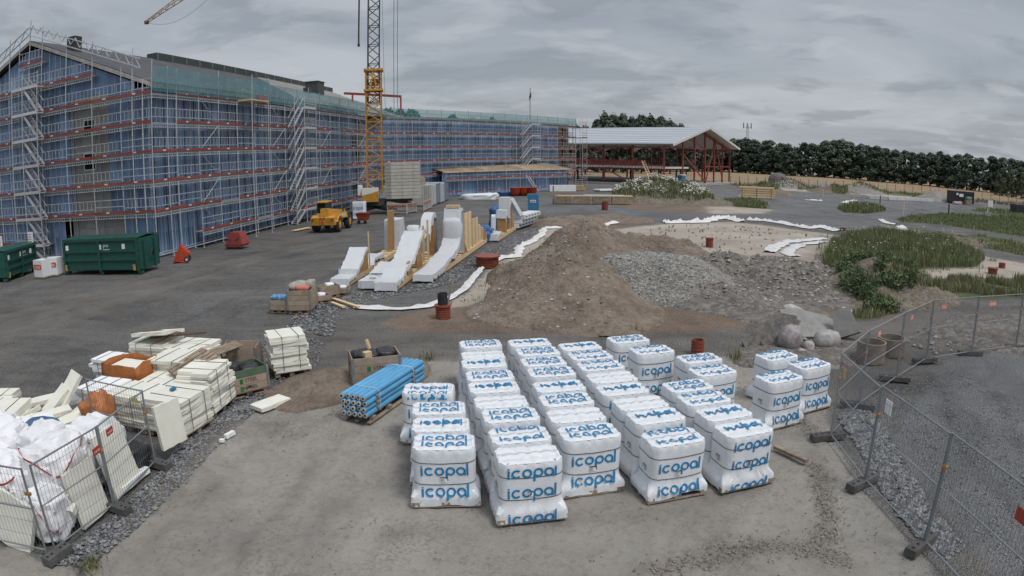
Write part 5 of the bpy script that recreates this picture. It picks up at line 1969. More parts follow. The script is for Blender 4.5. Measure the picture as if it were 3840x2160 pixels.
# shipping containers behind the ballast
cont_cols = [('white', (0.52, 0.52, 0.49)), ('blue-grey', (0.10, 0.17, 0.22)), ('white', (0.50, 0.50, 0.47)), ('dark blue', (0.07, 0.11, 0.24))]
cu = Vector((math.cos(rad(84)), math.sin(rad(84)), 0))
CA = g(1620, 773)
for i, (nm, col_) in enumerate(cont_cols):
    m_ = M('container_paint_' + 'abcd'[i], col_, 0.55, 0.15, 2, dirt=((0.2, 0.13, 0.09), 3, 0.62, 0.5))
    lab = ['nearest white', 'blue-grey', 'farther white', 'dark blue'][i] + ' shipping container in the row behind the crane ballast'
    t = thing('shipping_container', lab, 'container', CA + cu * (2.5 * i), rad(174), 'containers behind the ballast')
    mb = MB().box((3.03, -1.22, 1.3), (6.0, 2.38, 2.5))
    mb.build('shell', m_, t)
    for k in range(22):
        MB().box((0.3 + k * 0.26, 0.0, 1.3), (0.13, 0.07, 2.3)).build('corrugation', m_, t) if i == 0 else None
    for x in (0.06, 6.0):
        for y in (-0.06, -2.38):
            MB().box((x, y, 1.3), (0.14, 0.14, 2.6)).build('corner_post', m_, t)
    for y in (-0.62, -1.82):
        d_ = MB().box((-0.02, y, 1.3), (0.05, 1.14, 2.3)).build('door', m_, t)
        for yy in (-0.25, 0.25):
            MB().tube((-0.07, y + yy, 0.2), (-0.07, y + yy, 2.4), 0.025, 6).build('lock_bar', galv, d_)
c0 = CA + cu * 2.2 + Vector((-2.2, 0, 2.62))
t = thing('crate', 'weathered crate with sacking on top of the white container', 'crate', c0, rad(6))
MB().box((0, 0, 0.35), (1.9, 1.1, 0.7)).build('boards', M('pinkish_worn_wood', (0.33, 0.24, 0.19), 0.85, 0.3), t)
MB().box((0, 0, 0.85), (1.7, 1.0, 0.35), top=(0.7, 0.7)).build('sacking', wood_old, t)

# pedestrian barriers round the crane base
for i, (a_, b_) in enumerate((((1453, 805), (1525, 804)), ((1527, 803), (1562, 797)), ((1588, 795), (1617, 782)))):
    a, b = g(*a_), g(*b_)
    d_ = b - a
    L = d_.length
    t = thing('crowd_barrier', ['front white crowd barrier', 'turned white crowd barrier', 'dark sheeted crowd barrier'][i] + ' with orange band by the crane base', 'barrier', a, math.atan2(d_.y, d_.x), 'barriers round the crane')
    mb = MB().tube((0, 0, 0), (0, 0, 1.1), 0.035).tube((L, 0, 0), (L, 0, 1.1), 0.035).tube((0, 0, 1.1), (L, 0, 1.1), 0.035).tube((0, 0, 0.2), (L, 0, 0.2), 0.03)
    mb.build('frame', galv, t)
    for k in range(int(L / 0.16)):
        MB().tube((0.1 + k * 0.16, 0, 0.2), (0.1 + k * 0.16, 0, 0.85), 0.018, 5).build('bar', galv, t)
    MB().box((L / 2, -0.03, 0.93), (L, 0.02, 0.16)).build('reflective_band', M('orange_white_band', (0.5, 0.14, 0.05), 0.6, 0.6, 6), t)
    for x in (0.1, L - 0.1):
        MB().box((x, 0, 0.03), (0.12, 0.6, 0.07)).build('foot', M('orange_foot', (0.4, 0.12, 0.05), 0.7), t)


# ---------------------------------------------------------------- pallet-collar boxes
collar_w = M('collar_board', (0.33, 0.255, 0.19), 0.85, 0.22, 3, bump=0.15, bscale=30, dirt=((0.16, 0.13, 0.11), 4, 0.56, 0.5))
collar_g = M('green_collar_board', (0.09, 0.145, 0.09), 0.8, 0.25, 3)
rag_k = M('black_bin_bag', (0.02, 0.02, 0.022), 0.35, 0.4, 6, bump=0.5, bscale=8)
txt_k = M('stencil_black', (0.04, 0.04, 0.042), 0.8, 0.2)
txt_g = M('stencil_green', (0.02, 0.16, 0.05), 0.8, 0.2)


def lump(t, nm, mat, c, s, seed, n=(18, 12), amp=0.18, freq=1.8):
    """crumpled closed heap: noisy rounded box"""
    mb = MB()
    vs = []
    for j in range(n[1] + 1):
        ph = -pi / 2 + pi * j / n[1]
        for i in range(n[0]):
            th_ = 2 * pi * i / n[0]
            d_ = Vector((math.cos(ph) * math.cos(th_), math.cos(ph) * math.sin(th_), math.sin(ph)))
            e = Vector([math.copysign(abs(q) ** 0.6, q) for q in d_])
            k = 1 + amp * noise.noise(d_ * freq + Vector((seed, 0, 0))) + amp * 0.6 * noise.noise(d_ * freq * 2.7 + Vector((0, seed, 0)))
            vs.append((c[0] + e.x * s[0] * k, c[1] + e.y * s[1] * k, c[2] + e.z * s[2] * k))
    fs = []
    for j in range(n[1]):
        for i in range(n[0]):
            fs.append((j * n[0] + i, j * n[0] + (i + 1) % n[0], (j + 1) * n[0] + (i + 1) % n[0], (j + 1) * n[0] + i))
    return mb.add(vs, fs).build(nm, mat, t, smooth=True)


def collar_box(lab, loc, rz, L, W, n, text=None, topmat=None, text_rows=(0,), cat='crate'):
    t = thing('collar_box', lab, cat, loc, rz)
    mb = MB()
    for y in (-W / 2 + .07, 0, W / 2 - .07):
        for x in (-L / 2 + .08, 0, L / 2 - .08):
            mb.box((x, y, 0.06), (0.14, 0.1, 0.09))
        mb.box((0, y, 0.01), (L, 0.1, 0.02))
    mb.box((0, 0, 0.12), (L, W, 0.025))
    mb.build('wooden_pallet', wood_old, t)
    for k in range(n):
        z = 0.135 + 0.2 * k + 0.1
        m_ = topmat if topmat and k == n - 1 else collar_w
        for y in (-W / 2, W / 2):
            MB().box((0, y, z), (L, 0.022, 0.19)).build('collar_board', m_, t)
        for x in (-L / 2, L / 2):
            MB().box((x, 0, z), (0.022, W, 0.19)).build('collar_board', m_, t)
    for x in (-L / 2, L / 2):
        for y in (-W / 2, W / 2):
            MB().box((x, y, 0.14 + 0.1 * n), (0.07, 0.07, 0.2 * n - 0.02)).build('corner_hinge', galv_d, t)
    if text:
        for r_ in text_rows:
            z = 0.235 + 0.2 * r_
            put('lettering', text_mesh(text, 0.36, txt_k), t, (0.08, -W / 2 - 0.016, z))
            MB().box((-0.21, -W / 2 - 0.014, z), (0.1, 0.006, 0.13)).build('green_mark', txt_g, t)
            o = put('lettering', text_mesh(text, 0.36, txt_k), t, (-L / 2 - 0.016, 0, z)); o.rotation_euler = (0, 0, rad(-90))
            MB().box((-L / 2 - 0.014, 0.29, z), (0.006, 0.1, 0.13)).build('green_mark', txt_g, t)
            MB().box((-0.02, -W / 2 - 0.014, z - 0.2), (0.3, 0.006, 0.02)).box((0.02, -W / 2 - 0.014, z - 0.17), (0.1, 0.006, 0.04)).build('stencil_mark', txt_k, t)
    return t


t = collar_box('grey wooden collar box lettered STEEL behind the blue rolls, full of black bags', (-3.62, 16.35, 0), rad(20), 1.25, 0.85, 4, 'STEEL', text_rows=(2,))
lump(t, 'bin_bag', rag_k, (-0.25, 0, 0.85), (0.38, 0.34, 0.16), 3)
lump(t, 'bin_bag', rag_k, (0.3, 0.05, 0.86), (0.28, 0.3, 0.15), 8)
MB().beam((-0.05, 0.1, 0.85), (-0.16, 0.16, 1.25), 0.14, 0.05).build('timber_offcut', wood_pale, t)
MB().box((-0.22, -0.3, 0.98), (0.2, 0.16, 0.16), rz=0.4).build('timber_offcut', wood_pale, t)
t = collar_box('green-topped collar box lettered STEEL beside the insulation stacks', (-7.15, 15.65, 0), rad(46), 1.15, 0.8, 3, 'STEEL', collar_g, (0, 1))
lump(t, 'bin_bag', rag_k, (-0.35, 0.1, 0.7), (0.28, 0.3, 0.18), 5)
lump(t, 'bin_bag', rag_k, (0.2, 0, 0.62), (0.3, 0.28, 0.12), 6)
t = collar_box('wooden box of blue bags in the gravel yard', g(1048, 1175) + Vector((0, .3, 0)), rad(-5), 0.8, 0.6, 2)
for i in range(3):
    lump(t, 'blue_bag', M('blue_white_bag', (0.12, 0.27, 0.45), 0.5, 0.6, 12), (-0.22 + 0.22 * i, 0, 0.58), (0.18, 0.25, 0.12), 20 + i)
t = collar_box('taller wooden box heaped with pale sacking and red rags', g(1122, 1172) + Vector((0.05, .4, 0)), rad(4), 0.95, 1.2, 4)
lump(t, 'sacking', M('pale_sacking', (0.40, 0.36, 0.31), 0.9, 0.3, 5, bump=0.4), (-0.15, 0.1, 0.95), (0.36, 0.45, 0.2), 31)
lump(t, 'sacking', M('pale_sacking', (0.40, 0.36, 0.31)), (0.3, 0.35, 0.98), (0.2, 0.3, 0.2), 33)
lump(t, 'red_rags', M('faded_red_rag', (0.55, 0.17, 0.13), 0.9, 0.3, 7, bump=0.4), (0.12, -0.3, 0.97), (0.28, 0.2, 0.1), 35)
for k, (px, py, n_, lab) in enumerate(((1190, 1140, 1, 'low wooden box behind the box of sacking'), (1222, 1118, 2, 'small wooden box second from the box of sacking'), (1270, 1110, 1, 'low wooden box nearest the wrapped timber frames'))):
    t = collar_box(lab, g(px, py) + Vector((0, .3, 0)), rad(35 if k < 2 else 0), 0.9, 0.65, n_)
    lump(t, 'white_scraps', white_film, (0.1, 0, 0.2 * n_ + 0.14), (0.2, 0.2, 0.08), 40 + k)

# ---------------------------------------------------------------- bundle of blue rolls
t = thing('roll_bundle', 'stack of light blue plastic-wrapped rolls on a pallet', 'rolls', (-3.62, 13.85, 0), rad(70.3))
rollm = M('light_blue_roll_film', (0.10, 0.33, 0.56), 0.4, 0.2, 3, stretch=(1, 6, 6), bump=0.1, bscale=12, objvar=0.08)
core_m = M('cardboard_core', (0.40, 0.31, 0.23), 0.85, 0.15)
core_d = M('dark_core', (0.05, 0.03, 0.025), 0.9)
pale_r = M('roll_end', (0.55, 0.52, 0.46), 0.8, 0.15)
mb = MB()
for y in (-0.33, 0, 0.33):
    mb.box((1.45, y, 0.02), (2.8, 0.1, 0.03))
    for x in (0.25, 1.0, 1.8, 2.6):
        mb.box((x, y, 0.075), (0.14, 0.1, 0.08))
for x in (0.25, 1.0, 1.8, 2.6):
    mb.box((x, 0, 0.125), (0.12, 0.78, 0.02))
mb.build('wooden_pallet', wood_old, t)
rr_ = 0.0705
roll_me = MB().tube((0, 0, 0), (2.9, 0, 0), rr_, 16).mesh('roll', rollm, smooth=False)
core_me = MB().tube((-0.012, 0, 0), (0.03, 0, 0), rr_ * 0.82, 14).mesh('roll_end', pale_r)
hole_me = MB().tube((-0.018, 0, 0), (0.03, 0, 0), rr_ * 0.42, 12).mesh('core', core_d)
for j in range(4):
    for i in range(5):
        o = put('roll', roll_me, t, (R.uniform(-0.03, 0.03), (i - 2) * 0.143 + (0.02 if j % 2 else 0), 0.215 + j * 0.138))
        put('roll_end', core_me, o); put('core', hole_me, o)
for x in (0.55, 2.25):
    MB().path([(x, -0.375, 0.15), (x, -0.375, 0.62), (x, -0.3, 0.705), (x, 0.3, 0.705), (x, 0.39, 0.62), (x, 0.39, 0.15)], 0.006, 5).build('binding_strap', tagw, t)
for x in (0.45, 2.3):
    for j in range(3):
        MB().box((x, -0.37, 0.285 + j * 0.138), (0.06, 0.07, 0.05)).build('spacer_block', wood_old, t)

# ---------------------------------------------------------------- wrapped timber frames
glu = M('glulam_side', (0.37, 0.205, 0.085), 0.7, 0.2, 2, stretch=(1, 1, 6), objvar=0.1)
wrap_m = film_mat('wrinkled_white_wrap', 0.92, 0.9, 0.06)


def wrap(t, prof, y0=-0.47, y1=0.47, skirt=0.16, seed=0.0, nm='plastic_wrap'):
    """plastic pulled over a timber: long profile (x, z) swept across, sides hanging down"""
    pts = []
    P = []
    for (xa, za), (xb, zb_) in zip(prof[:-1], prof[1:]):
        n = max(2, int(math.hypot(xb - xa, zb_ - za) / 0.13))
        for k in range(n):
            P.append((xa + (xb - xa) * k / n, za + (zb_ - za) * k / n))
    P.append(prof[-1])
    cols = [y0 - 0.02, y0, y0 + 0.1] + list(np.linspace(y0 + 0.22, y1 - 0.22, 5)) + [y1 - 0.1, y1, y1 + 0.02]
    for (x, z) in P:
        for i, y in enumerate(cols):
            e = i in (0, len(cols) - 1)
            w = 0.022 * noise.noise(Vector((x * 2.3, y * 3, seed))) + 0.02 * noise.noise(Vector((x * 6, y * 5, seed + 5)))
            f_ = 0.013 * math.sin(x * 17 + y * 9 + 5 * noise.noise(Vector((x, y, seed))))
            pts.append((x + w, y + w + f_, max(0.02, z - (skirt * (1 + 0.8 * noise.noise(Vector((x * 4, y, seed)))) if e else 0) + (w + f_ * 0.7 if not e else 0))))
    o = MB().grid(pts, len(cols)).build(nm, wrap_m, t, smooth=True)
    o.data.set_sharp_from_angle(angle=rad(55))
    return o


def sled(lab, a_px, ang, L, w=0.9):
    c = g(*a_px)
    t = thing('timber_truss', lab, 'timber frame', c, rad(ang))
    for y in (-w / 2 + 0.09, w / 2 - 0.09):
        MB().box((L / 2, y, 0.15), (L, 0.16, 0.26)).build('base_beam', wood_pale, t)
    for k in range(int(L / 0.9)):
        MB().box((0.5 + k * 0.9, 0, 0.3), (0.5, w - 0.02, 0.04)).build('floor_plank', wood_pale, t)
    return t


def upr(t, x, y, z, w=0.4, d=0.25, lean=0.0, mat=glu, z0=0.3):
    return MB().prism([(x - w / 2, y - d / 2, z0), (x + w / 2, y - d / 2, z0), (x + w / 2 * 0.8 + lean, y - d / 2, z), (x - w / 2 * 0.8 + lean, y - d / 2, z)], (0, d, 0)).build('upright', mat, t)


def gusset(t, pts, y, d=0.12):
    return MB().prism([(x, y, z) for x, z in pts], (0, d, 0)).build('gusset', glu, t)


t = sled('leftmost timber frame on the gravel, with a wedge of white wrap at its foot', (1275, 1074), 86, 11.0)
wrap(t, [(-0.1, 0.05), (-0.05, 0.36), (1.25, 0.37), (1.3, 0.62), (1.5, 0.5), (3.2, 1.42), (3.45, 1.38)], seed=1)
gusset(t, [(1.5, 0.3), (3.4, 0.3), (3.4, 1.3), (3.1, 1.3)], -0.45)
gusset(t, [(1.5, 0.3), (3.4, 0.3), (3.4, 1.3), (3.1, 1.3)], 0.33)
MB().beam((3.9, -0.38, 0.1), (3.85, -0.38, 2.15), 0.09, 0.05).build('prop', wood_pale, t)
upr(t, 9.6, -0.1, 2.75, 0.55, 0.3, 0.25)
wrap(t, [(4.3, 0.3), (4.6, 0.62), (6.4, 0.62), (6.7, 0.35)], seed=2)
wrap(t, [(10.3, 0.3), (10.4, 2.1), (11.6, 2.15), (11.8, 0.4)], -0.5, 0.5, 1.6, seed=3)
t = sled('big timber frame with sloping white wrap and a hooded brown upright', (1445, 1093), 84.5, 10.4, 1.0)
wrap(t, [(-0.1, 0.05), (-0.05, 0.42), (1.1, 0.45), (1.8, 0.75), (2.4, 0.82), (3.4, 1.0), (5.4, 2.05), (5.7, 2.1)], -0.54, 0.5, 0.2, seed=4)
gusset(t, [(2.2, 0.3), (3.2, 0.3), (2.8, 0.95), (2.5, 0.9)], -0.5)
gusset(t, [(4.2, 0.3), (5.4, 0.3), (4.9, 1.75), (4.2, 1.4)], -0.5)
upr(t, 6.1, -0.4, 2.3, 0.1, 0.1, 0, wood_pale)
upr(t, 7.2, -0.4, 2.5, 0.1, 0.1, 0, wood_pale)
MB().beam((5.9, -0.35, 1.5), (7.6, -0.35, 1.75), 0.06, 0.12).build('brace', wood_pale, t)
upr(t, 8.8, -0.28, 2.65, 0.65, 0.3, -0.2)
wrap(t, [(7.2, 1.7), (7.9, 2.55), (8.5, 2.8), (9.0, 2.75), (9.2, 0.5)], -0.5, 0.1, 0.35, seed=5)
lump(t, 'plastic_wrap', wrap_m, (5.9, 0.1, 2.05), (0.35, 0.35, 0.3), 12)
t = thing('wrapped_timber', 'low white-wrapped timber with black print left of the big frame', 'timber', g(1380, 1086), rad(84))
wrap(t, [(0, 0.05), (0.02, 0.4), (1.6, 0.42), (3.4, 0.75), (3.6, 0.7)], -0.45, 0.45, 0.32, seed=6)
MB().box((0.45, -0.1, 0.455), (0.14, 0.3, 0.01)).build('black_print', txt_k, t)
MB().box((1.5, 0.0, 0.47), (0.16, 0.7, 0.01)).build('black_print', txt_k, t)
t = sled('long timber frame with a tall bulging white wrap and vertical planks', (1586, 1058), 81.5, 15.0, 0.85)
wrap(t, [(-0.1, 0.05), (-0.05, 0.36), (2.2, 0.42), (3.2, 0.62), (4.6, 0.75), (5.6, 1.0), (6.0, 1.5), (6.15, 2.1), (6.35, 3.0), (6.75, 3.0), (6.8, 0.4)], -0.5, 0.5, 0.25, seed=7)
lump(t, 'plastic_wrap', wrap_m, (6.2, 0, 1.75), (0.35, 0.58, 0.75), 14, amp=0.1)
MB().box((6.5, 0, 3.1), (0.35, 0.75, 0.16)).build('cap_timber', wood_pale, t)
gusset(t, [(6.8, 0.3), (8.3, 0.3), (7.0, 1.2)], -0.42)
for k in range(11):
    zt = 2.55 - (0.0 if k < 4 else 0.55 if k < 8 else 1.1 + 0.15 * (k - 8))
    MB().box((8.2 + k * 0.52, -0.3 + 0.03 * (k % 2), (0.32 + zt) / 2), (0.4, 0.06, zt - 0.32)).build('plank', wood_pale, t)
gusset(t, [(13.6, 0.3), (14.8, 0.3), (13.7, 1.0)], -0.42)
t = sled('farthest timber frame, with a wrapped foot and boxed brown upright', (1845, 905), 80, 7.6, 0.95)
wrap(t, [(-0.1, 0.05), (-0.05, 0.5), (1.1, 0.6), (1.4, 0.4)], seed=8)
wrap(t, [(1.5, 0.4), (1.7, 1.6), (1.95, 1.7), (2.0, 0.4)], 0.1, 0.4, 0.2, seed=18)
MB().box((3.0, -0.15, 0.85), (0.6, 0.62, 1.1)).build('boxed_upright', glu, t)
wrap(t, [(2.65, 1.35), (2.7, 1.95), (3.3, 1.95), (3.35, 1.35)], -0.5, 0.2, 0.5, seed=9)
wrap(t, [(4.6, 1.2), (4.7, 2.75), (5.3, 2.75), (5.4, 0.4)], -0.45, 0.4, 0.9, seed=10)
gusset(t, [(4.8, 0.3), (6.6, 0.3), (5.5, 2.3), (5.2, 2.3)], -0.42)
lump(thing('tarpaulin', 'crumpled blue tarpaulin lying by the farthest timber frame', 'tarpaulin'), 'sheet', blue_tarp, g(1800, 905) + Vector((0, 1.2, 0.35)), (0.9, 1.8, 0.6), 51, (24, 14), 0.4, 2.2)
lump(thing('tarpaulin', 'blue tarpaulin hanging over the upright behind the farthest frame', 'tarpaulin'), 'sheet', blue_tarp, g(1862, 872) + Vector((0, 2.2, 0.9)), (0.6, 1.2, 0.95), 57, (20, 14), 0.35, 2.0)
# long wrapped insulation packs
ca, cb_ = g(1940, 862), g(2018, 836)
ang = math.atan2((cb_ - ca).y, (cb_ - ca).x)
for k in range(3):
    t = thing('insulation_pack', ['bottom', 'middle', 'top'][k] + ' white insulation pack of the stack by the blue cabinet', 'pack', ca + Vector((0.25 * k, 0, 0.12 + 0.36 * k)), ang, 'stacked insulation packs')
    MB().box((2.35, 0.5, 0.17), (4.6 - 0.2 * k, 1.1, 0.32)).build('pack', white_film, t)
    for q in range(5):
        MB().box((0.6 + q * 0.8, -0.056, 0.17), (0.42, 0.01, 0.09)).build('print_mark', txt_k, t)
t = thing('insulation_pack', 'white insulation pack tipped up on the stack by the blue cabinet', 'pack', ca + Vector((0.2, 0.5, 1.15)), ang)
MB().beam((0, 0, 0), (-0.55, 0.6, 1.35), 0.9, 0.28).build('pack', white_film, t)
c = g(2000, 790)
t = thing('cabinet', 'light blue cabinet with a red and white plate in the yard', 'cabinet', (c.x, c.y, 0), rad(-5))
MB().box((0, 0, 0.9), (1.15, 0.9, 1.8)).build('body', M('light_blue_paint', (0.05, 0.20, 0.36), 0.5, 0.15), t)
MB().box((0, -0.46, 1.05), (0.6, 0.012, 0.26)).build('plate', tagw, t)
MB().box((0, -0.47, 1.05), (0.5, 0.012, 0.1)).build('plate_print', red_paint, t)

# planks on the ground, fallen boards
for i, (a_, b_, w_, lab) in enumerate((((1250, 1125), (1345, 1158), 0.16, 'longest of the boards lying at the end of the white membrane'), ((1245, 1140), (1290, 1158), 0.16, 'short board beneath the longest board by the membrane'), ((1100, 868), (1160, 856), 0.5, 'flat pallet of boards lying behind the telehandler'), ((2905, 1685), (3025, 1740), 0.11, 'thin weathered batten lying on the sand by the fence'), ((3005, 1130), (3085, 1137), 0.2, 'pale pole lying before the soil heap'))):
    a, b = g(*a_), g(*b_)
    tag(MB().beam(a + Vector((0, 0, 0.06)), b + Vector((0, 0, 0.07)), w_, 0.07).build('board', wood_pale if i != 3 else wood_old), lab, 'board')

# ---------------------------------------------------------------- white geotextile strips
geo_m = M('white_geotextile', (0.60, 0.60, 0.595), 0.85, 0.12, 3, bump=0.4, bscale=6, dirt=((0.35, 0.30, 0.25), 2, 0.56, 0.7))


def membrane(lab, pts, w, rise, seed):
    q = [g(*p) for p in pts]
    P = []
    for a, b in zip(q[:-1], q[1:]):
        n = max(2, int((b - a).length / 0.3))
        P += [a.lerp(b, k / n) for k in range(n)]
    P.append(q[-1])
    vs = []
    for i, p in enumerate(P):
        d = (P[min(i + 1, len(P) - 1)] - P[max(i - 1, 0)]).normalized()
        nrm = Vector((-d.y, d.x, 0))
        ww = w * (0.7 + 0.5 * noise.noise(Vector((i * 0.25, seed, 0))))
        for k in range(6):
            f_ = (k / 5 - 0.5) * 2
            z = rise * (1 - f_ * f_) * 1.6 * abs(noise.noise(Vector((i * 0.55, k * 0.9, seed)))) + 0.02
            vs.append(p + nrm * (ww * f_ + 0.12 * w * noise.noise(Vector((i * 0.6, k, seed)))) + Vector((0, 0, z)))
    return tag(MB().grid(vs, 6).build('geotextile_strip', geo_m, smooth=True), lab, 'membrane', 'white geotextile strips')


membrane('long white geotextile strip curving round the gravel bank to the pipe', [(1330, 1152), (1420, 1157), (1500, 1160), (1600, 1150), (1680, 1122), (1740, 1085), (1780, 1035), (1812, 1000), (1806, 985)], 0.28, 0.14, 1)
membrane('white geotextile strip from the red chamber up along the gravel bank', [(1850, 980), (1880, 967), (1940, 962), (1950, 925), (1990, 908), (2030, 882), (2040, 858)], 0.4, 0.3, 2)
membrane('white strip along the far edge of the sand pit, left of the pipe', [(2045, 856), (2170, 853), (2240, 849), (2290, 838), (2360, 826)], 0.6, 0.2, 3)
membrane('white strip heaped over boards at the top of the sand pit', [(2490, 836), (2640, 833), (2680, 822), (2720, 816), (2780, 832)], 0.7, 0.5, 4)
membrane('white strip along the right edge of the sand pit', [(2800, 824), (2870, 828), (2950, 840), (3030, 856), (3080, 850), (3140, 868)], 0.7, 0.3, 5)
membrane('outer white strip of the curved gravel path', [(2885, 945), (2905, 925), (2960, 906), (3040, 899), (3090, 894)], 0.7, 0.15, 6)
membrane('inner white strip of the curved gravel path', [(2985, 962), (2950, 950), (2965, 935), (3000, 918), (3090, 906)], 0.6, 0.15, 7)
membrane('white strip beside the mown grass at the right', [(3378, 850), (3400, 872), (3450, 892), (3520, 912), (3600, 934)], 0.8, 0.25, 8)
membrane('short crumpled white sheet on the road by the grass corner', [(3305, 825), (3330, 838), (3360, 842)], 0.6, 0.2, 9)
membrane('white strip in the middle of the far road', [(3020, 750), (3060, 752), (3085, 754)], 0.6, 0.25, 10)
membrane('white kerb strip turning a corner by the round grass patch', [(3262, 769), (3200, 764), (3160, 760), (3180, 755), (3210, 752)], 0.5, 0.25, 11)
membrane('white covered pipe behind the weedy heap', [(2440, 712), (2400, 709), (2330, 711)], 0.7, 0.3, 13)

# ---------------------------------------------------------------- drain chambers of red-brown ribbed pipe
pipe_m = M('red_brown_ribbed_pipe', (0.23, 0.055, 0.032), 0.55, 0.2, 4, dirt=((0.16, 0.11, 0.08), 4, 0.56, 0.6))
pipe_in = M('dark_pipe_inside', (0.03, 0.02, 0.018), 0.8)


def chamber(lab, px, py, r, h, cap=False):
    t = thing('drain_chamber', lab, 'pipe', g(px, py), 0)
    prof = [(0.86, 0.02)]
    n = max(3, int(h / 0.09))
    for k in range(n):
        z = h * k / n
        prof += [(1.0, z), (1.0, z + h / n * 0.55), (0.93, z + h / n * 0.6), (0.93, z + h / n * 0.98)]
    prof += [(1.0, h), (0.84, h), (0.84, 0.1)]
    MB().ring((0, 0, -0.02), r, prof, 20).build('ribbed_pipe', pipe_m, t, smooth=False)
    MB().ring((0, 0, 0), r, [(0, h * 0.55), (0.85, h * 0.55)], 16).build('pipe_floor', pipe_in, t)
    if cap:
        MB().ring((0, 0, 0), r, [(0, h + 0.04), (1.15, h + 0.04), (1.15, h - 0.02), (0.9, h - 0.02)], 20).build('rim', pipe_m, t)
    return t


chamber('short red-brown ribbed pipe standing behind the pallets', 2615, 1320, 0.21, 0.42)
t = chamber('red-brown chamber with black pipe and leaning stick at the membrane end', 1662, 1190, 0.28, 0.45, True)
MB().ring((0, 0, 0.5), 0.21, [(0.9, 0), (0.9, 0.42), (0.78, 0.42), (0.78, 0.1), (0, 0.1)], 16).build('black_pipe', black_rub, t)
MB().beam((0.2, 0, 0.6), (0.42, 0.1, 1.5), 0.07, 0.05).build('stick', wood_old, t)
chamber('wide red-brown chamber beside the gravel bank', 1828, 998, 0.62, 0.55, True)
chamber('small orange-red chamber in the sand pit', 2660, 924, 0.26, 0.55, True)
chamber('low red chamber at the right, nearer the fence', 3722, 1025, 0.33, 0.32, True)
chamber('low red chamber at the right, farther from the fence', 3757, 1002, 0.26, 0.3)
chamber('orange-red pipe stub at the left foot of the flowering heap', 2268, 786, 0.35, 0.9)
chamber('tiny red pipe stub at the edge of the far road', 3161, 864, 0.3, 0.25)
# ================================================================ insulation stacks, bags and fence at the left
eps = M('cream_insulation_foam', (0.70, 0.692, 0.605), 0.8, 0.07, 3, bump=0.15, bscale=30, dirt=((0.42, 0.38, 0.30), 3, 0.63, 0.6), objvar=0.06)
eps_w = M('white_insulation_foam', (0.74, 0.75, 0.74), 0.8, 0.06, 3, bump=0.15, bscale=30, dirt=((0.45, 0.44, 0.42), 3, 0.63, 0.5), objvar=0.05)
twine = M('dark_twine', (0.06, 0.08, 0.09), 0.8)
tarp_o = M('orange_tarpaulin', (0.48, 0.17, 0.055), 0.45, 0.3, 3, bump=0.5, bscale=6)
BRD = {}


def board_mesh(L, W, T, mat, v):
    k = (round(L, 2), round(W, 2), round(T, 2), mat.name, v)
    if k not in BRD:
        rr = random.Random(v * 17 + int(L * 100))
        mb = MB()
        n = 5
        pts = []
        for z in (-T / 2, T / 2):
            for i in range(n + 1):
                x = -L / 2 + L * i / n
                for y in (-W / 2, W / 2):
                    pts.append((x + rr.uniform(-.004, .004), y + rr.uniform(-.012, .012), z + rr.uniform(-.003, .003)))
        m = 2 * (n + 1)
        fs = []
        for i in range(n):
            a = 2 * i
            fs += [(a + 1, a + 3, a + 2, a), (m + a, m + a + 2, m + a + 3, m + a + 1), (a, a + 2, m + a + 2, m + a), (a + 3, a + 1, m + a + 1, m + a + 3)]
        fs += [(0, m, m + 1, 1), (2 * n + 1, m + 2 * n + 1, m + 2 * n, 2 * n)]
        BRD[k] = mb.add(pts, fs).mesh('insulation_board', mat)
    return BRD[k]


def stack(lab, c, rz, L, W, H, mat=eps, T=0.095, messy=0.03, tie=True, split=True):
    t = thing('insulation_stack', lab, 'insulation stack', (c[0], c[1], 0), rad(rz), 'insulation board stacks')
    mb = MB()
    for y in (-W / 2 + .08, W / 2 - .08):
        for x in (-L / 2 + .1, 0, L / 2 - .1):
            mb.box((x, y, 0.06), (0.14, 0.1, 0.1))
    mb.box((0, 0, 0.12), (L * 0.98, W * 0.98, 0.02))
    mb.build('wooden_pallet', wood_old, t)
    z = 0.135
    k = 0
    while z + T < H + 0.02:
        th_ = T * R.choice((0.85, 1.0, 1.0, 1.1))
        halves = ((-0.25, 0.5), (0.25, 0.5)) if (split and k % 2 == 0) else ((0, 1.0),)
        for f_, s_ in halves:
            o = put('insulation_board', board_mesh(L, W * s_ - 0.01, th_ - 0.006, mat, k % 3), t, (R.gauss(0, messy), f_ * W + R.gauss(0, messy * 0.7), z + th_ / 2))
            o.rotation_euler = (R.gauss(0, 0.006), R.gauss(0, 0.006), R.gauss(0, messy * 0.8))
        z += th_
        k += 1
    if tie:
        for x in (-L * 0.22, L * 0.24):
            MB().path([(x, -W / 2 - 0.03, 0.2), (x + 0.02, -W / 2 - 0.02, z), (x, W / 2 + 0.02, z + 0.01), (x, W / 2 + 0.03, 0.2)], 0.008, 5).build('tie', twine, t)
    return t, z


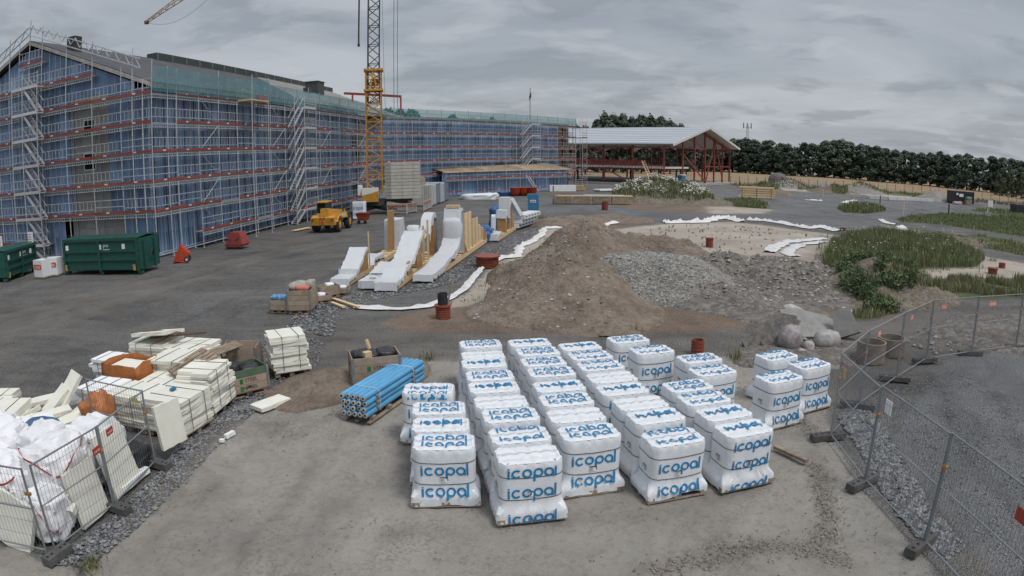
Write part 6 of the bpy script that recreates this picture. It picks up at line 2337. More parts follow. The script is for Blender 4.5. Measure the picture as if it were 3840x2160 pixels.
st1, z1 = stack('front right stack of cream foam boards tied with blue twine', (-7.72, 12.98), 78, 1.22, 1.15, 0.95)
tw_m = M('blue_twine', (0.02, 0.16, 0.28), 0.7)
mb = MB()
for i in range(9):
    a = i * 0.7
    mb.path([(0.1 + 0.1 * math.cos(a + q), 0.18 + 0.07 * math.sin(a * 1.3 + q), z1 + 0.02 + 0.03 * abs(math.sin(q * 3 + i))) for q in np.linspace(0, 5.5, 10)], 0.009, 5)
mb.build('twine_knot', tw_m, st1, kind='stuff')
stack('tall leaning stack of cream foam boards beside the green-topped box', (-7.62, 14.35), 87, 1.25, 1.0, 1.12, messy=0.05)
stack('cream foam stack right behind the mesh fence, strapped in black', (-8.95, 13.15), 168, 1.2, 1.1, 0.92, messy=0.015)
stack('cream foam stack half hidden behind the fence panel', (-10.1, 13.3), 172, 1.1, 1.1, 0.98, eps_w, messy=0.015)
stack('cream foam stack in the middle row with two tie strings', (-8.95, 15.35), 172, 1.2, 1.15, 1.12, messy=0.03)
stack('flat-topped cream foam stack before the weathered pallets', (-8.75, 14.25), 172, 1.25, 1.0, 0.82, messy=0.02)
stack('untidy foam stack at the back right under the rusty grid', (-9.15, 16.75), 168, 1.25, 1.2, 1.05, messy=0.07)
stack('broad foam stack at the back with a board tipped on top', (-10.5, 16.85), 172, 1.3, 1.2, 1.12, messy=0.05)
stack('low pile of white foam at the back left, tied in blue', (-11.75, 16.2), 172, 1.1, 0.9, 0.7, eps_w, messy=0.05)
stack('single foam stack standing apart in the gravel yard', (-6.45, 17.45), 31, 1.05, 1.0, 1.22, messy=0.035)
stack('foam stack at the left edge, strapped in black', (-12.0, 11.35), 195, 1.2, 1.1, 0.98, messy=0.05)
stack('foam stack at the far left edge behind the white bags', (-13.2, 12.2), 195, 1.2, 1.1, 0.85, messy=0.06)


def slab(nm, lab, c, size, rot, mat=eps, cat='foam board', grp='loose foam boards'):
    o = put(nm, board_mesh(size[0], size[1], size[2], mat, R.randrange(3)), None, c)
    o.rotation_euler = rot
    return tag(o, lab, cat, grp)


# loose boards: each leans its own way
slab('insulation_board', 'foam board tipped up on top of the broad back stack', (-10.35, 16.8, 1.28), (1.25, 1.1, 0.1), (rad(9), rad(6), rad(172)))
slab('insulation_board', 'cut foam board lying beside the green-topped box', (-6.05, 14.75, 0.06), (0.95, 0.5, 0.1), (0, 0, rad(58)))
slab('insulation_board', 'small foam offcut on the sand by the front right stack', (-6.35, 12.75, 0.05), (0.30, 0.10, 0.09), (0, 0, rad(70)), eps_w)
slab('insulation_board', 'tiny foam crumb beside the small offcut', (-6.42, 12.45, 0.03), (0.12, 0.09, 0.06), (0, 0, rad(20)), eps_w)
spots = [((-10.9, 12.0, 0.75), (1.2, 0.35, 0.1), (rad(20), rad(-38), rad(48)), 'long foam strip propped steeply on the loose pile'),
         ((-10.6, 12.3, 0.95), (1.2, 0.45, 0.1), (rad(14), rad(-48), rad(55)), 'foam strip standing highest on the loose pile'),
         ((-11.3, 12.2, 0.8), (0.9, 0.35, 0.1), (rad(5), rad(-8), rad(25)), 'foam strip lying across the back of the loose pile'),
         ((-10.2, 11.6, 0.55), (1.1, 0.4, 0.12), (rad(12), rad(-14), rad(28)), 'foam strip lying flat in front of the orange sheet'),
         ((-10.6, 11.2, 0.5), (0.9, 0.5, 0.1), (rad(-10), rad(10), rad(10)), 'foam piece in the middle of the loose pile'),
         ((-11.0, 11.4, 0.45), (0.8, 0.3, 0.12), (rad(30), rad(15), rad(100)), 'foam piece standing on edge in the loose pile'),
         ((-9.9, 11.1, 0.4), (0.8, 0.4, 0.1), (rad(6), rad(-10), rad(40)), 'foam piece lowest at the right of the loose pile'),
         ((-11.4, 11.6, 0.65), (0.7, 0.3, 0.1), (rad(-8), rad(-20), rad(35)), 'short foam strip at the left of the loose pile'),
         ((-10.3, 10.7, 0.3), (0.6, 0.35, 0.1), (rad(15), rad(5), rad(70)), 'broken foam piece among the rubbish before the loose pile')]
for c, s_, r_, lab in spots:
    slab('insulation_board', lab, c, s_, r_)
slab('insulation_board', 'tall cream foam sheet leaning inside the near fence panel', (-7.58, 8.72, 0.52), (0.85, 1.05, 0.09), (rad(80), 0, rad(86)))
slab('insulation_board', 'second foam sheet leaning inside the fence by the middle post', (-7.62, 9.95, 0.62), (0.95, 1.25, 0.09), (rad(76), 0, rad(88)))
slab('insulation_board', 'foam sheet standing outside the fence beyond the third post', (-7.22, 11.62, 0.72), (0.72, 0.95, 0.09), (rad(84), 0, rad(70)))
slab('insulation_board', 'foam sheet leaning inside the fence at the bottom left corner', (-8.75, 7.55, 0.45), (1.5, 0.95, 0.09), (rad(72), rad(14), rad(-8)))
slab('insulation_board', 'foam offcut poking out below the near leaning sheet', (-7.75, 8.2, 0.45), (0.5, 0.2, 0.12), (rad(20), 0, rad(5)))
slab('insulation_board', 'white foam strip on the gravel under the fence', (-7.5, 10.2, 0.08), (1.0, 0.22, 0.12), (0, 0, rad(86)), eps_w)
for k in range(12):
    c = (-12.3 + 2.9 * R.random(), 10.6 + 2.3 * R.random(), 0.25 + 0.6 * R.random())
    slab('insulation_board', 'loose foam offcut in the jumbled heap behind the white bags', c, (R.uniform(0.4, 1.1), R.uniform(0.2, 0.5), 0.1), (R.gauss(0, 0.3), R.gauss(0, 0.3), R.uniform(0, 6.28)), R.choice((eps, eps, eps_w)))
# wooden pallets thrown on the stacks
for c, r_, lab in (((-8.15, 14.75, 1.02), (rad(6), rad(-16), rad(55)), 'weathered pallet tilted against the tall leaning foam stack'), ((-7.95, 16.1, 0.95), (rad(-4), rad(-10), rad(40)), 'weathered pallet behind, near the green-topped box')):
    t = thing('pallet', lab, 'pallet', c, 0, 'weathered pallets')
    t.rotation_euler = r_
    for k in range(5):
        MB().box((0, -0.34 + 0.17 * k, 0.06), (1.2, 0.11, 0.022)).build('deck_board', wood_old, t)
    for x in (-0.52, 0, 0.52):
        MB().box((x, 0, 0), (0.1, 0.78, 0.09)).build('bearer', wood_old, t)
t = collar_box('weathered empty box behind the foam stacks', (-7.7, 17.0, 0), rad(10), 1.0, 0.75, 4)
# rusty grids on the back stack
rust = M('rusty_steel', (0.13, 0.05, 0.028), 0.9, 0.4, 6)
a, b = g(560, 1268, 1.25), g(775, 1247, 1.25)
t = thing('steel_lattice', 'rusty steel lattice strip lying across the back foam stacks', 'lattice')
mb = MB()
for dy in (-0.05, 0.05):
    mb.beam(a + Vector((0, dy, 0)), b + Vector((0, dy, 0)), 0.02)
for k in range(24):
    p, q = a.lerp(b, k / 24), a.lerp(b, (k + 1) / 24)
    mb.beam(p + Vector((0, -0.05 if k % 2 else 0.05, 0)), q + Vector((0, 0.05 if k % 2 else -0.05, 0)), 0.014)
mb.build('lattice', rust, t)
a, b = g(548, 1240, 1.3), g(668, 1252, 1.3)
tag(MB().beam(a, b, 0.3, 0.05).build('mesh_panel', M('brown_mesh_panel', (0.12, 0.09, 0.07), 0.9, 0.5, 12)), 'brown folded mesh panel on the back foam stack', 'panel')
# orange sheet round an opened bundle
t = thing('tarpaulin', 'orange plastic sheet torn open round a foam bundle', 'tarpaulin', (-10.15, 14.75, 0), rad(172))
mb = MB()
n = 26
pts = []
for j in range(7):
    for i in range(n):
        s_ = i / (n - 1) * 4.6
        L1, W1 = 1.25, 1.05
        if s_ < L1: x, y = -L1 / 2 + s_, W1 / 2
        elif s_ < L1 + W1: x, y = L1 / 2, W1 / 2 - (s_ - L1)
        elif s_ < 2 * L1 + W1: x, y = L1 / 2 - (s_ - L1 - W1), -W1 / 2
        else: x, y = -L1 / 2, -W1 / 2 + (s_ - 2 * L1 - W1)
        z = 0.25 + j * 0.14 + 0.1 * noise.noise(Vector((s_ * 2, j * 0.7, 3)))
        k = 1.04 + 0.07 * noise.noise(Vector((s_ * 3, j * 0.8, 8)))
        pts.append((x * k, y * k, z))
mb.grid(pts, n).build('sheet', tarp_o, t, smooth=True)
for k in range(8):
    o = put('insulation_board', board_mesh(1.15, 0.95, 0.09, eps, k % 3), t, (0, 0, 0.2 + 0.1 * k))
t = thing('tarpaulin', 'orange sheet bunched beside the stack behind the fence panel', 'tarpaulin')
lump(t, 'sheet', tarp_o, (-9.45, 12.0, 0.55), (0.35, 0.35, 0.55), 71, (22, 14), 0.4, 2.2)

# ---------------------------------------------------------------- white bulk bags
bag_m = M('white_woven_bag', (0.72, 0.72, 0.735), 0.55, 0.08, 4, bump=0.45, bscale=9, dirt=((0.48, 0.46, 0.43), 3, 0.6, 0.5), objvar=0.05)
red_b = M('red_bag_band', (0.42, 0.05, 0.04), 0.6)


def bag(lab, c, s_, seed, band=None):
    t = thing('bulk_bag', lab, 'bulk bag', (c[0], c[1], 0), 0, 'white bulk bags')
    b = MB()
    n = (44, 30)
    vs = []
    def surf(d_):
        e = Vector([math.copysign(abs(q) ** 0.65, q) for q in d_])
        k = 1 + 0.16 * noise.noise(d_ * 1.5 + Vector((seed, 0, 0))) + 0.12 * noise.noise(d_ * 4 + Vector((0, seed, 0))) + 0.10 * noise.ridged_multi_fractal(d_ * 2.6 + Vector((0, 0, seed)), 1.0, 2.0, 3, 1.0, 2.0) - 0.12
        return Vector((e.x * s_[0] * k, e.y * s_[1] * k, max(0.02, c[2] + e.z * s_[2] * k)))
    for j in range(n[1] + 1):
        ph = -pi / 2 + pi * j / n[1]
        for i in range(n[0]):
            th_ = 2 * pi * i / n[0]
            vs.append(surf(Vector((math.cos(ph) * math.cos(th_), math.cos(ph) * math.sin(th_), math.sin(ph)))))
    fs = [(j * n[0] + i, j * n[0] + (i + 1) % n[0], (j + 1) * n[0] + (i + 1) % n[0], (j + 1) * n[0] + i) for j in range(n[1]) for i in range(n[0])]
    o = b.add(vs, fs).build('bag', bag_m, t, smooth=True)
    o.data.set_sharp_from_angle(angle=rad(30))
    if band:
        pts = []
        a0, a1, tilt = band
        for k in range(16):
            a = a0 + (a1 - a0) * k / 15
            d_ = Vector((math.cos(a), math.sin(a), 0.55 + tilt * math.sin(a * 2))).normalized()
            p = surf(d_) * 1.02 + Vector((0, 0, 0.01))
            pts += [p - Vector((0, 0, 0.02)), p + Vector((0, 0, 0.02))]
        b = MB()
        b.grid(pts, 2).build('red_band', red_b, t)


bag('white bulk bag bulging behind the near fence panel, red band slanting down', (-8.35, 8.95, 0.72), (0.62, 0.72, 0.72), 3.0, (-2.6, 0.6, 0.4))
bag('white bulk bag behind the middle fence panel under the red signs', (-8.35, 10.3, 0.62), (0.62, 0.62, 0.66), 7.0, (-2.4, 0.4, 0.15))
bag('crumpled white bag at the corner of the left fence', (-8.0, 8.0, 0.45), (0.42, 0.42, 0.5), 11.0, (-1.7, -0.4, 0.8))
bag('white bulk bag at the left edge with a red band', (-9.5, 8.3, 0.6), (0.8, 0.6, 0.62), 15.0, (-2.8, -0.2, 0.2))
bag('white bag heaped behind the others at the left edge', (-10.4, 9.5, 0.65), (0.7, 0.7, 0.65), 19.0)
bag('white bag lying in the middle of the bag heap', (-9.2, 9.6, 0.7), (0.5, 0.6, 0.6), 23.0)
bag('small white bag at the upper left of the heap', (-11.2, 10.3, 0.6), (0.55, 0.5, 0.55), 27.0)
t = thing('tarpaulin', 'rounded blue sheet showing between the white bags and loose foam', 'tarpaulin')
lump(t, 'sheet', M('slate_blue_sheet', (0.05, 0.13, 0.26), 0.5, 0.25, 3), (-9.9, 10.4, 0.75), (0.5, 0.35, 0.35), 81, amp=0.12)
lump(thing('refuse_bag', 'black refuse bag at the foot of the third left fence post', 'bag'), 'bag', rag_k, (-7.75, 10.85, 0.25), (0.25, 0.35, 0.28), 83, amp=0.3)


# ================================================================ mesh fences
fence_m = M('grey_fence_tube', (0.25, 0.265, 0.275), 0.45, 0.15, 4, metal=0.4)
wire_m = M('fence_wire', (0.19, 0.195, 0.20), 0.5, 0.1, 4, metal=0.4)
foot_m = M('dark_fence_foot', (0.085, 0.082, 0.08), 0.9, 0.3, 5, bump=0.3)
sign_r = M('red_fence_sign', (0.42, 0.05, 0.03), 0.6, 0.1)
clamp_m = M('rusty_clamp', (0.36, 0.17, 0.05), 0.7)


def fence_panel(lab, a, b, H, z0=0.12, sign=None, gap=0.03, grp='mesh fence panels'):
    d_ = b - a
    L = d_.length - 2 * gap
    t = thing('fence_panel', lab, 'fence', a + d_.normalized() * gap, math.atan2(d_.y, d_.x), grp)
    for x in (0, L):
        MB().tube((x, 0, 0.02), (x, 0, H), 0.021, 8).build('post', fence_m, t)
    for z in (z0, H * 0.55, H - 0.02):
        MB().tube((0, 0, z), (L, 0, z), 0.017 if z != H * 0.55 else 0.014, 8).build('rail', fence_m, t)
    mb = MB()
    n = int(L / 0.085)
    for k in range(1, n):
        mb.beam((L * k / n, 0, z0), (L * k / n, 0, H - 0.02), 0.0042)
    for z in np.arange(z0 + 0.25, H - 0.1, 0.28):
        mb.beam((0, 0, z), (L, 0, z), 0.0042)
    mb.build('wire_mesh', wire_m, t, kind='stuff')
    MB().box((L, 0, H * 0.72), (0.12, 0.05, 0.05)).build('clamp', clamp_m, t)
    if sign:
        for sx, sz, sw, sh, kind in sign:
            m_ = {'r': sign_r, 'y': M('yellow_sign', (0.5, 0.38, 0.10), 0.6), 'w': tagw, 'p': M('faded_red_sign', (0.6, 0.25, 0.2), 0.6)}[kind]
            s_ = MB().box((sx * L, -0.025, sz), (sw, 0.012, sh)).build('sign', m_, t)
            if kind in 'rp':
                put('lettering', text_mesh('renta', sw * 0.75, tagw), s_, (sx * L, -0.034, sz))
    return t


def fence_foot(lab, p, ang, L=0.75):
    t = thing('ballast_block', lab, 'fence foot', (p.x, p.y, 0), ang, 'fence feet')
    MB().box((0, 0, 0.07), (L, 0.24, 0.13), top=(0.97, 0.9)).build('block', foot_m, t)
    for k in range(-2, 3):
        if k:
            MB().box((k * L * 0.19, 0, 0.136), (0.05, 0.05, 0.008)).build('socket', dark_in, t)
    return t


Lp = [Vector((-7.56, 7.39, 0)), Vector((-7.30, 9.15, 0)), Vector((-7.39, 11.05, 0)), Vector((-9.28, 11.55, 0))]
fence_panel('near mesh fence panel before the white bags at the left', Lp[0], Lp[1], 1.67)
fence_panel('second mesh fence panel with red signs before the foam sheets', Lp[1], Lp[2], 1.67, sign=[(0.18, 1.42, 0.24, 0.13, 'r'), (-0.12, 1.28, 0.26, 0.14, 'r')])
fence_panel('mesh fence panel turning in behind the bags towards the foam stacks', Lp[3], Lp[2], 1.67, sign=[(0.86, 1.42, 0.2, 0.12, 'y')])
fence_panel('mesh fence panel running out of the bottom left of the picture', Vector((-9.5, 7.26, 0)), Vector((-7.66, 7.32, 0)), 1.64)
for p, lab in ((Lp[0], 'dark fence foot at the bottom left corner'), (Lp[1], 'dark fence foot between the two foam sheets'), (Lp[2], 'dark fence foot at the third left post')):
    fence_foot(lab, p + Vector((0.1, -0.05, 0)), rad(-15) if p is not Lp[0] else rad(80), 0.6)

# right-hand fence
FP = [g(x, y) for x, y in ((3461, 2050), (3240, 1818), (3111, 1645), (3220, 1527), (3360, 1426), (3471, 1357), (3641.5, 1330), (3808, 1307))]
fh = [2.08, 2.02, 1.98, 2.0, 2.0, 2.0, 2.0, 2.0]
e0 = FP[0] + (FP[0] - FP[1]) * 1.05
e1 = FP[7] + (FP[7] - FP[6]) * 1.0
FL = [('right fence panel cut by the bottom edge, with a red sign', e0, FP[0], [(0.15, 1.65, 0.4, 0.2, 'r')], 2.08), ('right fence panel second from the bottom edge, with a white sheet', FP[0], FP[1], [(0.88, 1.72, 0.22, 0.26, 'w')], 2.05),
      ('right fence panel meeting the corner post by the pallets', FP[1], FP[2], [(0.9, 1.6, 0.14, 0.2, 'y'), (0.95, 1.78, 0.16, 0.1, 'p')], 2.0), ('fence panel running back from the corner past the pallets', FP[2], FP[3], None, 2.0),
      ('fence panel before the concrete rings', FP[3], FP[4], [(0.25, 1.78, 0.2, 0.12, 'p')], 2.0), ('fence panel just before the far bend, right of the rings', FP[4], FP[5], [(0.22, 1.75, 0.22, 0.13, 'p')], 2.0),
      ('fence panel just after the far bend', FP[5], FP[6], [(0.22, 1.75, 0.25, 0.14, 'p')], 2.0), ('fence panel second after the far bend', FP[6], FP[7], [(0.3, 1.72, 0.36, 0.18, 'p')], 2.0), ('fence panel cut by the right edge of the picture', FP[7], e1, None, 2.0)]
for lab, a, b, sg, H in FL:
    fence_panel(lab, a, b, H, sign=sg)
for i, p in enumerate(FP):
    lab = ['fence foot nearest the bottom edge on the right', 'fence foot second from the bottom edge on the right', 'fence foot under the corner post by the pallets', 'fence foot behind the corner post', 'fence foot before the concrete rings', 'fence foot at the far bend', 'fence foot after the far bend', 'fence foot near the right edge'][i]
    fence_foot('dark ' + lab, p + Vector((-0.05, 0, 0)), rad([28, 25, 2, -30, -25, 0, -15, -15][i]), 0.85 if i < 3 else 0.95)
# ================================================================ rubble, rings and heaps
def rock(nm, lab, c, s_, rot, mat, seed, amp=0.22, cat='boulder', grp=None, flat=False):
    n = (18, 12)
    vs = []
    for j in range(n[1] + 1):
        ph = -pi / 2 + pi * j / n[1]
        for i in range(n[0]):
            th_ = 2 * pi * i / n[0]
            d_ = Vector((math.cos(ph) * math.cos(th_), math.cos(ph) * math.sin(th_), math.sin(ph)))
            p = 0.75 if not flat else 0.35
            e = Vector([math.copysign(abs(q) ** p, q) for q in d_])
            k = 1 + amp * noise.noise(d_ * 1.3 + Vector((seed, 0, 0))) + amp * 0.5 * noise.noise(d_ * 3.5 + Vector((0, seed, 0)))
            vs.append((e.x * s_[0] * k, e.y * s_[1] * k, e.z * s_[2] * k))
    fs = [(j * n[0] + i, j * n[0] + (i + 1) % n[0], (j + 1) * n[0] + (i + 1) % n[0], (j + 1) * n[0] + i) for j in range(n[1]) for i in range(n[0])]
    o = MB().add(vs, fs).build(nm, mat, None, c, smooth=not flat)
    o.rotation_euler = rot
    return tag(o, lab, cat, grp)


granite = M('pale_granite', (0.36, 0.345, 0.335), 0.9, 0.3, 4, bump=0.5, bscale=12, dirt=((0.17, 0.16, 0.15), 3, 0.55, 0.5))
granite2 = M('pinkish_granite', (0.33, 0.30, 0.30), 0.9, 0.3, 5, bump=0.5, bscale=12, dirt=((0.6, 0.58, 0.56), 3, 0.62, 0.7))


slab_c = M('broken_slab_concrete', (0.225, 0.22, 0.21), 0.92, 0.2, 2.5, bump=0.25, bscale=20)


def slab_poly(lab, pts, th, c, rot, mat=slab_c, nm='concrete_fragment'):
    mb = MB()
    mb.prism([(x, y, 0) for x, y in pts], (0, 0, -th))
    o = mb.build(nm, mat, None, c)
    o.rotation_euler = rot
    return tag(o, lab, 'slab', 'broken concrete slabs')


pb = g(3085, 1300)
slab_poly('large broken concrete slab leaning at the top of the rubble', [(-1.1, -0.75), (-0.95, 0.8), (-0.2, 0.9), (0.9, 0.55), (1.55, -0.1), (1.2, -0.8), (0.2, -0.7)], 0.22, g(3075, 1275) + Vector((0, 0.9, 0.34)), (rad(24), rad(4), rad(6)))
slab_poly('dark slab standing on edge at the right end of the rubble', [(-0.5, -0.5), (-0.35, 0.5), (0.3, 0.55), (0.5, -0.45)], 0.2, g(3190, 1280) + Vector((0, 0.6, 0.5)), (rad(62), rad(-20), rad(-30)))
slab_poly('rough slab of asphalt propped at the left end of the rubble', [(-1.1, -0.35), (-0.9, 0.4), (0.7, 0.45), (1.15, -0.1), (0.8, -0.4)], 0.16, g(2910, 1310) + Vector((0, 0.6, 0.35)), (rad(42), rad(-32), rad(12)), M('broken_asphalt', (0.15, 0.14, 0.13), 0.95, 0.4, 6, bump=0.7, bscale=18))
slab_poly('second asphalt slab lying against the first at the left', [(-0.9, -0.3), (-0.6, 0.35), (0.7, 0.3), (0.9, -0.2)], 0.14, g(2945, 1315) + Vector((0, 0.5, 0.35)), (rad(48), rad(-38), rad(20)), M('broken_asphalt', (0.15, 0.14, 0.13)))
rock('boulder', 'smooth rounded pale boulder in front of the concrete slab', g(3112, 1312) + Vector((0, 0.3, 0.28)), (0.46, 0.38, 0.3), (0, 0, 0.3), granite, 2.0, 0.16, grp='rubble boulders')
rock('boulder', 'cracked pinkish boulder at the left of the slab', g(2975, 1318) + Vector((0, 0.35, 0.36)), (0.44, 0.38, 0.38), (0.2, 0.1, 0.8), granite2, 5.0, 0.3, grp='rubble boulders')
rock('boulder', 'flat elongated stone lying on the big slab', g(3010, 1235) + Vector((0, 0.55, 0.45)), (0.62, 0.24, 0.16), (0.5, 0.35, -0.75), granite, 9.0, 0.15, grp='rubble boulders')
rock('boulder', 'white stone chip perched at the top right of the rubble', g(3185, 1225) + Vector((0, 0.3, 0.55)), (0.22, 0.13, 0.09), (0.1, 0.3, -0.3), M('white_stone', (0.5, 0.49, 0.46), 0.9, 0.2, 5, bump=0.4), 12.0, 0.2, grp='rubble boulders')
rock('boulder', 'small stone wedged between the two boulders', g(3040, 1322) + Vector((0, 0.2, 0.15)), (0.22, 0.2, 0.16), (0, 0, 1), granite2, 15.0, grp='rubble boulders')
rock('boulder', 'small pale stone before the cracked boulder', g(3005, 1330) + Vector((0, 0, 0.1)), (0.13, 0.12, 0.1), (0, 0, 2), granite, 16.0, grp='rubble boulders')
RB = scatter_poly([(2790, 1340), (2880, 1290), (3000, 1270), (3180, 1290), (3230, 1330), (3150, 1350), (2950, 1360)], 420, 31)
stones('rubble', 'loose broken stone and earth round the foot of the slabs', 'rubble', at_z(RB, 0.02), 0.03 + 0.11 * rs.random(len(RB)) ** 2.5, [granite, concrete, cl_mats[0]])
RB2 = scatter_poly([(3350, 1260), (3500, 1230), (3840, 1210), (4000, 1260), (3840, 1300), (3480, 1330)], 380, 33)
stones('rubble', 'broken stones and earth lumps behind the far fence panels', 'rubble', at_z(RB2, 0.02), 0.02 + 0.08 * rs.random(len(RB2)) ** 3, [granite, cl_mats[1], cl_mats[0]])

ring_m = M('brown_concrete_ring', (0.24, 0.19, 0.155), 0.9, 0.25, 4, bump=0.3, bscale=14)
for lab, px, py, r, h in (('open concrete ring just behind the fence by the rubble', 3262, 1352, 0.48, 0.62), ('second concrete ring to the right, farther from the fence', 3338, 1325, 0.5, 0.55)):
    tag(MB().ring((0, 0, 0), r, [(1, 0), (1, h), (0.86, h), (0.86, 0.02)], 32).build('concrete_ring', ring_m, None, g(px, py), smooth=False), lab, 'concrete ring', 'concrete rings')

# concrete edges, kerbs and site clutter far away
t = thing('shipping_container', 'dark container with tools and boxes before it, right of the far road', 'container', g(3565, 762), rad(-8))
dk = M('dark_grey_container_paint', (0.035, 0.038, 0.045), 0.6, 0.2)
MB().box((2.9, 0.9, 1.3), (5.8, 1.8, 2.4)).build('shell', dk, t)
for k in range(18):
    MB().box((0.25 + k * 0.32, -0.03, 1.3), (0.15, 0.06, 2.2)).build('corrugation', dk, t)
for x, z, w, h in ((1.5, 1.9, 0.5, 0.4), (2.5, 1.7, 1.0, 0.6)):
    MB().box((x, -0.08, z), (w, 0.03, h)).build('notice', tagw, t)
t = thing('tool_crate', 'crate with green cloth and boxes before the dark container', 'crate', g(3630, 768), rad(-8))
MB().box((0, 0, 0.5), (1.4, 0.9, 0.9)).build('box', wood_old, t)
lump(t, 'cloth', M('green_white_cloth', (0.12, 0.22, 0.14), 0.8, 0.6, 8), (0.1, 0, 1.2), (0.7, 0.5, 0.35), 91, amp=0.3)
lump(thing('bag_heap', 'pale bags heaped at the foot of the dark container', 'bags'), 'bags', M('pale_pink_bag', (0.45, 0.35, 0.32), 0.8, 0.5, 6), g(3590, 767) + Vector((0, 0, 0.2)), (1.1, 0.5, 0.4), 95, amp=0.4)
t = thing('skip', 'dark skip cut by the right edge of the picture', 'skip', g(3808, 797), rad(-5))
MB().box((2.2, 0.9, 0.75), (4.4, 1.8, 1.4)).build('body', dk, t)
for k in range(9):
    MB().box((0.2 + k * 0.45, -0.03, 0.75), (0.14, 0.08, 1.3)).build('rib', dk, t)
# lumber stack
a, b = g(2772, 741), g(2902, 747)
t = thing('lumber_stack', 'long stack of pale sawn timber by the far road', 'timber', a, math.atan2((b - a).y, (b - a).x))
Ls = (b - a).length
for k in range(5):
    MB().box((Ls / 2 + R.uniform(-.3, .3), 0.5, 0.25 + k * 0.34), (Ls, 1.1, 0.27)).build('timber_layer', wood_pale, t)
    if k < 4:
        for x in (0.15, 0.5, 0.85):
            MB().box((Ls * x, 0.5, 0.42 + k * 0.34), (0.12, 1.0, 0.07)).build('spacer', wood_old, t)
for k in (0.08, 0.5, 0.92):
    MB().box((Ls * k, -0.08, 0.8), (0.06, 0.02, 1.6)).build('strap', strap_m, t)
# white kerb stones stacked in a line
kb = [(3188, 737), (3260, 745), (3330, 750), (3420, 752), (3500, 757)]
t = thing('kerb_row', 'row of white concrete kerb stones along the far road', 'kerb')
for (a_, b_) in zip(kb[:-1], kb[1:]):
    a, b = g(*a_), g(*b_)
    n = 3
    for k in range(n):
        p, q = a.lerp(b, k / n), a.lerp(b, (k + 0.96) / n)
        MB().beam(p + Vector((0, 0, 0.3)), q + Vector((0, 0, 0.3)), 0.5, 0.6).build('kerb_stone', M('white_concrete', (0.55, 0.55, 0.53), 0.8, 0.15, 2), t)
# survey stakes and posts
for i, (px, py, h, w, dark) in enumerate(((3086, 738, 1.3, 0.12, 0), (3203, 772, 1.6, 0.1, 0), (3300, 763, 1.3, 0.16, 1), (3388, 806, 1.7, 0.1, 0), (3557, 805, 1.5, 0.2, 1), (3734, 768, 1.4, 0.14, 0))):
    tag(MB().box((0, 0, h / 2), (w, w * 0.6, h)).build('survey_stake', dark_st if dark else wood_pale, None, g(px, py)), ['pale stake by the weedy bump left of the far kerb', 'pale stake behind the round grass patch', 'dark stake at the near end of the kerb stones', 'pale stake at the tip of the mown grass', 'dark post on the mown grass edge', 'pale stake right of the dark container'][i], 'stake', 'survey stakes')
c = g(3702, 810)
t = thing('sign_post', 'white notice on a post set in a concrete block on the grass', 'sign', c, rad(-8))
MB().box((0, 0, 0.3), (1.2, 0.6, 0.6)).build('concrete_block', concrete, t)
MB().box((0, 0, 1.3), (0.14, 0.1, 1.6)).build('post', wood_pale, t)
MB().box((0.45, -0.08, 1.9), (1.0, 0.04, 0.95)).build('notice', tagw, t)
# far yard: timber crates row, pipes, bundles
t = thing('timber_crates', 'row of low timber crates with planks on top in the far yard', 'crates', g(2075, 765), rad(-3))
for k in range(4):
    MB().box((1.2 + k * 2.35, 0.5, 0.45), (2.1, 1.1, 0.8)).build('crate', wood_old, t)
MB().box((5.0, 0.5, 0.98), (9.5, 0.9, 0.14)).build('plank_layer', wood_pale, t)
MB().box((6.2, 0.4, 1.08), (5.0, 0.7, 0.06)).build('pale_sheet', white_film, t)
MB().beam((0.0, 0.4, 0), (0.0, 0.4, 2.2), 0.2, 0.2).beam((0.5, 0.4, 0), (0.5, 0.4, 1.6), 0.18, 0.18).build('upright', wood_old, t)
t = thing('pipe_stack', 'white pipes lying by the flowering heap', 'pipes', g(2225, 717), rad(22))
for k in range(6):
    MB().tube((0, -k * 0.42, 0.2), (8.5, -k * 0.42, 0.2), 0.19, 8).build('pipe', M('pale_pipe', (0.5, 0.52, 0.54), 0.5), t)
t = thing('insulation_pack', 'white-wrapped pack at the foot of the lean-to scaffold', 'pack', g(2062, 718), rad(8))
MB().box((2.2, 0.6, 0.5), (4.4, 1.3, 1.0)).build('pack', white_film, t)
t = thing('board_stack', 'stack of boards beside the white pack under the hall', 'boards', g(2125, 714), rad(8))
for k in range(4):
    MB().box((1.6, 0.6, 0.12 + k * 0.2), (3.4 - 0.2 * k, 1.0, 0.16)).build('board_layer', wood, t)
lump(thing('sheeting_heap', 'white sheeting heaped on the ground before the far wing', 'sheeting'), 'sheet', white_film, g(1800, 747) + Vector((0, 0.5, 0.2)), (2.6, 0.8, 0.55), 101, (26, 12), 0.35, 2.4)
lump(thing('sheeting_heap', 'upright white sack before the far wing', 'sheeting'), 'sheet', white_film, g(1778, 728) + Vector((0, 0.5, 0.9)), (0.5, 0.4, 1.2), 103, (16, 12), 0.3, 2.0)
lump(thing('tarpaulin', 'blue tarpaulin heap left of the orange-red tubs', 'tarpaulin'), 'sheet', blue_tarp, g(1908, 733) + Vector((0, 0.5, 0.15)), (1.6, 0.7, 0.4), 105, (22, 10), 0.4, 2.4)
t = thing('stone_arch', 'dome of stacked dark blocks at the far field edge', 'blocks', g(2917, 690), 0)
MB().ring((0, 0, 0), 2.6, [(1, 0), (1, 1.2), (0.9, 1.9), (0.65, 2.5), (0.3, 2.85), (0, 2.95)], 18).build('dome', M('dark_block_dome', (0.14, 0.13, 0.125), 0.9, 0.4, 2), t)
t = thing('portable_toilet', 'blue portable cabin under the hall frame', 'toilet', g(2555, 700), rad(40))
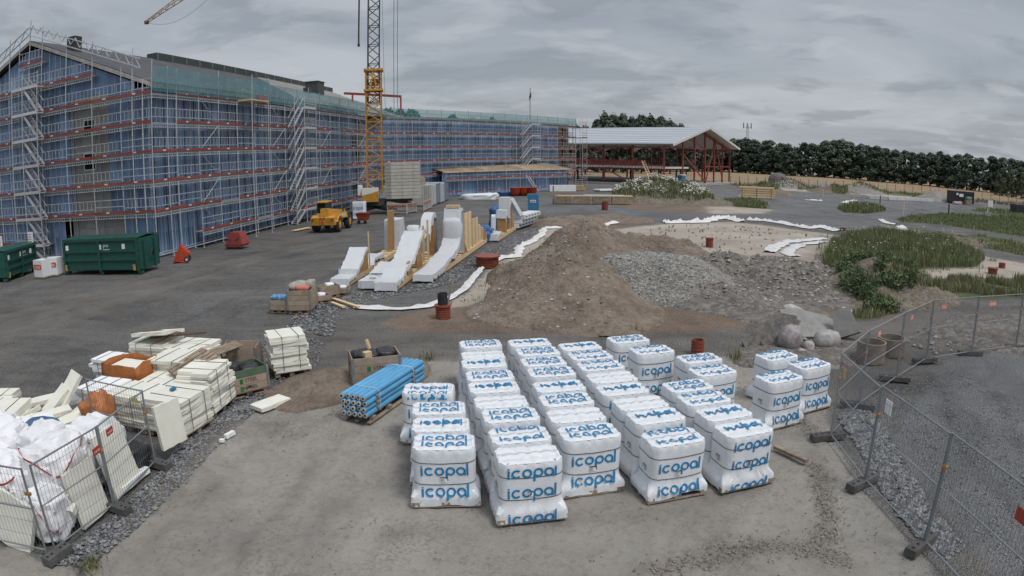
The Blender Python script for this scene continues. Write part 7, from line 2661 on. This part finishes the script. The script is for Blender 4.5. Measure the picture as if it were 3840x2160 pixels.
MB().box((0, 0, 1.15), (1.2, 1.2, 2.3)).build('cabin', M('portable_blue', (0.06, 0.17, 0.32), 0.5), t)
MB().box((0, 0, 2.38), (1.3, 1.3, 0.15)).build('roof', tagw, t)
# ================================================================ earth heaps
def soil(name, a, b, c, stone=(0.3, 0.29, 0.275), st=0.35, vs=6.0):
    m = bpy.data.materials.new(name)
    T = NT(m)
    geo = T.n('ShaderNodeNewGeometry')
    p = geo.outputs['Position']
    n1, n2, n3 = T.noise(p, 0.55, 6, 0.65), T.noise(p, 2.3, 7, 0.7), T.noise(p, 11, 5, 0.7)
    k = T.mix(T.ramp(n1, [(0.36, 0.0), (0.62, 1.0)]), a, b)
    k = T.mix(T.ramp(n2, [(0.46, 0.0), (0.66, 0.8)]), k, c)
    v = T.n('ShaderNodeTexVoronoi'); v.inputs['Scale'].default_value = vs; v.inputs['Randomness'].default_value = 1.0
    T.l(p, v.inputs['Vector'])
    vc = T.n('ShaderNodeSeparateColor'); T.l(v.outputs['Color'], vc.inputs[0])
    k = T.mix(T.math('MULTIPLY', T.ramp(vc.outputs[0], [(0.62, 0.0), (0.8, 1.0)]), st), k, stone)
    k = T.mix(T.ramp(n3, [(0.5, 0.0), (0.72, 0.5)]), k, tuple(q * 0.55 for q in c))
    T.l(k, T.bs.inputs['Base Color'])
    T.bs.inputs['Roughness'].default_value = 0.95
    T.bs.inputs['Specular IOR Level'].default_value = 0.1
    bp = T.n('ShaderNodeBump'); bp.inputs['Strength'].default_value = 0.9; bp.inputs['Distance'].default_value = 0.09
    T.l(T.math('ADD', T.math('MULTIPLY', n3, 0.8), T.math('ADD', n2, T.math('MULTIPLY', v.outputs['Distance'], -0.9))), bp.inputs['Height'])
    T.l(bp.outputs[0], T.bs.inputs['Normal'])
    return m


soil_b = soil('brown_spoil', (0.175, 0.138, 0.108), (0.265, 0.215, 0.172), (0.125, 0.094, 0.07), st=0.12)
soil_g = soil('grey_spoil', (0.145, 0.13, 0.118), (0.205, 0.187, 0.168), (0.095, 0.085, 0.078), st=0.5)
soil_s = soil('grey_gravel_heap', (0.195, 0.188, 0.172), (0.26, 0.25, 0.23), (0.125, 0.12, 0.108), (0.36, 0.35, 0.325), 0.9, 11.0)
soil_w = soil('weedy_soil', (0.15, 0.12, 0.09), (0.215, 0.18, 0.14), (0.09, 0.085, 0.05))
soil_p = soil('pale_sand_heap', (0.23, 0.21, 0.19), (0.29, 0.27, 0.25), (0.17, 0.155, 0.14), st=0.15)
HEAPS = []


def cone_fn(cones, namp, seed, flat=0.0):
    cs = [(g(px, py).x, g(px, py).y, z, r) for px, py, z, r in cones]

    def f(x, y):
        wx = x + 0.5 * noise.noise(Vector((x * 0.5, y * 0.5, seed)))
        wy = y + 0.5 * noise.noise(Vector((x * 0.5, y * 0.5, seed + 9)))
        s = 0.0
        for cx, cy, z, r in cs:
            d = math.hypot(wx - cx, wy - cy) / r
            h = z * (1 + 0.06 - math.sqrt(d * d + 0.0036 + flat * 0.05))
            if h > 0:
                s += h ** 5
        h = s ** 0.2
        if h <= 0.02:
            return -0.2
        e = min(1.0, h / 0.5)
        return h + e * namp * (0.55 * fbm(x * 0.8, y * 0.8, seed, 5) + 0.35 * abs(noise.noise(Vector((x * 2.5, y * 2.5, seed)))) + 0.22 * noise.noise(Vector((x * 5.5, y * 5.5, seed))) - 0.3 * abs(noise.noise(Vector((x * 1.1, y * 0.45, seed + 3)))))
    return f, cs


def heap(nm, lab, cones, mat, namp=0.22, seed=0.0, step=0.16, cat='heap', flat=0.0, zmax=None):
    f, cs = cone_fn(cones, namp, seed, flat)
    lo = [min(c[i] - c[3] * 1.1 for c in cs) for i in (0, 1)]
    hi = [max(c[i] + c[3] * 1.1 for c in cs) for i in (0, 1)]
    nx, ny = int((hi[0] - lo[0]) / step) + 2, int((hi[1] - lo[1]) / step) + 2
    vs, idx = [], {}
    hh = {}
    ff = f if zmax is None else (lambda x, y: min(f(x, y), zmax + 0.12 * noise.noise(Vector((x, y, seed)))))
    for j in range(ny):
        for i in range(nx):
            x, y = lo[0] + i * step, lo[1] + j * step
            hh[i, j] = (x, y, ff(x, y))
    fs = []

    def vid(i, j):
        if (i, j) not in idx:
            x, y, h = hh[i, j]
            idx[i, j] = len(vs)
            vs.append((x, y, max(h, -0.12)))
        return idx[i, j]
    for j in range(ny - 1):
        for i in range(nx - 1):
            if max(hh[i, j][2], hh[i + 1, j][2], hh[i, j + 1][2], hh[i + 1, j + 1][2]) > -0.1:
                fs.append((vid(i, j), vid(i + 1, j), vid(i + 1, j + 1), vid(i, j + 1)))
    o = MB().add(vs, fs).build(nm, mat, smooth=True)
    tag(o, lab, cat)
    HEAPS.append((ff, lo, hi))
    return ff


def terr(x, y):
    z = -0.02
    for f, lo, hi in HEAPS:
        if lo[0] < x < hi[0] and lo[1] < y < hi[1]:
            z = max(z, f(x, y))
    return z


f_main = heap('earth_mound', 'large brown mound of spoil behind the white pallets, tyre-marked at its foot', [(2200, 1040, 2.95, 4.5), (2280, 1010, 2.1, 3.4), (2390, 1000, 1.85, 2.9), (2480, 1000, 1.7, 2.8), (2570, 1002, 1.5, 2.8), (2140, 1098, 1.75, 3.5), (2100, 1140, 1.1, 3.0), (1980, 1165, 0.45, 2.4), (2190, 1165, 1.0, 3.0), (2260, 1190, 0.5, 2.4)], soil_b, 0.38, 2.0, 0.12)
f_grav = heap('gravel_heap', 'grey stone heap in the hollow of the brown mound', [(2300, 1068, 1.6, 3.2), (2380, 1074, 1.7, 3.5), (2460, 1076, 1.75, 3.7), (2560, 1078, 1.6, 3.4)], soil_s, 0.16, 5.0, 0.12, flat=0.4, zmax=1.42)
f_right = heap('earth_mound', 'lumpy grey-brown mound of spoil right of the stone heap', [(2690, 1050, 1.35, 2.8), (2750, 1062, 1.22, 3.6), (2850, 1062, 1.25, 4.2), (2970, 1065, 1.2, 4.4), (3060, 1090, 0.75, 3.6), (2720, 1120, 0.55, 3.0)], soil_g, 0.42, 8.0, 0.12)
f_bush = heap('earth_mound', 'soil mound overgrown with nettles beside the tall grass', [(3280, 1085, 1.5, 4.2), (3220, 1105, 1.0, 3.2), (3350, 1100, 0.9, 3.4)], soil_w, 0.25, 11.0, 0.14)
f_flow = heap('earth_mound', 'green mound of flowering weeds before the steel hall', [(2450, 748, 2.75, 7.0), (2540, 752, 2.3, 6.8), (2380, 752, 2.0, 5.6), (2610, 760, 1.3, 5.5)], soil_w, 0.35, 14.0, 0.22)
heap('earth_mound', 'small spill of brown soil round the grey collar box', [(1240, 1440, 0.42, 1.5), (1150, 1475, 0.16, 1.3), (1440, 1385, 0.35, 1.2)], soil_b, 0.12, 17.0, 0.07)
heap('sand_heap', 'sand heap left of the dark container', [(3508, 752, 2.1, 5.2), (3560, 756, 1.3, 3.6)], soil_p, 0.2, 20.0, 0.3)
heap('sand_heap', 'sand heap behind the white kerb stones', [(3228, 722, 2.2, 6.0)], soil_p, 0.2, 23.0, 0.35)
heap('sand_heap', 'small grey heap at the far field edge', [(3085, 704, 1.7, 4.6)], soil_p, 0.2, 26.0, 0.35)
heap('sand_heap', 'grey heap beside the dark block dome', [(2955, 703, 1.9, 5.2)], soil_p, 0.2, 29.0, 0.35)
heap('earth_mound', 'low weedy hump left of the far stake', [(3125, 722, 1.6, 5.4), (3160, 728, 0.8, 4.5)], soil_w, 0.25, 32.0, 0.3)
heap('earth_mound', 'low weedy hump behind the lumber stack', [(2868, 722, 1.7, 4.8), (2905, 728, 0.9, 4.0)], soil_w, 0.25, 35.0, 0.3)
heap('earth_mound', 'ragged earth bank below the mown grass', [(3580, 905, 0.55, 2.2), (3640, 912, 0.5, 2.2), (3540, 893, 0.4, 2.0)], soil_w, 0.25, 38.0, 0.15)
heap('earth_mound', 'broken earth behind the far fence panels', [(3700, 1255, 0.45, 2.6), (3800, 1240, 0.6, 2.6), (3900, 1240, 0.5, 2.4)], soil_g, 0.25, 41.0, 0.12)
heap('earth_mound', 'low rubble bank under the broken slabs', [(2890, 1335, 0.25, 1.3), (3000, 1330, 0.18, 1.4), (3120, 1328, 0.16, 1.4), (3200, 1315, 0.2, 1.2)], soil_g, 0.12, 44.0, 0.08)
heap('earth_mound', 'turned earth and stones at the top of the sand pit', [(2080, 836, 0.45, 3.0), (2160, 826, 0.5, 3.4), (2260, 822, 0.4, 3.4), (2350, 826, 0.3, 2.6)], soil_b, 0.3, 47.0, 0.2)
heap('earth_mound', 'dark gravel spread before the right-hand mound', [(2880, 1165, 0.16, 2.4), (2960, 1168, 0.12, 2.0)], soil_g, 0.05, 50.0, 0.12)


# stones lying on the heaps
def heap_stones(nm, lab, poly, n, smin, smax, mats, seed, own):
    P = scatter_poly(poly, n, seed)
    pts = []
    for x, y in P:
        z = terr(x, y)
        if z > 0.02 and own(x, y) > z - 0.01:
            pts.append((x, y, z))
    s_ = smin + (smax - smin) * rs.random(len(pts)) ** 3
    stones(nm, lab, 'stones', pts, s_, mats)


heap_stones('stones', 'stones and clods strewn over the brown mound', [(1700, 1200), (1800, 1100), (2150, 960), (2350, 950), (2650, 990), (2600, 1010), (2250, 1050), (2300, 1180), (2280, 1240), (1900, 1240)], 2400, 0.015, 0.09, [cl_mats[0], cl_mats[1], cl_mats[0], cl_mats[2], granite], 61, f_main)
heap_stones('stones', 'grey crushed stones on the stone heap', [(2200, 1130), (2210, 1030), (2450, 1000), (2660, 1030), (2690, 1140), (2400, 1165)], 5600, 0.03, 0.085, [granite, M('grey_heap_stone', (0.225, 0.22, 0.205), 0.9, 0.3, 8), M('pale_heap_stone', (0.30, 0.292, 0.27), 0.9, 0.3, 8), M('dark_heap_stone', (0.13, 0.13, 0.127), 0.9, 0.3, 8)], 62, f_grav)
heap_stones('stones', 'lumps of soil on the right-hand mound', [(2600, 1140), (2650, 1020), (2980, 1010), (3130, 1090), (3150, 1140), (2900, 1150)], 2600, 0.02, 0.12, [cl_mats[0], cl_mats[2], granite, cl_mats[1]], 63, f_right)

# ================================================================ grass, weeds and sprouts
gr = [M('grass_blade_a', (0.155, 0.185, 0.085), 0.7, 0.35, 3, spec=0.2, objvar=0), M('grass_blade_b', (0.21, 0.22, 0.12), 0.7, 0.35, 3, spec=0.2, objvar=0), M('grass_blade_c', (0.105, 0.135, 0.062), 0.7, 0.35, 3, spec=0.2, objvar=0), M('dry_grass_blade', (0.31, 0.265, 0.155), 0.8, 0.3, 3, spec=0.2, objvar=0)]
nettle = [M('nettle_leaf_a', (0.085, 0.125, 0.06), 0.7, 0.35, 3, spec=0.2, objvar=0), M('nettle_leaf_b', (0.135, 0.175, 0.085), 0.7, 0.35, 3, spec=0.2, objvar=0)]
flower = M('white_umbel', (0.62, 0.62, 0.56), 0.8, 0.1, 3, objvar=0)


def blades(nm, lab, pts, hmin, hmax, w, mats, seed, weights=None, cat='grass', lean=0.35):
    rng = np.random.default_rng(seed)
    P = np.array(pts)
    n = len(P)
    h = hmin + (hmax - hmin) * rng.random(n) ** 1.4
    h *= np.array([0.55 + 0.9 * (0.5 + 0.9 * noise.noise(Vector((p[0] * 0.55, p[1] * 0.55, seed)))) for p in P]).clip(0.3, 1.6)
    a = rng.random(n) * 2 * pi
    b = rng.random(n) * 2 * pi
    ln = lean * h * rng.random(n)
    ww = w * (0.6 + 0.8 * rng.random(n)) / 2
    dx, dy = np.cos(a) * ww, np.sin(a) * ww
    lx, ly = np.cos(b) * ln, np.sin(b) * ln
    z = P[:, 2] - 0.02
    V = np.stack([np.stack([P[:, 0] - dx, P[:, 1] - dy, z], 1), np.stack([P[:, 0] + dx, P[:, 1] + dy, z], 1),
                  np.stack([P[:, 0] + lx * .35 + dx * .7, P[:, 1] + ly * .35 + dy * .7, z + h * .6], 1), np.stack([P[:, 0] + lx * .35 - dx * .7, P[:, 1] + ly * .35 - dy * .7, z + h * .6], 1),
                  np.stack([P[:, 0] + lx, P[:, 1] + ly, z + h], 1)], 1).reshape(-1, 3)
    base = (np.arange(n) * 5)[:, None]
    Q = (base + np.array([[0, 1, 2, 3]])).tolist()
    Tt = (base + np.array([[3, 2, 4]])).tolist()
    fs = [f for q, t_ in zip(Q, Tt) for f in (q, t_)]
    me = bpy.data.meshes.new(nm)
    me.from_pydata(V.tolist(), [], fs)
    for m in mats:
        me.materials.append(m)
    me.polygons.foreach_set('material_index', np.repeat(rng.choice(len(mats), n, p=weights), 2).astype(np.int32))
    return put(nm, me, label=lab, cat=cat, kind='stuff')


def leaves(nm, lab, pts, s0, s1, mats, seed, cat='weeds'):
    rr = random.Random(seed)
    vs, fs, mi = [], [], []
    for x, y, z in pts:
        nrm = Vector((rr.uniform(-1, 1), rr.uniform(-1, 1), rr.uniform(0.1, 1.2))).normalized()
        a = nrm.cross(Vector((rr.random(), rr.random(), 0.2))).normalized()
        b = nrm.cross(a)
        s = rr.uniform(s0, s1)
        c = Vector((x, y, z))
        o = len(vs)
        vs += [c - a * s, c - b * s * .45, c + a * s, c + b * s * .45]
        fs.append((o, o + 1, o + 2, o + 3))
        mi.append(rr.randrange(len(mats)))
    mb = MB(); mb.v = [tuple(v) for v in vs]; mb.f = fs; mb.m = mi
    return mb.build(nm, mats, label=lab, cat=cat, kind='stuff')


def on_ground(poly, n, seed, clump=0.0, thr=0.0):
    out = []
    for x, y in scatter_poly(poly, n, seed):
        if clump and noise.noise(Vector((x * clump, y * clump, seed))) < thr:
            continue
        out.append((x, y, max(terr(x, y), -0.03)))
    return out


TALL = [(3085, 985), (3120, 905), (3180, 880), (3300, 872), (3430, 880), (3560, 905), (3640, 935), (3695, 970), (3660, 1000), (3560, 1000), (3480, 1000), (3400, 1015), (3340, 1060), (3200, 1040), (3110, 1030)]
blades('tall_grass', 'tall green grass right of the sand pit', on_ground(TALL, 40000, 71, 0.35, -0.32), 0.25, 0.8, 0.04, gr, 71, [0.4, 0.28, 0.22, 0.10])
TALL2 = [(3040, 1030), (3070, 890), (3180, 865), (3320, 858), (3470, 875), (3620, 905), (3740, 975), (3700, 1020), (3480, 1030), (3360, 1120), (3080, 1090)]
blades('tall_grass', 'thin weeds straggling round the tall grass', on_ground(TALL2, 9000, 79, 0.7, 0.12), 0.1, 0.5, 0.04, gr, 79, [0.3, 0.3, 0.15, 0.25])
blades('tall_grass', 'rough grass between the nettle mound and the fence', on_ground([(3350, 1080), (3450, 1045), (3600, 1040), (3840, 1045), (4150, 1060), (4150, 1130), (3840, 1110), (3600, 1105), (3450, 1130), (3300, 1190), (3180, 1190), (3300, 1140)], 20000, 72, 0.5, -0.15), 0.12, 0.5, 0.05, gr, 72, [0.3, 0.35, 0.1, 0.25])
blades('short_grass', 'mown green lawn at the right', on_ground(ZONES['grass'][0], 15000, 73), 0.12, 0.3, 0.11, gr, 73, [0.5, 0.2, 0.28, 0.02])
blades('short_grass', 'thin grass on the slope below the mown lawn', on_ground(ZONES['grass'][4], 7000, 74, 0.3, -0.1), 0.1, 0.35, 0.09, gr, 74, [0.35, 0.3, 0.1, 0.25])
blades('short_grass', 'round patch of grass in the far road', on_ground(ZONES['grass'][2], 3000, 75), 0.25, 0.8, 0.12, gr, 75, [0.45, 0.3, 0.2, 0.05])
blades('short_grass', 'long patch of grass beside the flowering mound', on_ground(ZONES['grass'][3], 2600, 76), 0.2, 0.6, 0.12, gr, 76, [0.4, 0.3, 0.2, 0.1])
blades('short_grass', 'strip of grass behind the white notice post', on_ground(ZONES['grass'][1], 4500, 77), 0.15, 0.4, 0.13, gr, 77, [0.4, 0.3, 0.2, 0.1])
blades('short_grass', 'weedy verge along the tan field', on_ground([(2740, 693), (2950, 700), (3200, 712), (3500, 733), (3840, 765), (3840, 775), (3500, 745), (3200, 722), (2950, 708), (2740, 700)], 6000, 78, 0.08, -0.05), 0.3, 0.9, 0.2, gr, 78, [0.35, 0.3, 0.15, 0.2])
FLW = [(2265, 775), (2330, 730), (2420, 715), (2540, 715), (2640, 740), (2690, 775), (2660, 800), (2500, 790), (2380, 790)]
pf = [p for p in on_ground(FLW, 16000, 81) if p[2] > 0.55 + 0.5 * noise.noise(Vector((p[0] * .5, p[1] * .5, 3)))]
blades('weeds', 'green weeds covering the flowering mound', pf, 0.3, 0.85, 0.13, gr, 81, [0.4, 0.3, 0.2, 0.1], cat='weeds')
ff_ = [(x, y, z + R.uniform(0.55, 0.95)) for x, y, z in pf if noise.noise(Vector((x * .45, y * .45, 7))) > -0.05 and R.random() < 0.4 and z > 0.7]
leaves('flowers', 'white flower heads on the weedy mound', ff_, 0.09, 0.2, [flower], 82, 'flowers')
NET = [(3130, 1080), (3180, 1030), (3290, 1010), (3400, 1060), (3440, 1110), (3380, 1170), (3250, 1180), (3150, 1150)]
pn = [p for p in on_ground(NET, 9000, 83) if noise.noise(Vector((p[0] * .75, p[1] * .75, 5))) > 0.10 - (0.22 if p[0] > g(3310, 1090).x else 0) + (0.15 if p[2] > 0.9 else 0)]
leaves('weeds', 'dark nettles on the overgrown mound', [(x + R.uniform(-.15, .15), y + R.uniform(-.15, .15), z + R.uniform(0.0, 0.5)) for x, y, z in pn for _ in range(2)], 0.05, 0.12, nettle, 84)
blades('weeds', 'nettle stems on the overgrown mound', pn[::3], 0.4, 0.9, 0.04, nettle, 85, cat='weeds')
leaves('flowers', 'pale flower heads scattered in the tall grass', [(x, y, z + R.uniform(.6, .95)) for x, y, z in on_ground(TALL, 420, 86, 0.6, 0.05)], 0.04, 0.09, [flower], 86, 'flowers')
pk = []
for i, (a_, n_) in enumerate((([(3120, 725), (3100, 712), (3140, 705), (3175, 712), (3180, 730), (3140, 735)], 2200), ([(2835, 725), (2850, 712), (2880, 708), (2920, 725), (2880, 735)], 1800))):
    blades('weeds', ['weeds on the hump by the far stake', 'weeds on the hump behind the lumber stack'][i], [p for p in on_ground(a_, n_, 90 + i) if p[2] > 0.15], 0.3, 0.8, 0.18, gr, 90 + i, [0.4, 0.3, 0.2, 0.1], cat='weeds')
sp_ = []
for x, y in scatter_poly([(2300, 900), (2500, 845), (2760, 840), (3000, 872), (3080, 890), (2950, 900), (2890, 940), (2600, 960), (2350, 950)], 150, 95):
    for _ in range(6):
        sp_.append((x + R.uniform(-.07, .07), y + R.uniform(-.07, .07), -0.03))
blades('sprouts', 'small weeds sprouting over the sand pit', sp_, 0.05, 0.2, 0.045, nettle + [gr[1]], 96, cat='weeds', lean=0.7)
sp2 = [(x, y, terr(x, y)) for x, y in scatter_line([(1740, 1140), (1900, 1030), (2050, 940), (2180, 880)], 700, 0.5, 97)]
blades('sprouts', 'thin weeds along the left edge of the brown mound', sp2, 0.08, 0.28, 0.04, gr, 97, cat='weeds', lean=0.6)
for i, (px, py, n_) in enumerate(((1605, 1345, 70), (340, 2120, 160), (2760, 1345, 60), (2850, 1360, 60), (2025, 825, 240), (2380, 1240, 60))):
    c = g(px, py)
    s_ = 0.12 if i != 4 else 0.7
    blades('grass_tuft', ['lone green tuft on the sand behind the blue rolls', 'grass growing by the bottom left fence foot', 'tuft right of the drain pipe', 'tuft before the rubble', 'green weeds by the insulation packs', 'tuft behind the pallets'][i], [(c.x + R.gauss(0, s_), c.y + R.gauss(0, s_), 0) for _ in range(n_)], 0.08, 0.42 if i != 1 else 0.16, 0.025 if i != 4 else 0.09, gr, 100 + i)
